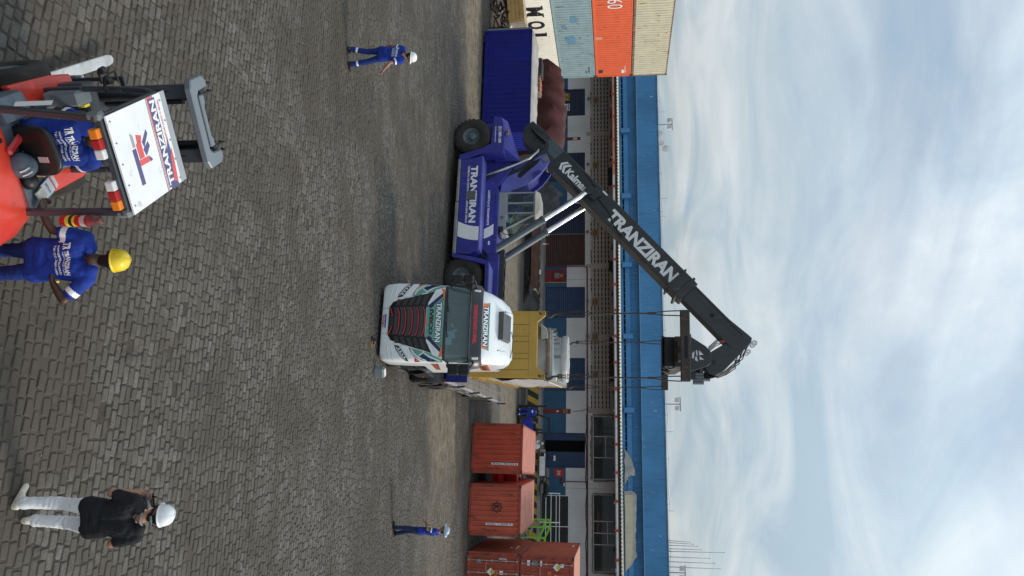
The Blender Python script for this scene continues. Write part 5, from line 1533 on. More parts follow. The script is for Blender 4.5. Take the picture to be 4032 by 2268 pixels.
# roof hatch
rx = MB(); rx.box((-1.33, -.12, 3.55), (.60, .80, .07), (0, rad(17), 0)); rx.box((-1.02, -.12, 3.44), (.06, .86, .16), (0, rad(17), 0)); rx.box((-1.33, -.12, 3.50), (.66, .86, .05), (0, rad(17), 0))
rx.build("roof_hatch", M_hatch, tr, bevel=.03, seg=2)
q = MB(); q.tube([(-1.9, -.1, 3.66), (-1.85, .15, 3.71), (-1.85, .45, 3.70), (-1.95, .7, 3.64)], .012, 5); q.build("roof_cable", M_black, tr)
for y, z, x in ((-.62, 3.5, -1.4), (.62, 3.35, -1.05)):
    q = MB(); q.cyl((x, y, z), (x - .25, y, z + .22), .006, n=5); q.ball((x, y, z), .025, 8, 6); q.build("aerial", M_black, tr)
# mirrors
for s, y0, y1 in ((1, 1.20, 1.50), (-1, -1.17, -1.40)):
    for z0, z1 in ((2.08, 2.39), (2.41, 2.70)):
        c = MB(); c.box((-.10, (y0 + y1) / 2, (z0 + z1) / 2), (.20, abs(y1 - y0), z1 - z0)); c.build("mirror_housing", M_black, tr, bevel=.05, seg=3)
    for z in (2.02, 2.74):
        q = MB(); q.tube([(-.36, s * 1.08, z + .02), (-.18, s * 1.20, z + .01), (-.10, s * 1.28, z + (.04 if z < 2.3 else -.04))], .028, 8); q.build("mirror_arm", M_black, tr, smooth=50)
# sides: door print, side lettering, steps, tank
M_side = lambda x, z, s=1: frame((x, s * (LI(z)[0] + .002), z), (-s, 0, 0), (0, s, 0))
for s in (1, -1):
    decal([(-.5, -.18), (.5, -.14), (.5, .14), (-.5, .18)], M_side(-1.45, 2.92, s), M_livor, tr, "side_print")
    decal([(-.5, -.24), (.5, -.20), (.5, -.155), (-.5, -.195)], M_side(-1.45, 2.92, s), M_gutterw, tr, "side_print")
    lettering("TRANZIRAN", .85, .17, M_side(-1.45, 2.92, s) @ Matrix.Translation((0, 0, .004)), M_hatch, tr, .02)
    decal([(-.1, -.12), (.1, -.12), (0, .10)], M_side(-1.75, 2.45, s), M_printblk, tr, "round_badge")
    decal([(-.55, -.1), (.6, -.16), (.6, -.03), (-.55, .12)], M_side(-.95, 1.62, s), M_livred, tr, "side_print")
    st = MB(); st.bx(-.85, -.35, s * .78, s * 1.10, .32, .42); st.bx(-.85, -.4, s * .80, s * 1.12, .66, .74); st.build("step", M_black, tr, bevel=.01)
    ar = MB(); ar.lathe([(.60, -.26), (.66, -.26), (.66, .26), (.60, .26), (.60, -.26)], (-1.40, s * .98, .52), (0, 1, 0), 36)
    ar.v = [(x, y, z) if z > .55 else (x, y, .55) for x, y, z in ar.v]; ar.build("wheel_arch", M_black, tr, smooth=40)
    q = MB(); q.bx(-.98, -.90, s * 1.155, s * 1.17, .95, 1.0); q.build("side_marker", M_orange, tr)
M_alu = mat("polished_hub", (.55, .55, .55), .25, .8, var=.2)
for s in (-1, 1):
    wheel(tr, (-1.40, s * 1.0, .50), .50, .30, M_alu, s)
    for x in (-4.55, -5.85): wheel(tr, (x, s * .92, .50), .50, .56, M_alu, s)
    fd = MB(); fd.lathe([(.58, -.30), (.62, -.30), (.62, .30), (.58, .30), (.58, -.30)], (-4.55, s * .92, .50), (0, 1, 0), 30); fd.v = [(x, y, z) if z > .62 else (x, y, .62) for x, y, z in fd.v]; fd.build("rear_mudguard", M_black, tr, smooth=40)
    tk = MB(); tk.bx(-3.7, -2.3, s * .62, s * 1.12, .38, .98); tk.build("fuel_tank", M_alu if s < 0 else M_black, tr, bevel=.08, seg=3)
    q = MB(); q.bx(-3.5, -3.44, s * 1.12, s * 1.13, .62, .66); q.build("side_marker", M_orange, tr)
ch = MB(); ch.bx(-6.6, -1.0, -.44, -.34, .62, .90); ch.bx(-6.6, -1.0, .34, .44, .62, .90); ch.cyl((-5.0, 0, .98), (-5.0, 0, 1.06), .5, n=24); ch.bx(-.9, -.1, -.9, .9, .35, .8)
ch.build("chassis", M_black, tr)
fl_ = MB(); fl_.prism([(-2.16, 2.1), (-2.16, 3.35), (-2.45, 3.2), (-2.45, 2.1)], 'y', -1.05, -.98); fl_.prism([(-2.16, 2.1), (-2.16, 3.35), (-2.45, 3.2), (-2.45, 2.1)], 'y', .98, 1.05); fl_.build("rear_fairing", M_cabwhite, tr)

# ------------------------------------------------------------------ flatbed trailer behind it
tl = thing("flatbed_trailer", "long flatbed trailer with bare plank deck behind the white cab", "trailer", (1.96, 25.66, .20), (rad(-.55), 0, rad(-11.7)))
M_plank = [mat("grey_deck_plank_%s" % n, c, .85, var=.25, scale=2.0, bump=.5, bscale=30, streak=.4, scol=(.07, .062, .055)) for n, c in (("a", (.15, .138, .122)), ("b", (.115, .104, .092)), ("c", (.18, .168, .15)))]
MW = 1.27; TLN = 13.2
npl = 10; pw = (2 * MW - .20) / npl
for k in range(npl):
    x = -MW + .10 + pw * (k + .5)
    y = .12 - random.uniform(0, 2.5)
    while y < TLN - .1:
        ln = random.uniform(2.6, 4.2); a = max(.12, y); b_ = min(TLN - .08, y + ln - .012)
        if b_ - a > .2:
            MB().box((x, (a + b_) / 2, 1.225 + random.uniform(-.003, .003)), (pw - .012, b_ - a, .04)).build("plank", random.choice(M_plank), tl)
        y += ln
M_rail = mat("lilac_grey_rail", (0.30, 0.285, 0.31), .6, var=.2, streak=.4, scol=(.10, .09, .09))
for s in (-1, 1):
    MB().bx(s * (MW - .10), s * MW, .1, TLN, 1.12, 1.262).build("side_rail", M_rail, tl, bevel=.01)
    for k in range(16): 
        MB().bx(s * (MW - .13), s * (MW - .03), .5 + .8 * k, .58 + .8 * k, 1.02, 1.118).build("rope_hook", M_black, tl)
    for y in (1.9, 5.2, 8.6, 13.05):
        q = MB(); q.bx(s * (MW - .02), s * (MW + .035), y - .04, y + .04, 1.08, 1.52); q.bx(s * (MW - .02), s * (MW + .035), y + .12, y + .17, 1.08, 1.42); q.build("stake", M_black, tl)
    gd = MB()
    for z in (.55, .80): gd.bx(s * (MW - .08), s * (MW - .05), 2.9, 8.6, z - .05, z + .05)
    for y in (3.0, 4.9, 6.7, 8.5): gd.bx(s * (MW - .05), s * (MW - .02), y - .03, y + .03, .5, 1.1)
    gd.build("side_guard", M_tread, tl)
    for y in (9.2, 10.45, 11.7): wheel(tl, (s * 1.02, y, .50), .50, .42, M_rail, s).rotation_euler = (0, 0, rad(-90))
    lg = MB(); lg.bx(s * .75 - .06, s * .75 + .06, 2.5, 2.62, .15, 1.1); lg.bx(s * .75 - .14, s * .75 + .14, 2.45, 2.67, .12, .17); lg.build("landing_leg", M_black, tl)
ch = MB(); ch.bx(-.5, -.38, .3, 13.0, .75, 1.12); ch.bx(.38, .5, .3, 13.0, .75, 1.12)
for k in range(12): ch.bx(-1.2, 1.2, .5 + 1.1 * k, .6 + 1.1 * k, 1.0, 1.115)
ch.build("chassis", M_black, tl)
hb_ = MB(); hb_.bx(-MW, MW, -.02, .05, 1.20, 1.95); hb_.build("headboard", mat("headboard_blue", (.006, .010, .13), .4, var=.15), tl, bevel=.01)
q = MB(); q.bx(MW + .0, MW + .04, -.05, .06, 1.02, 1.18); q.build("red_reflector", M_redprint, tl); q = MB(); q.bx(MW + .0, MW + .03, -.05, .04, 1.20, 1.34); q.build("white_reflector", M_gutterw, tl)
bp_ = MB(); bp_.bx(-1.2, 1.2, TLN - .1, TLN + .02, .55, .75); bp_.bx(-1.2, 1.2, TLN - .05, TLN + .03, .95, 1.12); bp_.build("rear_bumper", M_black, tl)
# ------------------------------------------------------------------ red forklift in the foreground
FKR = rad(117)
FKO = Vector((-1.2, 6.155, 1.0))
fk = thing("forklift", "red forklift with a white printed roof panel in the near corner", "forklift", FKO, (0, 0, FKR))
FKM = Matrix.Translation(FKO) @ Euler((0, 0, FKR)).to_matrix().to_4x4()
M_fkred = mat("forklift_red", (0.62, 0.052, 0.030), .34, var=.12, scale=3, coat=.15, streak=.3, scol=(.28, .045, .035), rust=.05, rcol=(.20, .06, .05))
M_fkgrey = mat("slate_plastic", (0.085, 0.115, 0.145), .45, var=.15, scale=3)
M_fkdark = mat("charcoal_frame", (0.045, 0.053, 0.062), .4, var=.15)
M_mastgrey = mat("mast_blue_grey", (0.155, 0.18, 0.20), .42, var=.08)
M_roofw = mat("white_roof_panel", (0.74, 0.75, 0.755), .4, var=.06, scale=4, rust=.06, rcol=(.48, .46, .43))
M_roofgrey = mat("scuffed_grey_strip", (0.33, 0.35, 0.36), .5, var=.12)
M_seat = mat("black_vinyl", (0.013, 0.013, 0.013), .38, var=.3)
# counterweight and body
cwt = hull([(x, s * y, z) for s in (-1, 1) for x, y, z in ((-.19, .50, .98), (-.19, .52, .40), (-.02, .62, .72), (-.05, .60, .50), (-.35, .66, .86), (-.9, .66, .92), (-1.25, .55, .90), (-1.42, .30, .86), (-.9, .64, .25), (-1.3, .5, .25), (-.25, .5, .25), (-.9, .42, 1.06), (-1.25, .25, 1.02), (-.22, .40, 1.0))])
cwt.build("counterweight", M_fkred, fk, bevel=.03, seg=2, smooth=35)
ck = MB(); ck.cyl((-.28, .20, 1.0), (-.28, .20, 1.012), .022, n=12); ck.build("filler_cap", M_black, fk)
mb = MB(); mb.bx(-.18, 1.05, -.36, .36, .22, .55); mb.build("chassis", M_fkdark, fk, bevel=.02)
hd = hull([(x, y, z) for x, y, z in ((-.18, -.50, .95), (-.18, .50, .95), (.34, -.46, .88), (.34, .44, .88), (-.18, -.52, .45), (-.18, .52, .45), (.40, -.48, .45), (.40, .46, .45), (.1, -.50, .93), (.1, .5, .93))])
hd.build("engine_hood", M_fkgrey, fk, bevel=.05, seg=3, smooth=40)
sd = hull([(x, y, z) for x, y, z in ((-.15, .30, 1.02), (.15, .32, 1.05), (.30, .34, .92), (-.15, .52, .98), (.2, .52, .96), (.36, .50, .80), (-.15, .3, .85), (.3, .3, .8), (.3, .5, .7), (-.15, .52, .7))])
sd.build("side_console", M_fkgrey, fk, bevel=.03, seg=2, smooth=40)
rb = MB(); rb.box((-.05, .16, 1.0), (.46, .07, .05), (0, .12, .35)); rb.build("seat_lever", M_red, fk, bevel=.02)
# floor, fenders, wheels
MB().bx(.36, 1.0, -.42, .42, .46, .50).build("floor_plate", M_fkdark, fk)
for s in (1, -1):
    fe = hull([(x, s * y, z) for x, y, z in ((.34, .53, .72), (.40, .28, .72), (1.14, .30, .76), (1.19, .36, .74), (1.20, .47, .73), (.36, .53, .62), (1.2, .30, .62), (1.2, .47, .62), (.9, .52, .74))])
    fe.build("front_fender", M_fkred, fk, bevel=.015)
    wheel(fk, (.82, s * .545, .36), .36, .18, M_hubgrey, s, nuts=6, mt=M_tyredust, lugs=False)
    wheel(fk, (-.72, s * .46, .27), .27, .17, M_hubgrey, s, nuts=6)
    tc_ = MB(); tc_.cyl((.52, s * .29, .74), (1.02, s * .27, 1.02), .055, n=14); tc_.cyl((.40, s * .30, .68), (.55, s * .29, .76), .035, n=12)
    tc = tc_.build("tilt_cylinder", M_fkdark, fk, smooth=40)
    q = MB(); q.box((.76, s * .28, .94), (.10, .02, .03), (0, -.5, 0)); q.build("label_strip", M_print, tc)
    br_ = MB(); br_.bx(.34, .55, s * .29 - .07, s * .29 - .045, .62, .80); br_.bx(.34, .55, s * .29 + .045, s * .29 + .07, .62, .80); br_.build("tilt_bracket", M_fkred, fk)
tk = MB(); tk.bx(.62, .84, .26, .40, .80, 1.16); tko = tk.build("oil_tank", M_mastgrey, fk, bevel=.02)
q = MB(); q.bx(.70, .78, .235, .259, 1.08, 1.15); q.build("label", M_yelsign, tko)
cowl = MB(); cowl.prism([(.95, .5), (1.08, .5), (1.08, 1.02), (1.02, 1.10), (.92, 1.02)], 'y', -.40, .42); cowl.build("cowl", M_fkdark, fk, bevel=.02)
pn = MB()
for y in (-.30, -.18, -.06, .06): pn.cyl((.92, y - .02, .98), (.84, y - .02, 1.20), .012, n=6); 
for y in (-.30, -.18, -.06, .06): pn.ball((.84, y - .02, 1.21), .022, 8, 6)
pn.build("levers", M_black, fk)
cmb_ = MB(); cmb_.prism([(.95, 1.00), (1.02, 1.00), (1.02, 1.20), (.95, 1.20)], 'y', -.44, -.20)
cmb_.build("grey_bracket", M_mastgrey, fk, bevel=.01)
st = MB(); st.lathe([(.13, -.012), (.15, 0), (.13, .012), (.118, 0), (.13, -.012)], (.62, .08, 1.10), (-.45, 0, .9), 24); st.bar((.62, .08, 1.10), (.82, .08, .80), .045, .045); st.bar((.62, -.05, 1.10), (.62, .21, 1.10), .02, .015)
st.build("steering_wheel", M_black, fk)
# seat
se = MB()
rows = []
for t in np.linspace(0, 1, 9):
    z = .92 + .42 * t; x = .02 - .10 * t; hw_ = .23 * (1 - .10 * t ** 3); r_ = []
    for k in range(17):
        a = 2 * math.pi * k / 16
        c_, s_ = math.cos(a), math.sin(a)
        r_.append((x + .055 * math.copysign(abs(c_) ** .5, c_) * (1 - .6 * t ** 6), .03 + hw_ * math.copysign(abs(s_) ** .4, s_) * (1 - .35 * t ** 8), z))
    rows.append(r_)
se.grid(rows); se.v.append((-.08, .03, 1.36)); n_ = len(se.v) - 1
for k in range(16): se.f.append((8 * 17 + k, 8 * 17 + k + 1, n_)); se.m.append(0)
seo = se.build("seat", M_seat, fk, smooth=60)
MB().bx(-.02, .42, -.20, .26, .86, .98).build("seat_cushion", M_seat, fk, bevel=.05, seg=3)
decal(rect(.05, .11), frame((-.098, -.03, 1.20), (0, -1, 0), (-1, 0, -.2)), mat("pink_label", (.55, .38, .38), .6), seo, "label", .006)
# overhead guard
for s in (1, -1):
    MB().bar((-.22, s * .47, .92), (-.44, s * .40, 2.09), .075, .055, (0, 1, 0)).build("rear_pillar", M_fkdark, fk, bevel=.01)
for s in (1, -1):
    fp = MB()
    P = [(.78, s * .40, .70), (.76, s * .40, 1.15), (.70, s * .395, 1.60), (.60, s * .39, 1.90), (.45, s * .385, 2.06), (.20, s * .38, 2.10)]
    for a, b in zip(P[:-1], P[1:]): fp.bar(a, b, .06, .05, (0, 1, 0))
    fp.build("front_pillar", M_fkdark, fk, bevel=.008)
rr_ = MB(); rr_.bx(-.45, -.39, -.42, .42, 2.055, 2.115); rr_.bx(.39, .44, -.41, .41, 2.06, 2.115)
for s in (1, -1): rr_.bx(-.39, .39, s * .40 - .025, s * .40 + .025, 2.06, 2.115)
rr_.build("roof_frame", M_fkdark, fk, bevel=.008)
for s in (1, -1): MB().box((-.425, s * .415, 2.06), (.09, .07, .13)).build("corner_joint", M_grey, fk, bevel=.02)
decal(rect(.045, .34), frame((-.295, .505, 1.45), (0, 1, 0), (-.6, .75, 0)), M_print, fk, "brand_strip")
rp = MB(); rp.add([(-.435, -.43, 2.135), (-.435, .41, 2.135), (.43, .425, 2.150), (.43, -.40, 2.150), (-.435, -.43, 2.150), (-.435, .41, 2.150), (.43, .425, 2.165), (.43, -.40, 2.165)], [(0, 1, 2, 3), (7, 6, 5, 4), (0, 4, 5, 1), (1, 5, 6, 2), (2, 6, 7, 3), (3, 7, 4, 0)])
rpo = rp.build("roof_panel", M_roofw, fk)
RZ = Vector((-.01734, 0, 1)).normalized()
RFM = Matrix.Identity(4)     # roof sheet coordinates: u to the viewer's right, v forward
def roof_pt(u, v, off=.0): return Vector((v, -u, 2.1575 + .01734 * v + off))
RFM = frame(roof_pt(0, 0), (0, -1, 0), RZ)
def roof_decal(poly, m_, nm, off=.0006, th=.0012): return decal(poly, RFM @ Matrix.Translation((0, 0, off)), m_, rpo, nm, th)
M_pnavy = mat("faded_navy_print", (0.085, 0.085, 0.20), .45, var=.08)
M_pred = mat("faded_red_print", (0.66, 0.10, 0.095), .45, var=.08)
M_pgrey = mat("grey_print", (0.32, 0.33, 0.34), .45, var=.08)
roof_decal([(-.425, .36), (.40, .34), (.40, .428), (-.425, .428)], M_roofgrey, "grey_strip")
# long word and its stripes near the front edge
roof_decal([(-.42, .130), (.41, .105), (.41, .113), (-.42, .138)], M_pnavy, "stripe"); roof_decal([(-.42, .147), (.41, .122), (.41, .131), (-.42, .156)], M_pred, "stripe")
roof_decal([(-.42, .158), (-.06, .150), (-.26, .200), (-.42, .240)], M_pred, "red_field")
roof_decal([(.415, .165), (.08, .245), (-.05, .30), (.12, .30), (.30, .26), (.415, .30)], M_pnavy, "navy_field", .0004)
roof_decal([(.36, .232), (.14, .278), (.06, .318), (.17, .315), (.37, .29)], M_pred, "red_field", .0014)
roof_decal([(.17, .315), (.38, .292), (.38, .302), (.16, .325)], M_roofw, "white_stripe", .0016)
TM = RFM @ Matrix.Translation((-.005, .200, .0022)) @ Matrix.Rotation(rad(178.3), 4, 'Z')
decal(rect(.80, .098), TM, M_pnavy, rpo, "lettering_field", .0006)
lettering("TRANZIRAN", .765, .076, TM @ Matrix.Translation((0, 0, .001)), M_print, rpo, .035, thick=.0006)
lettering("TRANSPORTANDO O BRASIL", .40, .022, RFM @ Matrix.Translation((-.17, .292, .0022)) @ Matrix.Rotation(rad(178.3), 4, 'Z'), M_pred, rpo, .01, thick=.0006)
# monogram in the middle
MG = lambda P: [(-u * 1.25 + .03, -v * 1.35 - .06) for u, v in P]
for P, m_ in (([(-.17, .085), (.08, .085), (.08, .125), (-.17, .125)][::1], M_pnavy), ([(-.045, -.02), (-.005, -.02), (-.005, .085), (-.045, .085)], M_pred),
              ([(.0, .02), (.10, .02), (.125, .045), (.10, .075), (.0, .075)], M_pred), ([(.10, .02), (.145, .0), (.165, .055), (.12, .06)], M_pred), ([(.0, .0), (.05, .015), (.09, -.05), (.055, -.06)], M_pnavy),
              ([(.06, .0), (.10, .01), (.17, -.06), (.14, -.07)], M_pnavy), ([(-.04, -.055), (-.005, -.025), (-.03, -.02), (-.05, -.03)], M_pnavy), ([(.09, .085), (.17, .085), (.19, .11), (.09, .11)], M_pgrey)):
    roof_decal(MG(P), m_, "monogram")
rv = MB()
for u in (-.36, -.18, 0, .18, .36):
    for v in (-.40, .33): p = roof_pt(u, v, .002); rv.cyl(p, p + Vector((0, 0, .006)), .007, n=6)
rv.build("rivets", M_grey, rpo, kind='stuff')
# tail lights under the roof edge
for y0, s in ((.20, 1), (-.24, -1)):
    seq = (M_orange, M_red, M_gutterw) if s > 0 else (M_gutterw, M_red, M_orange)
    e_ = link("tail_light", None, fk); e_.location = (-.475, y0, 2.045)
    for k, m_ in enumerate(seq):
        o = MB().box((0, .085 - .085 * k, 0), (.06, .083, .075), None).build("lens", m_, e_, bevel=.012, seg=2)
# mast
for s, yc in ((1, .26), (-1, -.40)):
    m_ = MB(); m_.bx(1.18, 1.30, yc - .035, yc + .035, .06, 2.0); m_.bx(1.30, 1.42, yc - .05 * s - .03, yc - .05 * s + .03, .06, 1.98); m_.bx(1.14, 1.19, yc - .07, yc + .07, .06, 1.98)
    m_.build("mast_rail", M_fkdark, fk, bevel=.006)
    q = MB(); q.cyl((1.24, yc - .11 * s, .15), (1.24, yc - .11 * s, 1.85), .032, n=12); q.build("lift_cylinder", M_black, fk, smooth=40)
    h_ = MB(); h_.tube([(1.15, yc - .04, .5), (1.13, yc - .03, 1.2), (1.16, yc - .06 * s, 1.9)], .014, 6); h_.tube([(1.15, yc + .03, .5), (1.12, yc + .02, 1.3), (1.16, yc, 1.9)], .014, 6); h_.build("mast_hose", M_hose, fk)
    c = MB(); c.bx(1.29, 1.33, yc - .10 * s - .02, yc - .10 * s + .02, .2, 1.95); c.build("lift_chain", M_rustblk, fk)
q = MB(); q.bx(1.175, 1.182, .24, .30, 1.30, 1.62); q.build("warning_strip", M_print, fk); q = MB(); q.bx(1.173, 1.181, .22, .30, 1.05, 1.16); q.build("red_reflector", M_red, fk)
top = MB()
outl = [(1.06, .30), (1.10, .385), (1.32, .385), (1.38, .33), (1.38, .26), (1.20, .25), (1.155, .20), (1.155, -.33), (1.20, -.38), (1.38, -.40), (1.38, -.47), (1.32, -.525), (1.10, -.525), (1.06, -.44)]
top.prism(outl, 'z', 1.985, 2.06); top.build("mast_crosshead", M_mastgrey, fk, bevel=.012)
inn_ = MB(); inn_.prism([(1.22, .20), (1.30, .20), (1.30, .12), (1.27, .08), (1.27, -.22), (1.30, -.26), (1.30, -.33), (1.22, -.33)], 'z', 1.96, 2.045); inn_.bx(1.31, 1.35, -.34, .21, 1.90, 1.97); inn_.build("inner_crosshead", M_mastgrey, fk, bevel=.01)
for yc in (.24, -.38):
    q = MB()
    for d in (-.04, .04): q.tube([(1.36, yc + d, 2.02), (1.44, yc + d, 2.06), (1.47, yc + d, 2.0)], .012, 6)
    q.cyl((1.34, yc - .07, 1.98), (1.34, yc + .07, 1.98), .05, n=14); q.build("chain_anchor", M_black, fk)
for z in (.35, .95): MB().bx(1.16, 1.26, -.42, .30, z - .05, z + .05).build("mast_crossbar", M_fkdark, fk, bevel=.01)
cr = MB(); cr.bx(1.42, 1.50, -.48, .40, .12, .20); cr.bx(1.42, 1.50, -.48, .40, .48, .55)
for y in (-.44, -.2, .1, .36): cr.bx(1.43, 1.47, y - .02, y + .02, .2, 1.1)
cr.bx(1.43, 1.47, -.46, .38, 1.08, 1.13); cr.build("load_backrest", M_fkdark, fk, bevel=.006)
M_fork = mat("bright_worn_fork", (0.50, 0.50, 0.49), .45, .4, var=.25, scale=5, streak=.4)
for y in (.33, -.42):
    f_ = MB(); f_.bx(1.50, 1.545, y - .065, y + .065, .035, .62)
    P = [(1.50, y - .065), (1.50, y + .065), (2.82, y + .065), (2.90, y + .045), (2.93, y), (2.90, y - .045), (2.82, y - .065)]
    f_.prism(P, 'z', .03, .065); f_.build("fork", M_fork, fk, bevel=.006)
for x, y, z in ((.98, .52, 1.22), (.55, .50, 1.55)):
    l_ = MB(); l_.cyl((x, y, z), (x + .06, y, z), .032, .038, n=14); l_.bar((x, .40, z - .02), (x, y, z - .02), .02, .02); l_.build("work_lamp", M_black, fk, smooth=40)
q = MB(); q.tube([(.50, .44, 1.55), (.50, .56, 1.60), (.62, .58, 1.62), (.66, .47, 1.60)], .01, 6); q.build("lamp_guard", M_black, fk)
# fire extinguisher strapped to the right rear pillar
xt = thing("fire_extinguisher", "red fire extinguisher in clear wrapping strapped to the forklift's right rear pillar", "extinguisher", FKM @ Vector((-.44, -.475, 1.46)), (0, 0, FKR))
b = MB(); b.lathe([(.005, 0), (.040, .0), (.048, .02), (.048, .27), (.040, .30), (.018, .325), (.016, .35), (.005, .35)], (0, 0, 0), (-.14, .05, 1), 20); b.build("cylinder", mat("extinguisher_red", (.50, .015, .015), .25, var=.05), xt, smooth=40)
lb_ = MB(); lb_.lathe([(.0488, .07), (.0492, .075), (.0492, .165), (.0488, .17)], (0, 0, 0), (-.14, .05, 1), 20); lb_.v = lb_.v; lb_.build("yellow_label", M_yelsign, xt, smooth=40)
l2 = MB(); l2.lathe([(.0497, .11), (.0500, .115), (.0500, .14), (.0497, .145)], (0, 0, 0), (-.14, .05, 1), 20); l2.build("label_band", M_printblk, xt, smooth=40)
l3 = MB(); l3.lathe([(.0495, .225), (.0498, .23), (.0498, .27), (.0495, .275)], (0, 0, 0), (-.14, .05, 1), 20); l3.build("steel_band", M_lens, xt, smooth=40)
wr = MB(); wr.lathe([(.046, .28), (.054, .30), (.050, .36), (.03, .42), (.012, .43)], (0, 0, 0), (-.14, .05, 1), 14); wr.build("plastic_wrap", glassmat("clear_film", (.9, .75, .75), .15, .35), xt)
vl = MB(); vl.box((-.048, .018, .37), (.07, .03, .05)); vl.build("valve", M_red, xt, bevel=.01)
# things lying on the engine hood
cp = thing("helmet", "slate grey hard hat lying on the forklift hood behind the seat", "helmet", FKM @ Vector((-.15, -.06, 1.0)), (0, 0, FKR + .4))
h_ = MB(); h_.lathe([(.005, .135), (.04, .132), (.075, .115), (.10, .08), (.112, .03), (.113, .0), (.106, .0)], (0, 0, 0), (-.2, 0, 1), 28)
h_.build("shell", M_fkgrey, cp, smooth=60)
pk = MB(); pk.prism([(.09, -.07), (.16, -.05), (.175, 0), (.16, .05), (.09, .07)], 'z', -.012, .0); pk.build("peak", M_fkgrey, cp)
for d in (-.022, .022): MB().tube([(-.10 - .02, d, .075), (-.07 - .03, d, .11), (-.03 - .03, d, .135)], .006, 6).build("white_stripe", M_print, cp)
bl_ = thing("black_ball", "round black rubber cup beside the grey hard hat on the forklift", "cup", FKM @ Vector((-.10, -.22, .965)), (0, 0, 0))
b_ = MB(); b_.lathe([(.005, .085), (.05, .078), (.075, .045), (.080, .01), (.07, .0), (.005, .0)], (0, 0, 0), (0, 0, 1), 22); b_.build("cup_body", M_black, bl_, smooth=60)
hm = thing("wooden_handle", "short wooden handle lying beside the forklift's black seat", "tool", FKM @ Vector((.02, -.205, .955)), (0, 0, FKR - .4))
MB().cyl((-.11, 0, .012), (.11, 0, .012), .013, n=8).build("shaft", mat("bare_wood", (.42, .22, .09), .6, var=.2), hm, smooth=40)
pb = thing("paper_pad", "white form pad with a red band on the forklift hood", "paper", FKM @ Vector((.14, -.36, .948)), (0, rad(4), FKR + .25))
MB().bx(-.10, .10, -.07, .07, 0, .008).build("sheet", M_print, pb, bevel=.004)
MB().bx(.055, .075, -.068, .068, .0085, .0095).build("red_band", M_pred, pb)
MB().bx(.08, .12, -.06, .06, .004, .013).build("clip", M_gutterw, pb, bevel=.003)
lettering("NOTA 014", .10, .03, frame((-.02, 0, .0085), (0, -1, 0), (0, 0, 1)), M_printblk, pb, .01, thick=.001)
pd = thing("note_pad", "small blank cream note block on the forklift hood", "paper", FKM @ Vector((.0, -.385, .958)), (0, rad(3), FKR + .3))
MB().bx(-.055, .055, -.05, .05, 0, .02).build("sheets", mat("cream_paper", (.66, .64, .52), .8), pd, bevel=.002)
# ------------------------------------------------------------------ people
PAL_KEYS = ("skin", "shirt", "trousers", "shoe", "hair", "stripe", "cuff")
def cap_mesh(mb, a, ra, b, rb, n=12):
    a = Vector(a); b = Vector(b); d = b - a; L = d.length
    if L < 1e-5: d = Vector((0, 0, 1)); L = 1e-5; b = a + d * L
    d.normalize()
    prs = []
    for k in range(5):
        t = math.pi / 2 * (1 - k / 4); prs.append((a - d * ra * math.sin(t), max(ra * math.cos(t), 1e-4)))
    for k in range(1, 5):
        t = math.pi / 2 * k / 4; prs.append((b + d * rb * math.sin(t), max(rb * math.cos(t), 1e-4)))
    if L > 1e-4: prs.insert(5, (b, rb))
    mb.rings(prs, n)
def sdf(P, prim):
    a, ra, b, rb = (np.array(prim[0]), prim[1], np.array(prim[2]), prim[3])
    ab = b - a; L = max(float(ab @ ab), 1e-9)
    t = np.clip(((P - a) @ ab) / L, 0, 1)
    q = a + t[:, None] * ab
    return np.linalg.norm(P - q, axis=1) - (ra + t * (rb - ra))

def helmet(parent, c, col, fwd_, tilt=0.0, s=1.0):
    e_ = link("helmet", None, parent); e_.location = c
    e_.rotation_euler = (tilt, 0, math.atan2(-fwd_[0], fwd_[1]))
    m_ = MB()
    rows = []
    for i, (r, z) in enumerate(((.113, .0), (.112, .03), (.104, .07), (.082, .105), (.045, .128), (.003, .134))):
        rows.append([(r * s * math.cos(2 * math.pi * k / 28), 1.16 * r * s * math.sin(2 * math.pi * k / 28), z * s + (.006 if abs(k - 7) < 2 or abs(k - 21) < 2 else 0) * s) for k in range(29)])
    m_.grid(rows); m_.build("shell", col, e_, smooth=60)
    br = MB(); A = []; B = []
    for k in range(29):
        a = 2 * math.pi * k / 28; f = max(0, math.sin(a))
        A.append((.112 * s * math.cos(a), .130 * s * math.sin(a), .004)); w_ = .010 + .060 * f ** 3
        B.append(((.112 + w_ * .6) * s * math.cos(a), (.130 + w_) * s * math.sin(a), -.008 - .012 * f))
    C_ = [(x, y, z - .006) for x, y, z in B]; D_ = [(x, y, z - .008) for x, y, z in A]
    br.grid([A, B, C_, D_]); br.build("brim", col, e_, smooth=40)
    return e_

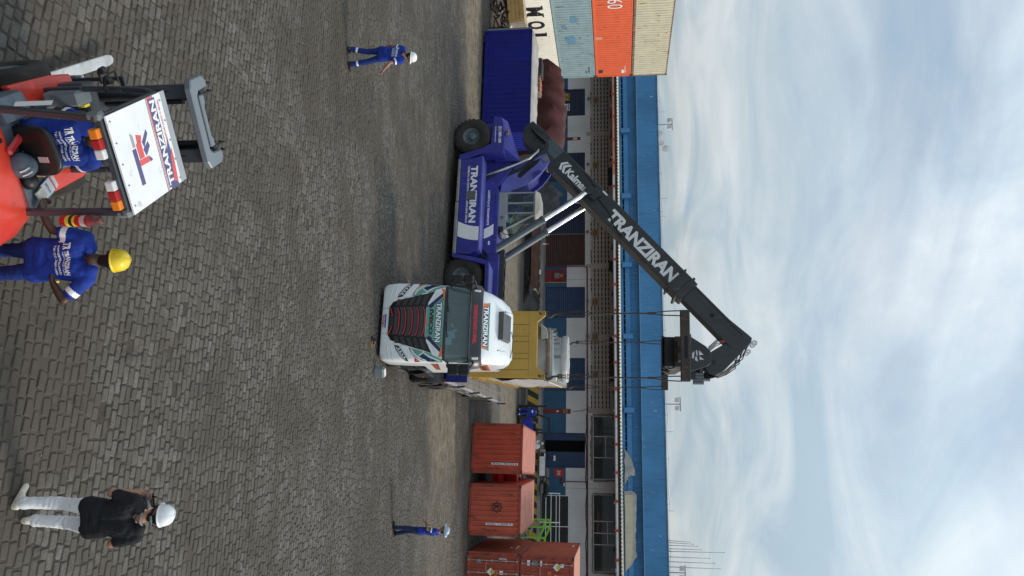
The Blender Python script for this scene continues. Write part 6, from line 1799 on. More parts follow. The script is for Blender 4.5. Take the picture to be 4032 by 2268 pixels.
def person(label, loc, rz, J=None, pal=None, sleeve=.55, voxel=.010, helm=None, group=None, fingers=True, look=(0, 1, 0), stripes=False, long_sleeve=False, back=None, helm_tilt=0.0, wrinkle=.006, extra=None, hand_dir=None, bulk=1.0, curl=.35, size=1.0):
    """local axes: x right, y the way the person faces, z up"""
    j = dict(hipL=(-.095, 0, .93), hipR=(.095, 0, .93), kneeL=(-.105, .02, .50), kneeR=(.105, .02, .50), ankL=(-.11, -.01, .085), ankR=(.11, -.01, .085),
             toeL=(-.13, .15, .04), toeR=(.13, .15, .04), waist=(0, 0, 1.06), chest=(0, .0, 1.27), neck=(0, .0, 1.46), head=(0, .02, 1.60),
             shL=(-.185, 0, 1.405), shR=(.185, 0, 1.405), elL=(-.23, -.03, 1.13), elR=(.23, -.03, 1.13), wrL=(-.25, .06, .89), wrR=(.25, .06, .89))
    j.update(J or {})
    V_ = {k: Vector(v) for k, v in j.items()}
    root = thing("person", label, "person", loc, (0, 0, rz), group)
    root.scale = (size, size, size)
    pr = []; bands = []
    def add(a, ra, b, rb, m_): pr.append((tuple(a), ra, tuple(b), rb, m_))
    bk = bulk
    ch, wa = V_['chest'], V_['waist']
    side = (V_['shR'] - V_['shL']); side.z *= .3; side = side.normalized()
    hs = (V_['hipR'] - V_['hipL']).normalized()
    SH, TR = 1, 2
    for s, sh, hp in ((-1, 'shL', 'hipL'), (1, 'shR', 'hipR')):
        add(V_[sh] * .72 + ch * .28 + Vector((0, 0, -.02)), .088 * bk, wa + side * s * .088, .104 * bk, SH)
        add(wa + side * s * .088, .104 * bk, V_[hp] + hs * s * .0 + Vector((0, 0, .06)), .112 * bk, SH)
        add(ch + side * s * .085, .112 * bk, wa + side * s * .06, .108 * bk, SH)
        add(V_[hp] + Vector((0, 0, .05)), .111, V_[hp] + Vector((0, 0, -.055)) + hs * s * .014, .114, SH)
        add(V_[hp] + Vector((0, 0, .0)), .100, V_[hp] * .5 + V_['kneeL' if s < 0 else 'kneeR'] * .5, .083, TR)
        k_, a_, t_ = (V_['kneeL'], V_['ankL'], V_['toeL']) if s < 0 else (V_['kneeR'], V_['ankR'], V_['toeR'])
        add(V_[hp], .095, k_, .068, TR); add(k_, .070, a_ + (k_ - a_) * .12, .066, TR)
        hl = a_ + (a_ - t_).normalized() * .045 + Vector((0, 0, -.045))
        add(hl, .038, t_, .036, 3); add(hl + Vector((0, 0, .02)), .038, (hl + t_) / 2 + Vector((0, 0, .02)), .038, 3); add(a_, .046, hl + Vector((0, 0, .03)), .04, 3)
        e_, w_ = (V_['elL'], V_['wrL']) if s < 0 else (V_['elR'], V_['wrR'])
        S_ = V_[sh]
        add(S_ + Vector((0, 0, -.005)), .066 * bk, V_['neck'] * .45 + S_ * .55 + Vector((0, 0, .0)), .066, SH)
        if long_sleeve:
            add(S_, .066, e_, .052, SH); add(e_, .052, w_ * .94 + e_ * .06, .042, SH)
        else:
            m_ = S_ + (e_ - S_) * sleeve
            add(S_, .070 * bk, m_, .066 * bk, SH)
            if stripes: bands.append((S_, m_, .80, 1.06, .10))
            add(S_ + (e_ - S_) * .5, .046, e_, .040, 0)
        add(e_, .040, e_ * .6 + w_ * .4, .041, 0); add(e_ * .6 + w_ * .4, .041, w_, .028, 0)
        hd_ = (hand_dir or {}).get('L' if s < 0 else 'R')
        dv = Vector(hd_).normalized() if hd_ else (w_ - e_).normalized()
        pn = dv.cross(side * s); pn = pn.normalized() if pn.length > .1 else Vector((0, 1, 0))
        wd = dv.cross(pn).normalized()
        p0, p1 = w_ + dv * .02, w_ + dv * .085
        for q in (-.022, 0, .022): add(p0 + wd * q * .7, .020, p1 + wd * q, .017, 0)
        if fingers:
            for q, ln in ((-.030, .060), (-.010, .074), (.010, .070), (.029, .054)):
                f0 = p1 + wd * q; f1 = f0 + (dv * (1 - curl * .5) + pn * curl).normalized() * ln * .55; f2 = f1 + (dv * (1 - curl * 1.5) + pn * curl * 2).normalized() * ln * .5
                add(f0, .0105, f1, .0098, 0); add(f1, .0098, f2, .0085, 0)
            th0 = p0 + wd * .022 * (-1) + dv * .012
            th1 = th0 + (dv * .6 - wd * .8 + pn * .3).normalized() * .045; add(th0, .014, th1, .011, 0); add(th1, .011, th1 + (dv + pn * .4).normalized() * .03, .009, 0)
    add(V_['hipL'] * .8 + V_['hipR'] * .2 + Vector((0, -.004, .04)), .110, V_['hipR'] * .8 + V_['hipL'] * .2 + Vector((0, -.004, .04)), .110, SH)
    add(V_['hipL'] * .85 + V_['hipR'] * .15 + Vector((0, -.004, -.045)), .107, V_['hipR'] * .85 + V_['hipL'] * .15 + Vector((0, -.004, -.045)), .107, SH)
    # neck, head
    nk, hd = V_['neck'], V_['head']
    add(nk + Vector((0, -.01, -.02)), .060, hd + Vector((0, -.01, -.06)), .054, 0)
    lk = Vector(look).normalized(); rt = lk.cross(Vector((0, 0, 1))).normalized()
    add(hd - lk * .025 + Vector((0, 0, .02)), .086, hd + lk * .022 + Vector((0, 0, .025)), .080, 0)
    add(hd + lk * .03 + Vector((0, 0, -.03)), .066, hd + lk * .052 + Vector((0, 0, -.075)), .042, 0)
    add(hd + lk * .098 + Vector((0, 0, .012)), .009, hd + lk * .116 + Vector((0, 0, -.022)), .015, 0)   # nose
    add(hd + lk * .085 + rt * .02 + Vector((0, 0, -.055)), .011, hd + lk * .085 - rt * .02 + Vector((0, 0, -.055)), .011, 0)  # mouth
    for s in (-1, 1):
        add(hd + rt * s * .082 + Vector((0, 0, .015)), .018, hd + rt * s * .086 - lk * .008 + Vector((0, 0, -.018)), .012, 0)
    add(hd - lk * .040 + Vector((0, 0, .032)), .0835, hd - lk * .045 + Vector((0, 0, -.045)), .062, 4)
    add(hd + Vector((0, 0, .048)) - lk * .012, .086, hd + lk * .02 + Vector((0, 0, .052)), .080, 4)
    for x in (extra or []):
        if x[4] == 5: bands.append((Vector(x[0]), Vector(x[2]), 0, 1, .11))
        else: add(*x)
    mb = MB()
    for p in pr: cap_mesh(mb, p[0], p[1], p[2], p[3])
    me = bpy.data.meshes.new("tmp"); me.from_pydata(mb.v, [], mb.f)
    tmp = bpy.data.objects.new("tmp", me); COL.objects.link(tmp)
    md = tmp.modifiers.new("r", 'REMESH'); md.mode = 'VOXEL'; md.voxel_size = voxel; md.adaptivity = 0
    sm = tmp.modifiers.new("s", 'SMOOTH'); sm.factor = .5; sm.iterations = 3 if voxel < .012 else 2
    dg = bpy.context.evaluated_depsgraph_get()
    out_ = bpy.data.meshes.new_from_object(tmp.evaluated_get(dg))
    bpy.data.objects.remove(tmp); bpy.data.meshes.remove(me)
    out_.name = "body"
    n = len(out_.vertices); co = np.empty(n * 3); out_.vertices.foreach_get('co', co); co = co.reshape(-1, 3)
    no = np.empty(n * 3); out_.vertices.foreach_get('normal', no); no = no.reshape(-1, 3)
    def owner(P):
        D = np.stack([sdf(P, q) - (.004 if q[4] == 5 else (.002 if q[4] in (3,) else 0)) for q in pr]); k = D.argmin(0)
        r = np.array([q[4] for q in pr])[k]
        for a, b, t0, t1, rr in bands:
            a = np.array(a); ab = np.array(b) - a; t = ((P - a) @ ab) / float(ab @ ab)
            d = np.linalg.norm(P - (a + np.clip(t, 0, 1)[:, None] * ab), axis=1)
            r = np.where((t > t0) & (t < t1) & (d < rr) & ((r == 1) | (r == 2)), 5, r)
        return r
    ow = owner(co)
    cl = np.isin(ow, (1, 2)).astype(float)
    # folds in the cloth
    f = np.array([noise.noise(Vector((p[0] * 11, p[1] * 11, p[2] * 5.5))) + .6 * noise.noise(Vector((p[0] * 19 + 3, p[1] * 19, p[2] * 26))) for p in co])
    f2 = np.array([math.sin(p[2] * 52 + p[0] * 30 + 9 * noise.noise(Vector((p[0] * 8, p[1] * 8, p[2] * 5)))) for p in co])
    nearjoint = np.zeros(n)
    for kk in ('kneeL', 'kneeR', 'ankL', 'ankR', 'waist', 'elL', 'elR'):
        d = np.linalg.norm(co - np.array(V_[kk]), axis=1); nearjoint = np.maximum(nearjoint, np.clip(1 - d / .20, 0, 1))
    co2 = co + no * (cl * (wrinkle * f + wrinkle * .7 * f2 * nearjoint))[:, None]
    out_.vertices.foreach_set('co', co2.ravel())
    out_.materials.clear()
    for k in ("skin", "shirt", "trousers", "shoe", "hair", "stripe"): out_.materials.append(pal.get(k, M_print))
    m = len(out_.polygons); fc = np.empty(m * 3); out_.polygons.foreach_get('center', fc); fc = fc.reshape(-1, 3)
    out_.polygons.foreach_set('material_index', owner(fc).astype(np.int32))
    out_.polygons.foreach_set('use_smooth', [True] * m)
    out_.update()
    body = link("body", out_, root)
    ey = MB()
    for s in (-1, 1): ey.ball(hd + lk * .094 + rt * s * .031 + Vector((0, 0, .022)), (.012, .012, .008), 8, 6)
    ey.build("eyes", M_printblk, root)
    if helm:
        helmet(root, hd + Vector((0, 0, .052)) - lk * .005, helm, (lk.x, lk.y), helm_tilt)
    if back:
        bvh = BVHTree.FromPolygons([Vector(q) for q in co2], [tuple(p.vertices) for p in out_.polygons])
        c_, wdt, m_ = back
        ax = side.copy(); ax.z = 0; ax.normalize(); bn = Vector((ax.y, -ax.x, 0))
        up_ = (V_['neck'] - V_['waist']); up_ = (up_ - ax * up_.dot(ax)).normalized()
        def put(p):
            h = bvh.ray_cast(p + bn * .6, -bn, 1.2)
            return (h[0] + bn * (.004 if h[0] is not None else 0)) if h[0] is not None else p
        cc = Vector(c_)
        def line(t, w_, h_, dx_, dz_, b_):
            M = Matrix.Identity(4); o = cc + ax * dx_ + up_ * dz_; zz = ax.cross(up_)
            for i, q in enumerate((ax, up_, zz)):
                for r in range(3): M[r][i] = q[r]
            for r in range(3): M[r][3] = o[r]
            lettering(t, w_ * wdt, h_ * wdt, M, m_, root, b_, fn=put)
        line("TRANZIRAN", .76, .145, .12 * wdt, 0.0, .035)
        line("TR", .22, .24, -.40 * wdt, .02 * wdt, .05)
        line("Transportando o Brasil", .74, .05, .13 * wdt, -.115 * wdt, .02)
        line("www.tranziran.com.br", .92, .085, .03 * wdt, -.225 * wdt, .025)
        line("Tel.: (21) 3889-1000", .92, .085, .03 * wdt, -.36 * wdt, .025)
    return root, V_
M_yelhelm = mat("yellow_hard_hat", (.78, .56, .02), .3, var=.06, coat=.2)
M_whitehelm = mat("white_hard_hat", (.80, .81, .81), .3, var=.04, coat=.2)
M_greyhelm = mat("pale_blue_grey_hard_hat", (.36, .46, .55), .3, var=.06, coat=.2)
M_blackcloth = mat("black_cotton", (0.008, 0.009, 0.011), .9, var=.2, scale=9, bump=.3, bscale=30)
M_paleTr = mat("pale_grey_linen", (0.74, 0.745, 0.76), .88, var=.07, scale=6, bump=.5, bscale=14)
M_sneak = mat("cream_sneaker", (0.60, 0.55, 0.45), .7, var=.12, scale=14)
M_tan2 = mat("sunburnt_skin", (0.36, 0.17, 0.105), .5, var=.12, scale=12)
P_BLUE = dict(skin=M_skin_d, shirt=M_blueshirt, trousers=M_bluepants, shoe=M_boot, hair=M_hair, stripe=M_print)

# man in the yellow helmet leaning on the forklift
z0 = G(6.42)
pY, _ = person("man in blue work clothes and yellow helmet with one hand on the red forklift", (-.26, 6.42, z0), rad(6),
    dict(hipL=(-.10, .0, .94), hipR=(.10, -.01, .93), waist=(-.01, .01, 1.07), chest=(-.015, .035, 1.27), neck=(.0, .07, 1.45), head=(.015, .13, 1.575),
         shL=(-.205, .04, 1.40), shR=(.185, .03, 1.39), elL=(-.29, -.05, 1.12), elR=(.385, -.08, 1.20), wrL=(-.49, -.10, 1.05), wrR=(.20, -.08, 1.10), kneeL=(-.09, .10, .50), kneeR=(.13, -.05, .50), ankL=(-.10, .06, .085), ankR=(.15, -.16, .09), toeL=(-.13, .22, .04), toeR=(.19, -.01, .04)),
    P_BLUE, helm=M_yelhelm, voxel=.0085, stripes=True, back=((-.01, 0, 1.27), .31, M_print), look=(-.12, 1, -.35), helm_tilt=-.30, sleeve=.66, hand_dir={'L': (-.35, .35, -.05), 'R': (-.6, .2, -.1)}, curl=.7, bulk=1.06, size=.96)
q = MB(); q.box((.215, .06, .98), (.02, .06, .12), (0, .1, 0)); q.build("yellow_tag", M_yelsign, pY)
# cameraman in black with the white helmet
z0 = G(7.3)
pB, _ = person("cameraman in black T shirt, pale trousers and white helmet, seen from behind", (2.375, 7.22, z0), rad(3),
    dict(hipL=(-.105, 0, .93), hipR=(.115, .0, .93), kneeL=(-.125, .05, .50), kneeR=(.105, .10, .50), ankL=(-.15, -.06, .085), ankR=(.095, .08, .085), toeL=(-.285, .08, .045), toeR=(.13, .26, .045),
         waist=(0, .0, 1.07), chest=(.005, .02, 1.27), neck=(.0, .06, 1.46), head=(-.01, .12, 1.585), shL=(-.20, .02, 1.40), shR=(.20, .02, 1.395), elL=(-.275, .00, 1.13), elR=(.275, -.02, 1.12), wrL=(-.225, .22, 1.33), wrR=(.05, .27, 1.28)),
    dict(skin=M_tan2, shirt=M_blackcloth, trousers=M_paleTr, shoe=M_sneak, hair=M_hair), helm=M_whitehelm, voxel=.0085, look=(-.25, 1, -.3), sleeve=.70, helm_tilt=-.25, wrinkle=.007, hand_dir={'L': (.3, .2, .4), 'R': (-.5, .1, .2)}, bulk=1.02, curl=.6, size=.955)
q = MB(); q.lathe([(.118, .0), (.120, .03), (.117, .03), (.115, 0), (.118, 0)], (-.01, .108, 1.59), (0, -.15, 1), 24); q.build("helmet_band", M_black, pB)
q = MB(); q.box((.0, -.017, 1.595), (.10, .012, .030)); q.build("helmet_adjuster", M_grey, pB, bevel=.006)
q = MB(); q.ball((.0, -.025, 1.597), .012, 8, 6); q.build("green_dot", mat("green_dot", (.02, .35, .12), .4), pB)
q = MB(); q.tube([(-.09, .20, 1.30), (-.10, .10, 1.44), (-.055, .0, 1.475), (.02, -.022, 1.468), (.07, .02, 1.465), (.085, .10, 1.43), (.02, .22, 1.33)], .013, 6); q.build("neck_strap", M_grey, pB, smooth=50)
ctl = thing("remote_controller", "grey drone controller with two stub aerials held by the cameraman in black", "controller", (2.375 - .12, 7.22 + .24, z0 + 1.315), (rad(25), 0, rad(8)))
MB().box((0, 0, 0), (.17, .06, .10)).build("case", M_grey, ctl, bevel=.02, seg=3)
for x in (-.055, .055): MB().cyl((x, .02, .05), (x, .04, .12), .009, n=8).build("aerial", M_black, ctl)
for x in (-.04, .04): MB().cyl((x, -.03, .0), (x, -.05, .0), .012, n=8).build("stick", M_black, ctl)
MB().box((0, .035, .06), (.15, .012, .09), (.4, 0, 0)).build("screen", M_black, ctl, bevel=.004)
# man walking away on the left
z0 = G(18.35)
pW, _ = person("man in blue work clothes and white helmet walking across the cobbles", (-5.83, 18.35, z0), rad(-25),
    dict(hipL=(-.09, .0, .93), hipR=(.09, .02, .93), kneeL=(-.09, .0, .50), kneeR=(.14, .10, .51), ankL=(-.11, -.10, .09), ankR=(.19, .12, .085), toeL=(-.13, .05, .04), toeR=(.26, .27, .045),
         waist=(.0, .02, 1.06), chest=(.01, .05, 1.27), neck=(.02, .08, 1.45), head=(.04, .12, 1.58), shL=(-.18, .05, 1.40), shR=(.20, .07, 1.395), elL=(-.25, .0, 1.14), elR=(.31, -.02, 1.15), wrL=(-.26, .07, .91), wrR=(.44, .10, .96)),
    dict(P_BLUE, skin=M_skin_m), helm=M_whitehelm, voxel=.012, stripes=True, back=((.0, 0, 1.29), .29, M_print), look=(.35, 1, -.25), helm_tilt=-.2, fingers=True,
    extra=[((-.10, -.055, .29), .073, (-.105, -.065, .24), .073, 5), ((.168, .112, .29), .073, (.174, .115, .24), .073, 5)], curl=.6)
gl_ = thing("work_gloves", "black work gloves held in the walking man's left hand", "gloves", Matrix.Translation((-5.83, 18.35, z0)) @ Euler((0, 0, rad(-25))).to_matrix().to_4x4() @ Vector((-.27, .10, .80)), (.2, .1, 0))
for k in range(2):
    q = MB(); q.ball((.02 * k, .03 * k, 0), (.035, .05, .07), 10, 8)
    for f_ in range(4): q.cyl((.02 * k - .02 + .014 * f_, .03 * k, -.05), (.02 * k - .025 + .016 * f_, .03 * k + .01, -.13), .010, .008, n=6)
    q.build("glove", M_black, gl_, smooth=60)
# man with the folder on the right
z0 = G(22.9)
pR, _ = person("man in blue shirt and jeans with grey helmet, a brown folder under his arm", (7.50, 22.9, z0), rad(62),
    dict(hipL=(-.09, 0, .93), hipR=(.09, .0, .93), kneeL=(-.09, .06, .50), kneeR=(.09, .0, .50), ankL=(-.10, .05, .085), ankR=(.10, -.09, .085), toeL=(-.13, .21, .04), toeR=(.11, .06, .04),
         waist=(0, .01, 1.06), chest=(.0, -.01, 1.27), neck=(0, .01, 1.47), head=(0, .06, 1.61), elL=(-.24, .02, 1.14), elR=(.24, -.06, 1.16), wrL=(-.14, .22, 1.08), wrR=(-.02, .22, 1.03)),
    dict(P_BLUE, skin=M_skin_m, trousers=M_navy), helm=M_greyhelm, voxel=.012, stripes=True, look=(-.1, 1, .05), curl=.6, helm_tilt=.15)
RM_ = Matrix.Translation((7.50, 22.9, z0)) @ Euler((0, 0, rad(62))).to_matrix().to_4x4()
q = MB(); q.ball((0, -.08, 1.66), (.075, .085, .07), 14, 10); q.build("ear_defender_pad", M_greyhelm, pR, smooth=60)
q = MB(); q.bar((0, .03, 1.46), (0, .0, 1.38), .03, .02); q.build("reflective_tab", M_print, pR)
fo = thing("folder", "stiff brown folder clutched by the man in the grey helmet", "folder", RM_ @ Vector((-.03, .20, 1.17)), (rad(8), rad(5), rad(62 + 10)))
MB().bx(-.17, .17, -.012, .012, -.12, .13).build("board", mat("brown_board_folder", (.26, .12, .05), .7, var=.15), fo, bevel=.004)
MB().bx(-.15, .15, .0125, .016, -.10, .12).build("papers", M_print, fo)
# seated drivers
FKP = FKM @ Vector((.13, .05, .0))
seatJ = dict(hipL=(-.10, .0, 1.02), hipR=(.10, .0, 1.02), kneeL=(-.16, .36, 1.0), kneeR=(.16, .36, 1.0), ankL=(-.16, .48, .60), ankR=(.16, .48, .60), toeL=(-.17, .62, .55), toeR=(.17, .62, .55),
     waist=(0, .02, 1.15), chest=(0, .05, 1.38), neck=(0, .07, 1.58), head=(0, .11, 1.71), shL=(-.19, .05, 1.51), shR=(.19, .05, 1.51), elL=(-.26, .16, 1.25), elR=(.27, .14, 1.24), wrL=(-.13, .40, 1.17), wrR=(.16, .40, 1.15))
person("forklift driver in royal blue shirt, seated under the white roof", (FKP.x, FKP.y, 1.0 - .06), FKR - math.pi / 2, seatJ, P_BLUE, voxel=.0085, stripes=True, back=((.0, 0, 1.44), .30, M_print), bulk=1.08, curl=.7)
RP = RSM @ Vector((2.78, .0, 2.0 - .56))
person("driver in blue behind the glass of the reach stacker cab", (RP.x, RP.y, RP.z), RSR - math.pi / 2, seatJ, P_BLUE, voxel=.016, fingers=False, curl=.5)
# ------------------------------------------------------------------ things about the yard
def FK_(x, y): return Vector((x, y, G(y)))
# grey can and small red tow eye by the lorry
cn = thing("grey_can", "small grey canister standing on the cobbles by the lorry's bumper", "canister", (2.37, 20.85, G(20.85) + .01), (0, rad(4), .3))
b = MB(); b.prism([(-.13, -.10), (.13, -.10), (.15, 0), (.13, .10), (-.13, .10), (-.15, 0)], 'z', 0, .26); b.build("body", mat("dull_zinc", (.20, .24, .26), .5, .2, var=.15), cn, bevel=.015)
b = MB(); b.prism([(-.11, -.08), (.12, -.07), (.12, .08), (-.11, .07)], 'z', .262, .30); b.build("lid", M_gutterw, cn, bevel=.01)
rc = thing("red_wedge", "black wheel chock with a red grip lying under the lorry's front", "wheel chock", (1.45, 20.55, G(20.55)), (0, 0, .4))
MB().prism([(-.12, 0), (.12, 0), (.10, .10), (.02, .12)], 'y', -.06, .06).build("wedge", M_black, rc, bevel=.01)
MB().tube([(.0, -.08, .05), (.03, -.2, .06), (.10, -.24, .06)], .016, 6).build("grip", M_livor, rc)
# blue forklift by the dock, with the man beside it and the visor helmet driver
bf = thing("forklift", "dark blue forklift parked by the striped dock", "forklift", (10.05, 55.2, .01), (0, 0, rad(171)))
for s in (-1, 1):
    wheel(bf, (.95, s * .70, .45), .45, .30, M_black, s, nuts=6); wheel(bf, (-1.05, s * .66, .50), .50, .28, M_black, s, nuts=6)
hb_ = hull([(x, s * y, z) for s in (-1, 1) for x, y, z in ((-1.75, .50, 1.15), (-1.85, .6, .55), (-.3, .64, 1.18), (-.3, .64, .4), (-1.6, .6, .35), (1.1, .6, .95), (1.1, .6, .4))])
hb_.build("body", mat("cobalt_forklift_paint", (.012, .022, .30), .4, var=.15), bf, bevel=.04)
g_ = MB()
for s in (-1, 1):
    g_.bar((-.45, s * .5, 1.1), (-.50, s * .5, 2.28), .08, .08, (0, 1, 0)); g_.bar((1.0, s * .5, .9), (.55, s * .5, 2.25), .08, .08, (0, 1, 0)); g_.bar((-.55, s * .5, 2.28), (.6, s * .5, 2.26), .08, .08)
for k in range(7): g_.bar((-.5 + .17 * k, -.5, 2.28), (-.5 + .17 * k, .5, 2.28), .03, .05)
g_.build("overhead_guard", M_black, bf)
m_ = MB()
for s in (-1, 1): m_.bx(1.35, 1.5, s * .35 - .05, s * .35 + .05, .1, 2.1)
m_.bx(1.35, 1.5, -.4, .4, 2.02, 2.12); m_.build("mast", M_black, bf)
for s in (-1, 1): MB().bx(1.5, 2.6, s * .3 - .06, s * .3 + .06, .08, .12).build("fork", M_grey, bf)
st_ = MB(); st_.prism([(-.3, 1.2), (.2, 1.2), (.2, 1.3), (-.15, 1.35), (-.25, 1.85), (-.35, 1.85)], 'y', -.25, .25); st_.build("seat", M_black, bf, bevel=.03)
MB().prism([(.5, .95), (1.05, .95), (1.0, 1.5), (.75, 1.55)], 'y', -.45, .45).build("dashboard", M_black, bf, bevel=.03)
tk = MB(); tk.cyl((-1.45, -.5, 1.42), (-1.45, .55, 1.42), .19, n=18); tk.build("gas_bottle", M_gutterw, bf, smooth=40)
q = MB(); q.bx(-.52, -.44, -.56, -.5, 2.16, 2.3); q.build("tail_light", M_orange, bf)
person("person in blue overalls standing beside the blue forklift", (8.85, 54.2, G(54.2)), rad(-20), dict(kneeL=(-.14, .05, .5), kneeR=(.16, -.04, .5), ankL=(-.20, .1, .085), ankR=(.24, -.12, .085), toeL=(-.22, .26, .04), toeR=(.28, .03, .04)), dict(P_BLUE, skin=M_skin_m, trousers=M_blueshirt), voxel=.02, fingers=False, long_sleeve=True, stripes=True,
       extra=[((-.17, .08, .30), .08, (-.175, .085, .26), .08, 5), ((.20, -.08, .30), .08, (.205, -.085, .26), .08, 5), ((-.1, 0, 1.2), .118, (.1, 0, 1.2), .118, 5)])
person("person in cream helmet with dark visor behind the blue forklift", (11.55, 56.4, G(56.4)), rad(150), None, dict(P_BLUE, shirt=M_gutterw, skin=M_skin_m), voxel=.02, fingers=False, helm=mat("cream_helmet", (.62, .56, .42), .3))
# lime green barrier and steps near the glazed door
M_lime = mat("lime_green_paint", (.20, .46, .03), .4, var=.08)
gb = thing("stair_rail", "lime green tubular handrail frame behind the containers", "handrail", (17.75, 54.6, .25), (0, 0, rad(-14)))
gb.scale = (.82, .82, .84)
for y in (0, 1.0):
    q = MB()
    for z0_, z1_ in ((2.55, 1.55), (2.05, 1.05)):
        P = [(-1.3, y, z0_ - .06), (-.65, y, z0_), (.3, y, z1_ + .55), (1.4, y, z1_ + .55 if z0_ > 2.3 else z1_ + .4)]
        for a, b_ in zip(P[:-1], P[1:]): q.bar(a, b_, .10, .10)
    for x, z in ((-1.25, 2.5), (-.6, 2.5), (.3, 2.1), (1.35, 2.1)): q.bar((x, y, 0), (x, y, z), .09, .09)
    q.build("rail", M_lime, gb)
q = MB(); q.bx(-1.3, -.2, -.1, 1.1, .9, 1.0); q.bx(-.2, .4, -.1, 1.1, .55, .65); q.bx(.4, 1.0, -.1, 1.1, .25, .35); q.build("tread", M_tread, gb)
gt = thing("guard_gate", "white tubular gate across the glazed doorway on the dock", "gate", FP(20.4, -1.7, 1.12), FROT)
q = MB()
for x in (-2.0, .15, 2.4): q.bx(x - .04, x + .04, -.03, .03, 0, 1.55)
for z in (.45, .85, 1.5): q.bx(-2.0, 2.4, -.025, .025, z - .025, z + .025)
q.build("frame", M_white, gt)
# red tractor showing between the two containers
tt = thing("red_loader", "red loading machine showing in the gap between two containers", "loader", (9.75, 40.6, .0), (0, 0, rad(-80)))
b = hull([(x, y, z) for x, y, z in ((-1.4, -.5, .5), (-1.4, .5, .5), (1.4, -.5, .5), (1.4, .5, .5), (-1.4, -.45, 1.25), (-1.4, .45, 1.25), (.6, -.45, 1.45), (.6, .45, 1.45), (1.4, -.4, 1.1), (1.4, .4, 1.1))]); b.build("body", mat("signal_red", (.55, .02, .02), .35, var=.1), tt, bevel=.04)
for s in (-1, 1):
    wheel(tt, (1.0, s * .55, .42), .42, .25, M_grey, s, nuts=6); wheel(tt, (-.9, s * .55, .42), .42, .25, M_grey, s, nuts=6)
q = MB(); q.bx(-.9, .5, -.42, .42, 1.45, 2.1); q.build("engine_block", M_black, tt, bevel=.03)
q = MB(); q.bx(.5, 1.0, -.44, .44, 1.4, 2.0); q.build("console", M_red, tt, bevel=.03)
q = MB(); q.bx(1.35, 1.5, -.4, .4, .45, .75); q.build("grey_step", M_tread, tt); q = MB(); q.bx(1.0, 1.2, -.3, -.1, 2.1, 2.2); q.build("beacon", M_orange, tt)
# load of pale slabs on the dock edge behind the containers
pl_ = thing("slab_stack", "stack of pale boards with a white edge on the dock behind the containers", "boards", FP(16.2, -2.0, 1.12), FROT)
for k in range(6): MB().bx(-1.1, .9, -.5, .4, .06 * k, .06 * k + .05).build("board", M_tile if k % 2 else M_timber, pl_)
MB().bx(-.55, .9, -.62, -.52, .0, .42).build("white_edge_board", M_gutterw, pl_)
bg_ = thing("sack_pile", "pile of grey and dark sacks on the dock edge", "sacks", FP(17.6, -2.1, 1.12), FROT)
random.seed(5)
for k in range(9):
    q = MB(); q.ball((random.uniform(-.8, .9), random.uniform(-.3, .3), .16 + .2 * (k % 3)), (.42, .32, .18), 12, 8); q.build("sack", random.choice((M_boomdust, M_grey, M_blkpaint)), bg_, smooth=60)
mc_ = thing("hand_cart", "dark hand machine with white grip standing on the dock", "machine", FP(15.6, -2.3, 1.12), FROT)
q = MB(); q.bx(-.25, .25, -.3, .3, 0.1, .6); q.bar((.1, .3, .5), (.15, .3, 1.1), .05, .05); q.build("body", M_black, mc_, bevel=.03)
q = MB(); q.bx(-.05, .35, .26, .36, 1.02, 1.18); q.build("grip", M_gutterw, mc_, bevel=.02); MB().bx(-.2, .2, -.32, -.301, .35, .45).build("label", M_gutterw, mc_)
# brown flat platform behind the reach stacker, dark heaps, cone, small posts
M_rustdeck = mat("red_brown_deck", (.115, .055, .042), .85, var=.3, scale=1.5, streak=.5, scol=(.05, .03, .025))
fb = thing("steel_platform", "long rusty brown steel platform lying by the dock", "platform", (-2.55, 60.3, .0), (0, 0, rad(-10)))
for k in range(10): MB().bx(-3.4 + .62 * k, -3.4 + .62 * k + .605, -1.1, 1.1, .78 + .004 * (k % 3), .90).build("deck_plate", M_rustdeck, fb)
q = MB(); q.bx(-3.4, 2.8, 1.1, 1.2, .7, .98); q.bx(-3.4, 2.8, -1.2, -1.1, .55, .95); q.build("edge_beam", mat("orange_rust_edge", (.12, .055, .04), .8, var=.3), fb)
MB().bx(-3.3, 2.7, -1.05, 1.05, .0, .77).build("underframe", M_dark, fb); MB().bx(2.8, 2.95, -1.1, 1.1, .6, .95).build("end_plate", M_tile, fb)
MB().bx(.9, 1.3, .9, 1.15, .95, 1.12).build("white_block", M_gutterw, fb, bevel=.04)
def heap(name, label, loc, sx, sy, sz, m_, seed, cat, n=30, rough=.5):
    t = thing(name, label, cat, loc)
    rows = []
    for i in range(11):
        tt_ = i / 10; r_ = []
        for k in range(n + 1):
            a = 2 * math.pi * (k % n) / n
            rr = math.sin(tt_ * math.pi / 2) ** .8
            q = 1 + rough * noise.noise(Vector((math.cos(a) * 2 + seed, math.sin(a) * 2, tt_ * 3)))
            r_.append((sx * rr * q * math.cos(a), sy * rr * q * math.sin(a), sz * math.cos(tt_ * math.pi / 2) * (1 + rough * .6 * noise.noise(Vector((math.cos(a) * 3 * rr, math.sin(a) * 3 * rr, seed))))))
        rows.append(r_)
    MB().grid(rows).build("cover", m_, t, smooth=50)
    return t
M_tarpblk = mat("dusty_black_tarpaulin", (.038, .036, .034), .7, var=.35, scale=1.5, bump=.8, bscale=5)
M_tarpgrey = mat("dark_grey_netting", (.045, .048, .052), .8, var=.35, scale=2, bump=.8, bscale=8)
M_maroon = mat("maroon_tarpaulin", (.055, .010, .008), .8, var=.2, scale=1, bump=.5, bscale=4)
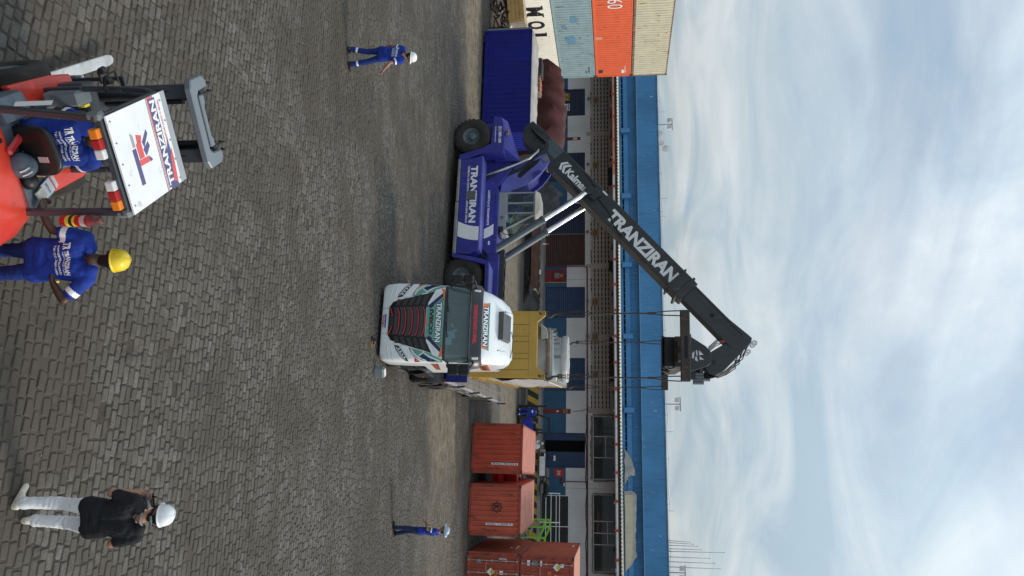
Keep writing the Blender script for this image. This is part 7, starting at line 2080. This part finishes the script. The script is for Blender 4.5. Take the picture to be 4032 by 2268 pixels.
h1 = heap("tarpaulin_heap", "low black tarpaulin spread in front of the dock with a rope edge", (.9, 60.0, 0), 2.6, 1.5, 1.0, M_tarpblk, 3, "tarpaulin")
q = MB(); q.tube([(-2.3, -.9, .5), (-2.2, -1.3, .2), (-1.4, -1.4, .5), (-.5, -1.2, .9), (.6, -.6, 1.05), (1.3, .2, .95)], .04, 6); q.build("rope", M_doorbrown, h1)
h2 = heap("netting_heap", "tall heap of dark grey netting against the dock behind the cab", (-7.2, 60.5, 0), 1.6, 1.0, 2.6, M_tarpgrey, 8, "netting")
h3 = heap("tarpaulin_strip", "black tarpaulin strip beyond the brown platform", (-2.2, 61.7, 0), 4.2, .45, .95, M_tarpblk, 5, "tarpaulin", rough=.25)
cone = thing("traffic_cone", "orange traffic cone with white collar by the brown platform", "cone", (-4.75, 58.6, G(58.6)))
q = MB(); q.bx(-.2, .2, -.2, .2, 0, .04); q.build("foot", M_black, cone); MB().lathe([(.16, .04), (.035, .72), (.005, .73)], n=16).build("cone_body", mat("cone_orange", (.75, .10, .02), .5), cone, smooth=40)
MB().lathe([(.100, .44), (.070, .62)], (0, 0, 0), (0, 0, 1), 16).build("collar", M_print, cone); bpy.data.objects[-1] if False else None
for x, lb in ((-3.6, "left of the two red and white marker posts by the dock"), (-2.7, "right of the two red and white marker posts by the dock")):
    t = thing("marker_post", lb, "post", FP(x + 1.6 - .4, -2.4, 1.12), FROT, "red and white marker posts by the dock")
    MB().cyl((0, 0, 0), (0, 0, .30), .07, n=10).build("white_base", M_print, t); MB().cyl((0, 0, .302), (0, 0, .55), .06, n=10).build("red_cap", M_redprint, t)
# maroon tarpaulin over a load behind the blue container, strapped bales beside it
mt_ = thing("covered_load", "big load under a maroon tarpaulin behind the deep blue container", "covered load", (-11.2, 50.5, 0), (0, 0, rad(-12)))
rows = []
for j in range(11):
    z = [0, .6, 1.2, 1.8, 2.4, 2.9, 3.25, 3.5, 3.62, 3.68, 3.7][j]; r_ = []
    for k in range(33):
        u = k / 32; x = -3.6 + 6.6 * u
        top_ = 3.45 + .35 * math.sin(u * 3.1) - .25 * max(0, u - .8) * 5
        zz_ = z * top_ / 3.7
        y = -1.5 + (.16 * math.sin(k * .9 + j * .25) + .30 * abs(math.sin(k * .47 + j * .16)) + .25 * noise.noise(Vector((k * .35, j * .35, 2)))) * (1 - j / 12) + (0 if j < 6 else (j - 5) * .32)
        r_.append((x + .15 * math.sin(j), y, zz_ + (.14 * noise.noise(Vector((k * .45, j * .7, 5))) + .07 * math.sin(k * 1.25 + j * .9)) * (j > 0)))
    rows.append(r_)
rows.append([(p[0], 1.5, p[2] * .96) for p in rows[-1]]); rows.append([(p[0], 1.5, 0) for p in rows[-1]])
MB().grid(rows).build("tarpaulin", M_maroon, mt_, smooth=50)
MB().bx(-3.5, 2.9, -1.2, 1.4, .0, 2.9).build("load", M_dark, mt_)
M_bale = mat("grey_bale", (.13, .12, .11), .9, var=.4, scale=6, bump=.8, bscale=14)
M_strap = mat("orange_strap", (.75, .17, .05), .5)
for k, (dx_, lb) in enumerate(((0.0, "dark strapped bale nearest the tall stack, behind the deep blue container"), (1.25, "grey bale with bright orange straps behind the deep blue container"))):
    t = thing("strapped_bale", lb, "bale", (-13.65 + dx_ * .9, 47.4 - .2 * k, 1.55), (0, 0, rad(-12)), "strapped bales behind the deep blue container")
    MB().bx(-.55, .55, -.5, .5, 0, 1.05 - .1 * k).build("bale_body", M_blkpaint if k == 0 else M_bale, t, bevel=.08, seg=2)
    MB().bx(-.6, .6, -.5, .5, -1.55, -.003).build("support_crate", M_dark, t)
    for x in (-.3, 0, .33):
        if k: MB().bx(x - .03, x + .03, -.515, .515, -.01, .965).build("strap", M_strap, t)
# scrap at the foot of the white container on the left
sc = thing("scrap_heap", "tangle of rusty scrap chain at the foot of the cream container", "scrap", (-15.6, 43.3, 0))
random.seed(21)
M_rusty = mat("rusty_scrap", (.10, .055, .038), .9, var=.4, scale=8, rust=.4)
for k in range(26):
    a = Vector((random.uniform(-.9, .9), random.uniform(-.5, .5), random.uniform(.05, 1.0)))
    P = [a + Vector((random.uniform(-.4, .4), random.uniform(-.2, .2), random.uniform(-.3, .3))) * t for t in (0, .6, 1.2)]
    MB().tube([(p.x, p.y, max(.04, p.z)) for p in P], random.uniform(.04, .09), 7).build("scrap_piece", M_rusty if k % 4 else M_black, sc, smooth=50)
cr_ = thing("timber_crate", "yellow plywood crate on the scrap at the photo's edge by the cream container", "crate", (-16.0, 43.6, 1.02), (rad(5), rad(-6), rad(-12)))
M_ply = mat("yellow_plywood", (.48, .29, .10), .7, var=.2, scale=2, streak=.4, scol=(.28, .15, .05))
for k in range(4): MB().bx(-1.2, 1.0, -.5, -.46, .01 + .22 * k, .21 + .22 * k).build("plank", M_ply, cr_)
for k in range(4): MB().bx(-1.2, 1.0, -.45 + .22 * k, -.25 + .22 * k, .885, .92).build("plank", M_tile if k % 2 else M_ply, cr_)
MB().bx(.95, 1.04, -.44, .42, .0, .88).build("end_board", M_timber, cr_); MB().bx(-1.2, .94, -.44, .42, .0, .88).build("inner_board", M_ply, cr_)
bd = thing("loose_board", "pale board leaning on the plywood crate", "board", (-14.75, 43.5, .95), (rad(12), rad(-55), rad(-12)))
MB().bx(-.1, .1, -.3, .3, 0, 1.1).build("board", M_tile, bd, bevel=.01)
eg = thing("old_engine", "black engine block with a red cap beside the scrap", "engine", (-14.5, 42.9, .55), (0, 0, .4))
q = MB(); q.bx(-.35, .35, -.3, .3, -.55, .55); q.cyl((-.2, -.32, .3), (-.2, .32, .3), .2, n=12); q.build("block", M_black, eg, bevel=.04); MB().cyl((.2, -.32, .35), (.2, -.4, .35), .09, n=10).build("red_cap", M_red, eg)
MB().prism([(-.3, .5), (.4, .5), (.2, 1.0), (-.15, 1.1)], 'y', -.1, .1).build("bracket", M_boomdust, eg)
# litter
sc_ = MB()
random.seed(3)
for k in range(34):
    y = random.uniform(7.2, 34); x = random.uniform(-.36, .36) * y
    s_ = random.uniform(.008, .02)
    sc_.box((x, y, G(y) + .012), (s_ * 2, s_ * 1.5, s_ * .6), (random.uniform(-.3, .3), random.uniform(-.3, .3), random.uniform(0, 3)))
sc_.build("litter", M_timber, None, kind='stuff')
bs = thing("blue_scrap", "crumpled scrap of blue plastic on the cobbles under the forklift's right light", "litter", tuple(Vector((-.42, 7.98, G(7.98) + .01))))
MB().prism([(-.08, 0), (.02, -.03), (.08, .01), (.03, .04), (-.03, .03)], 'z', 0, .012).build("scrap", M_blueshirt, bs)
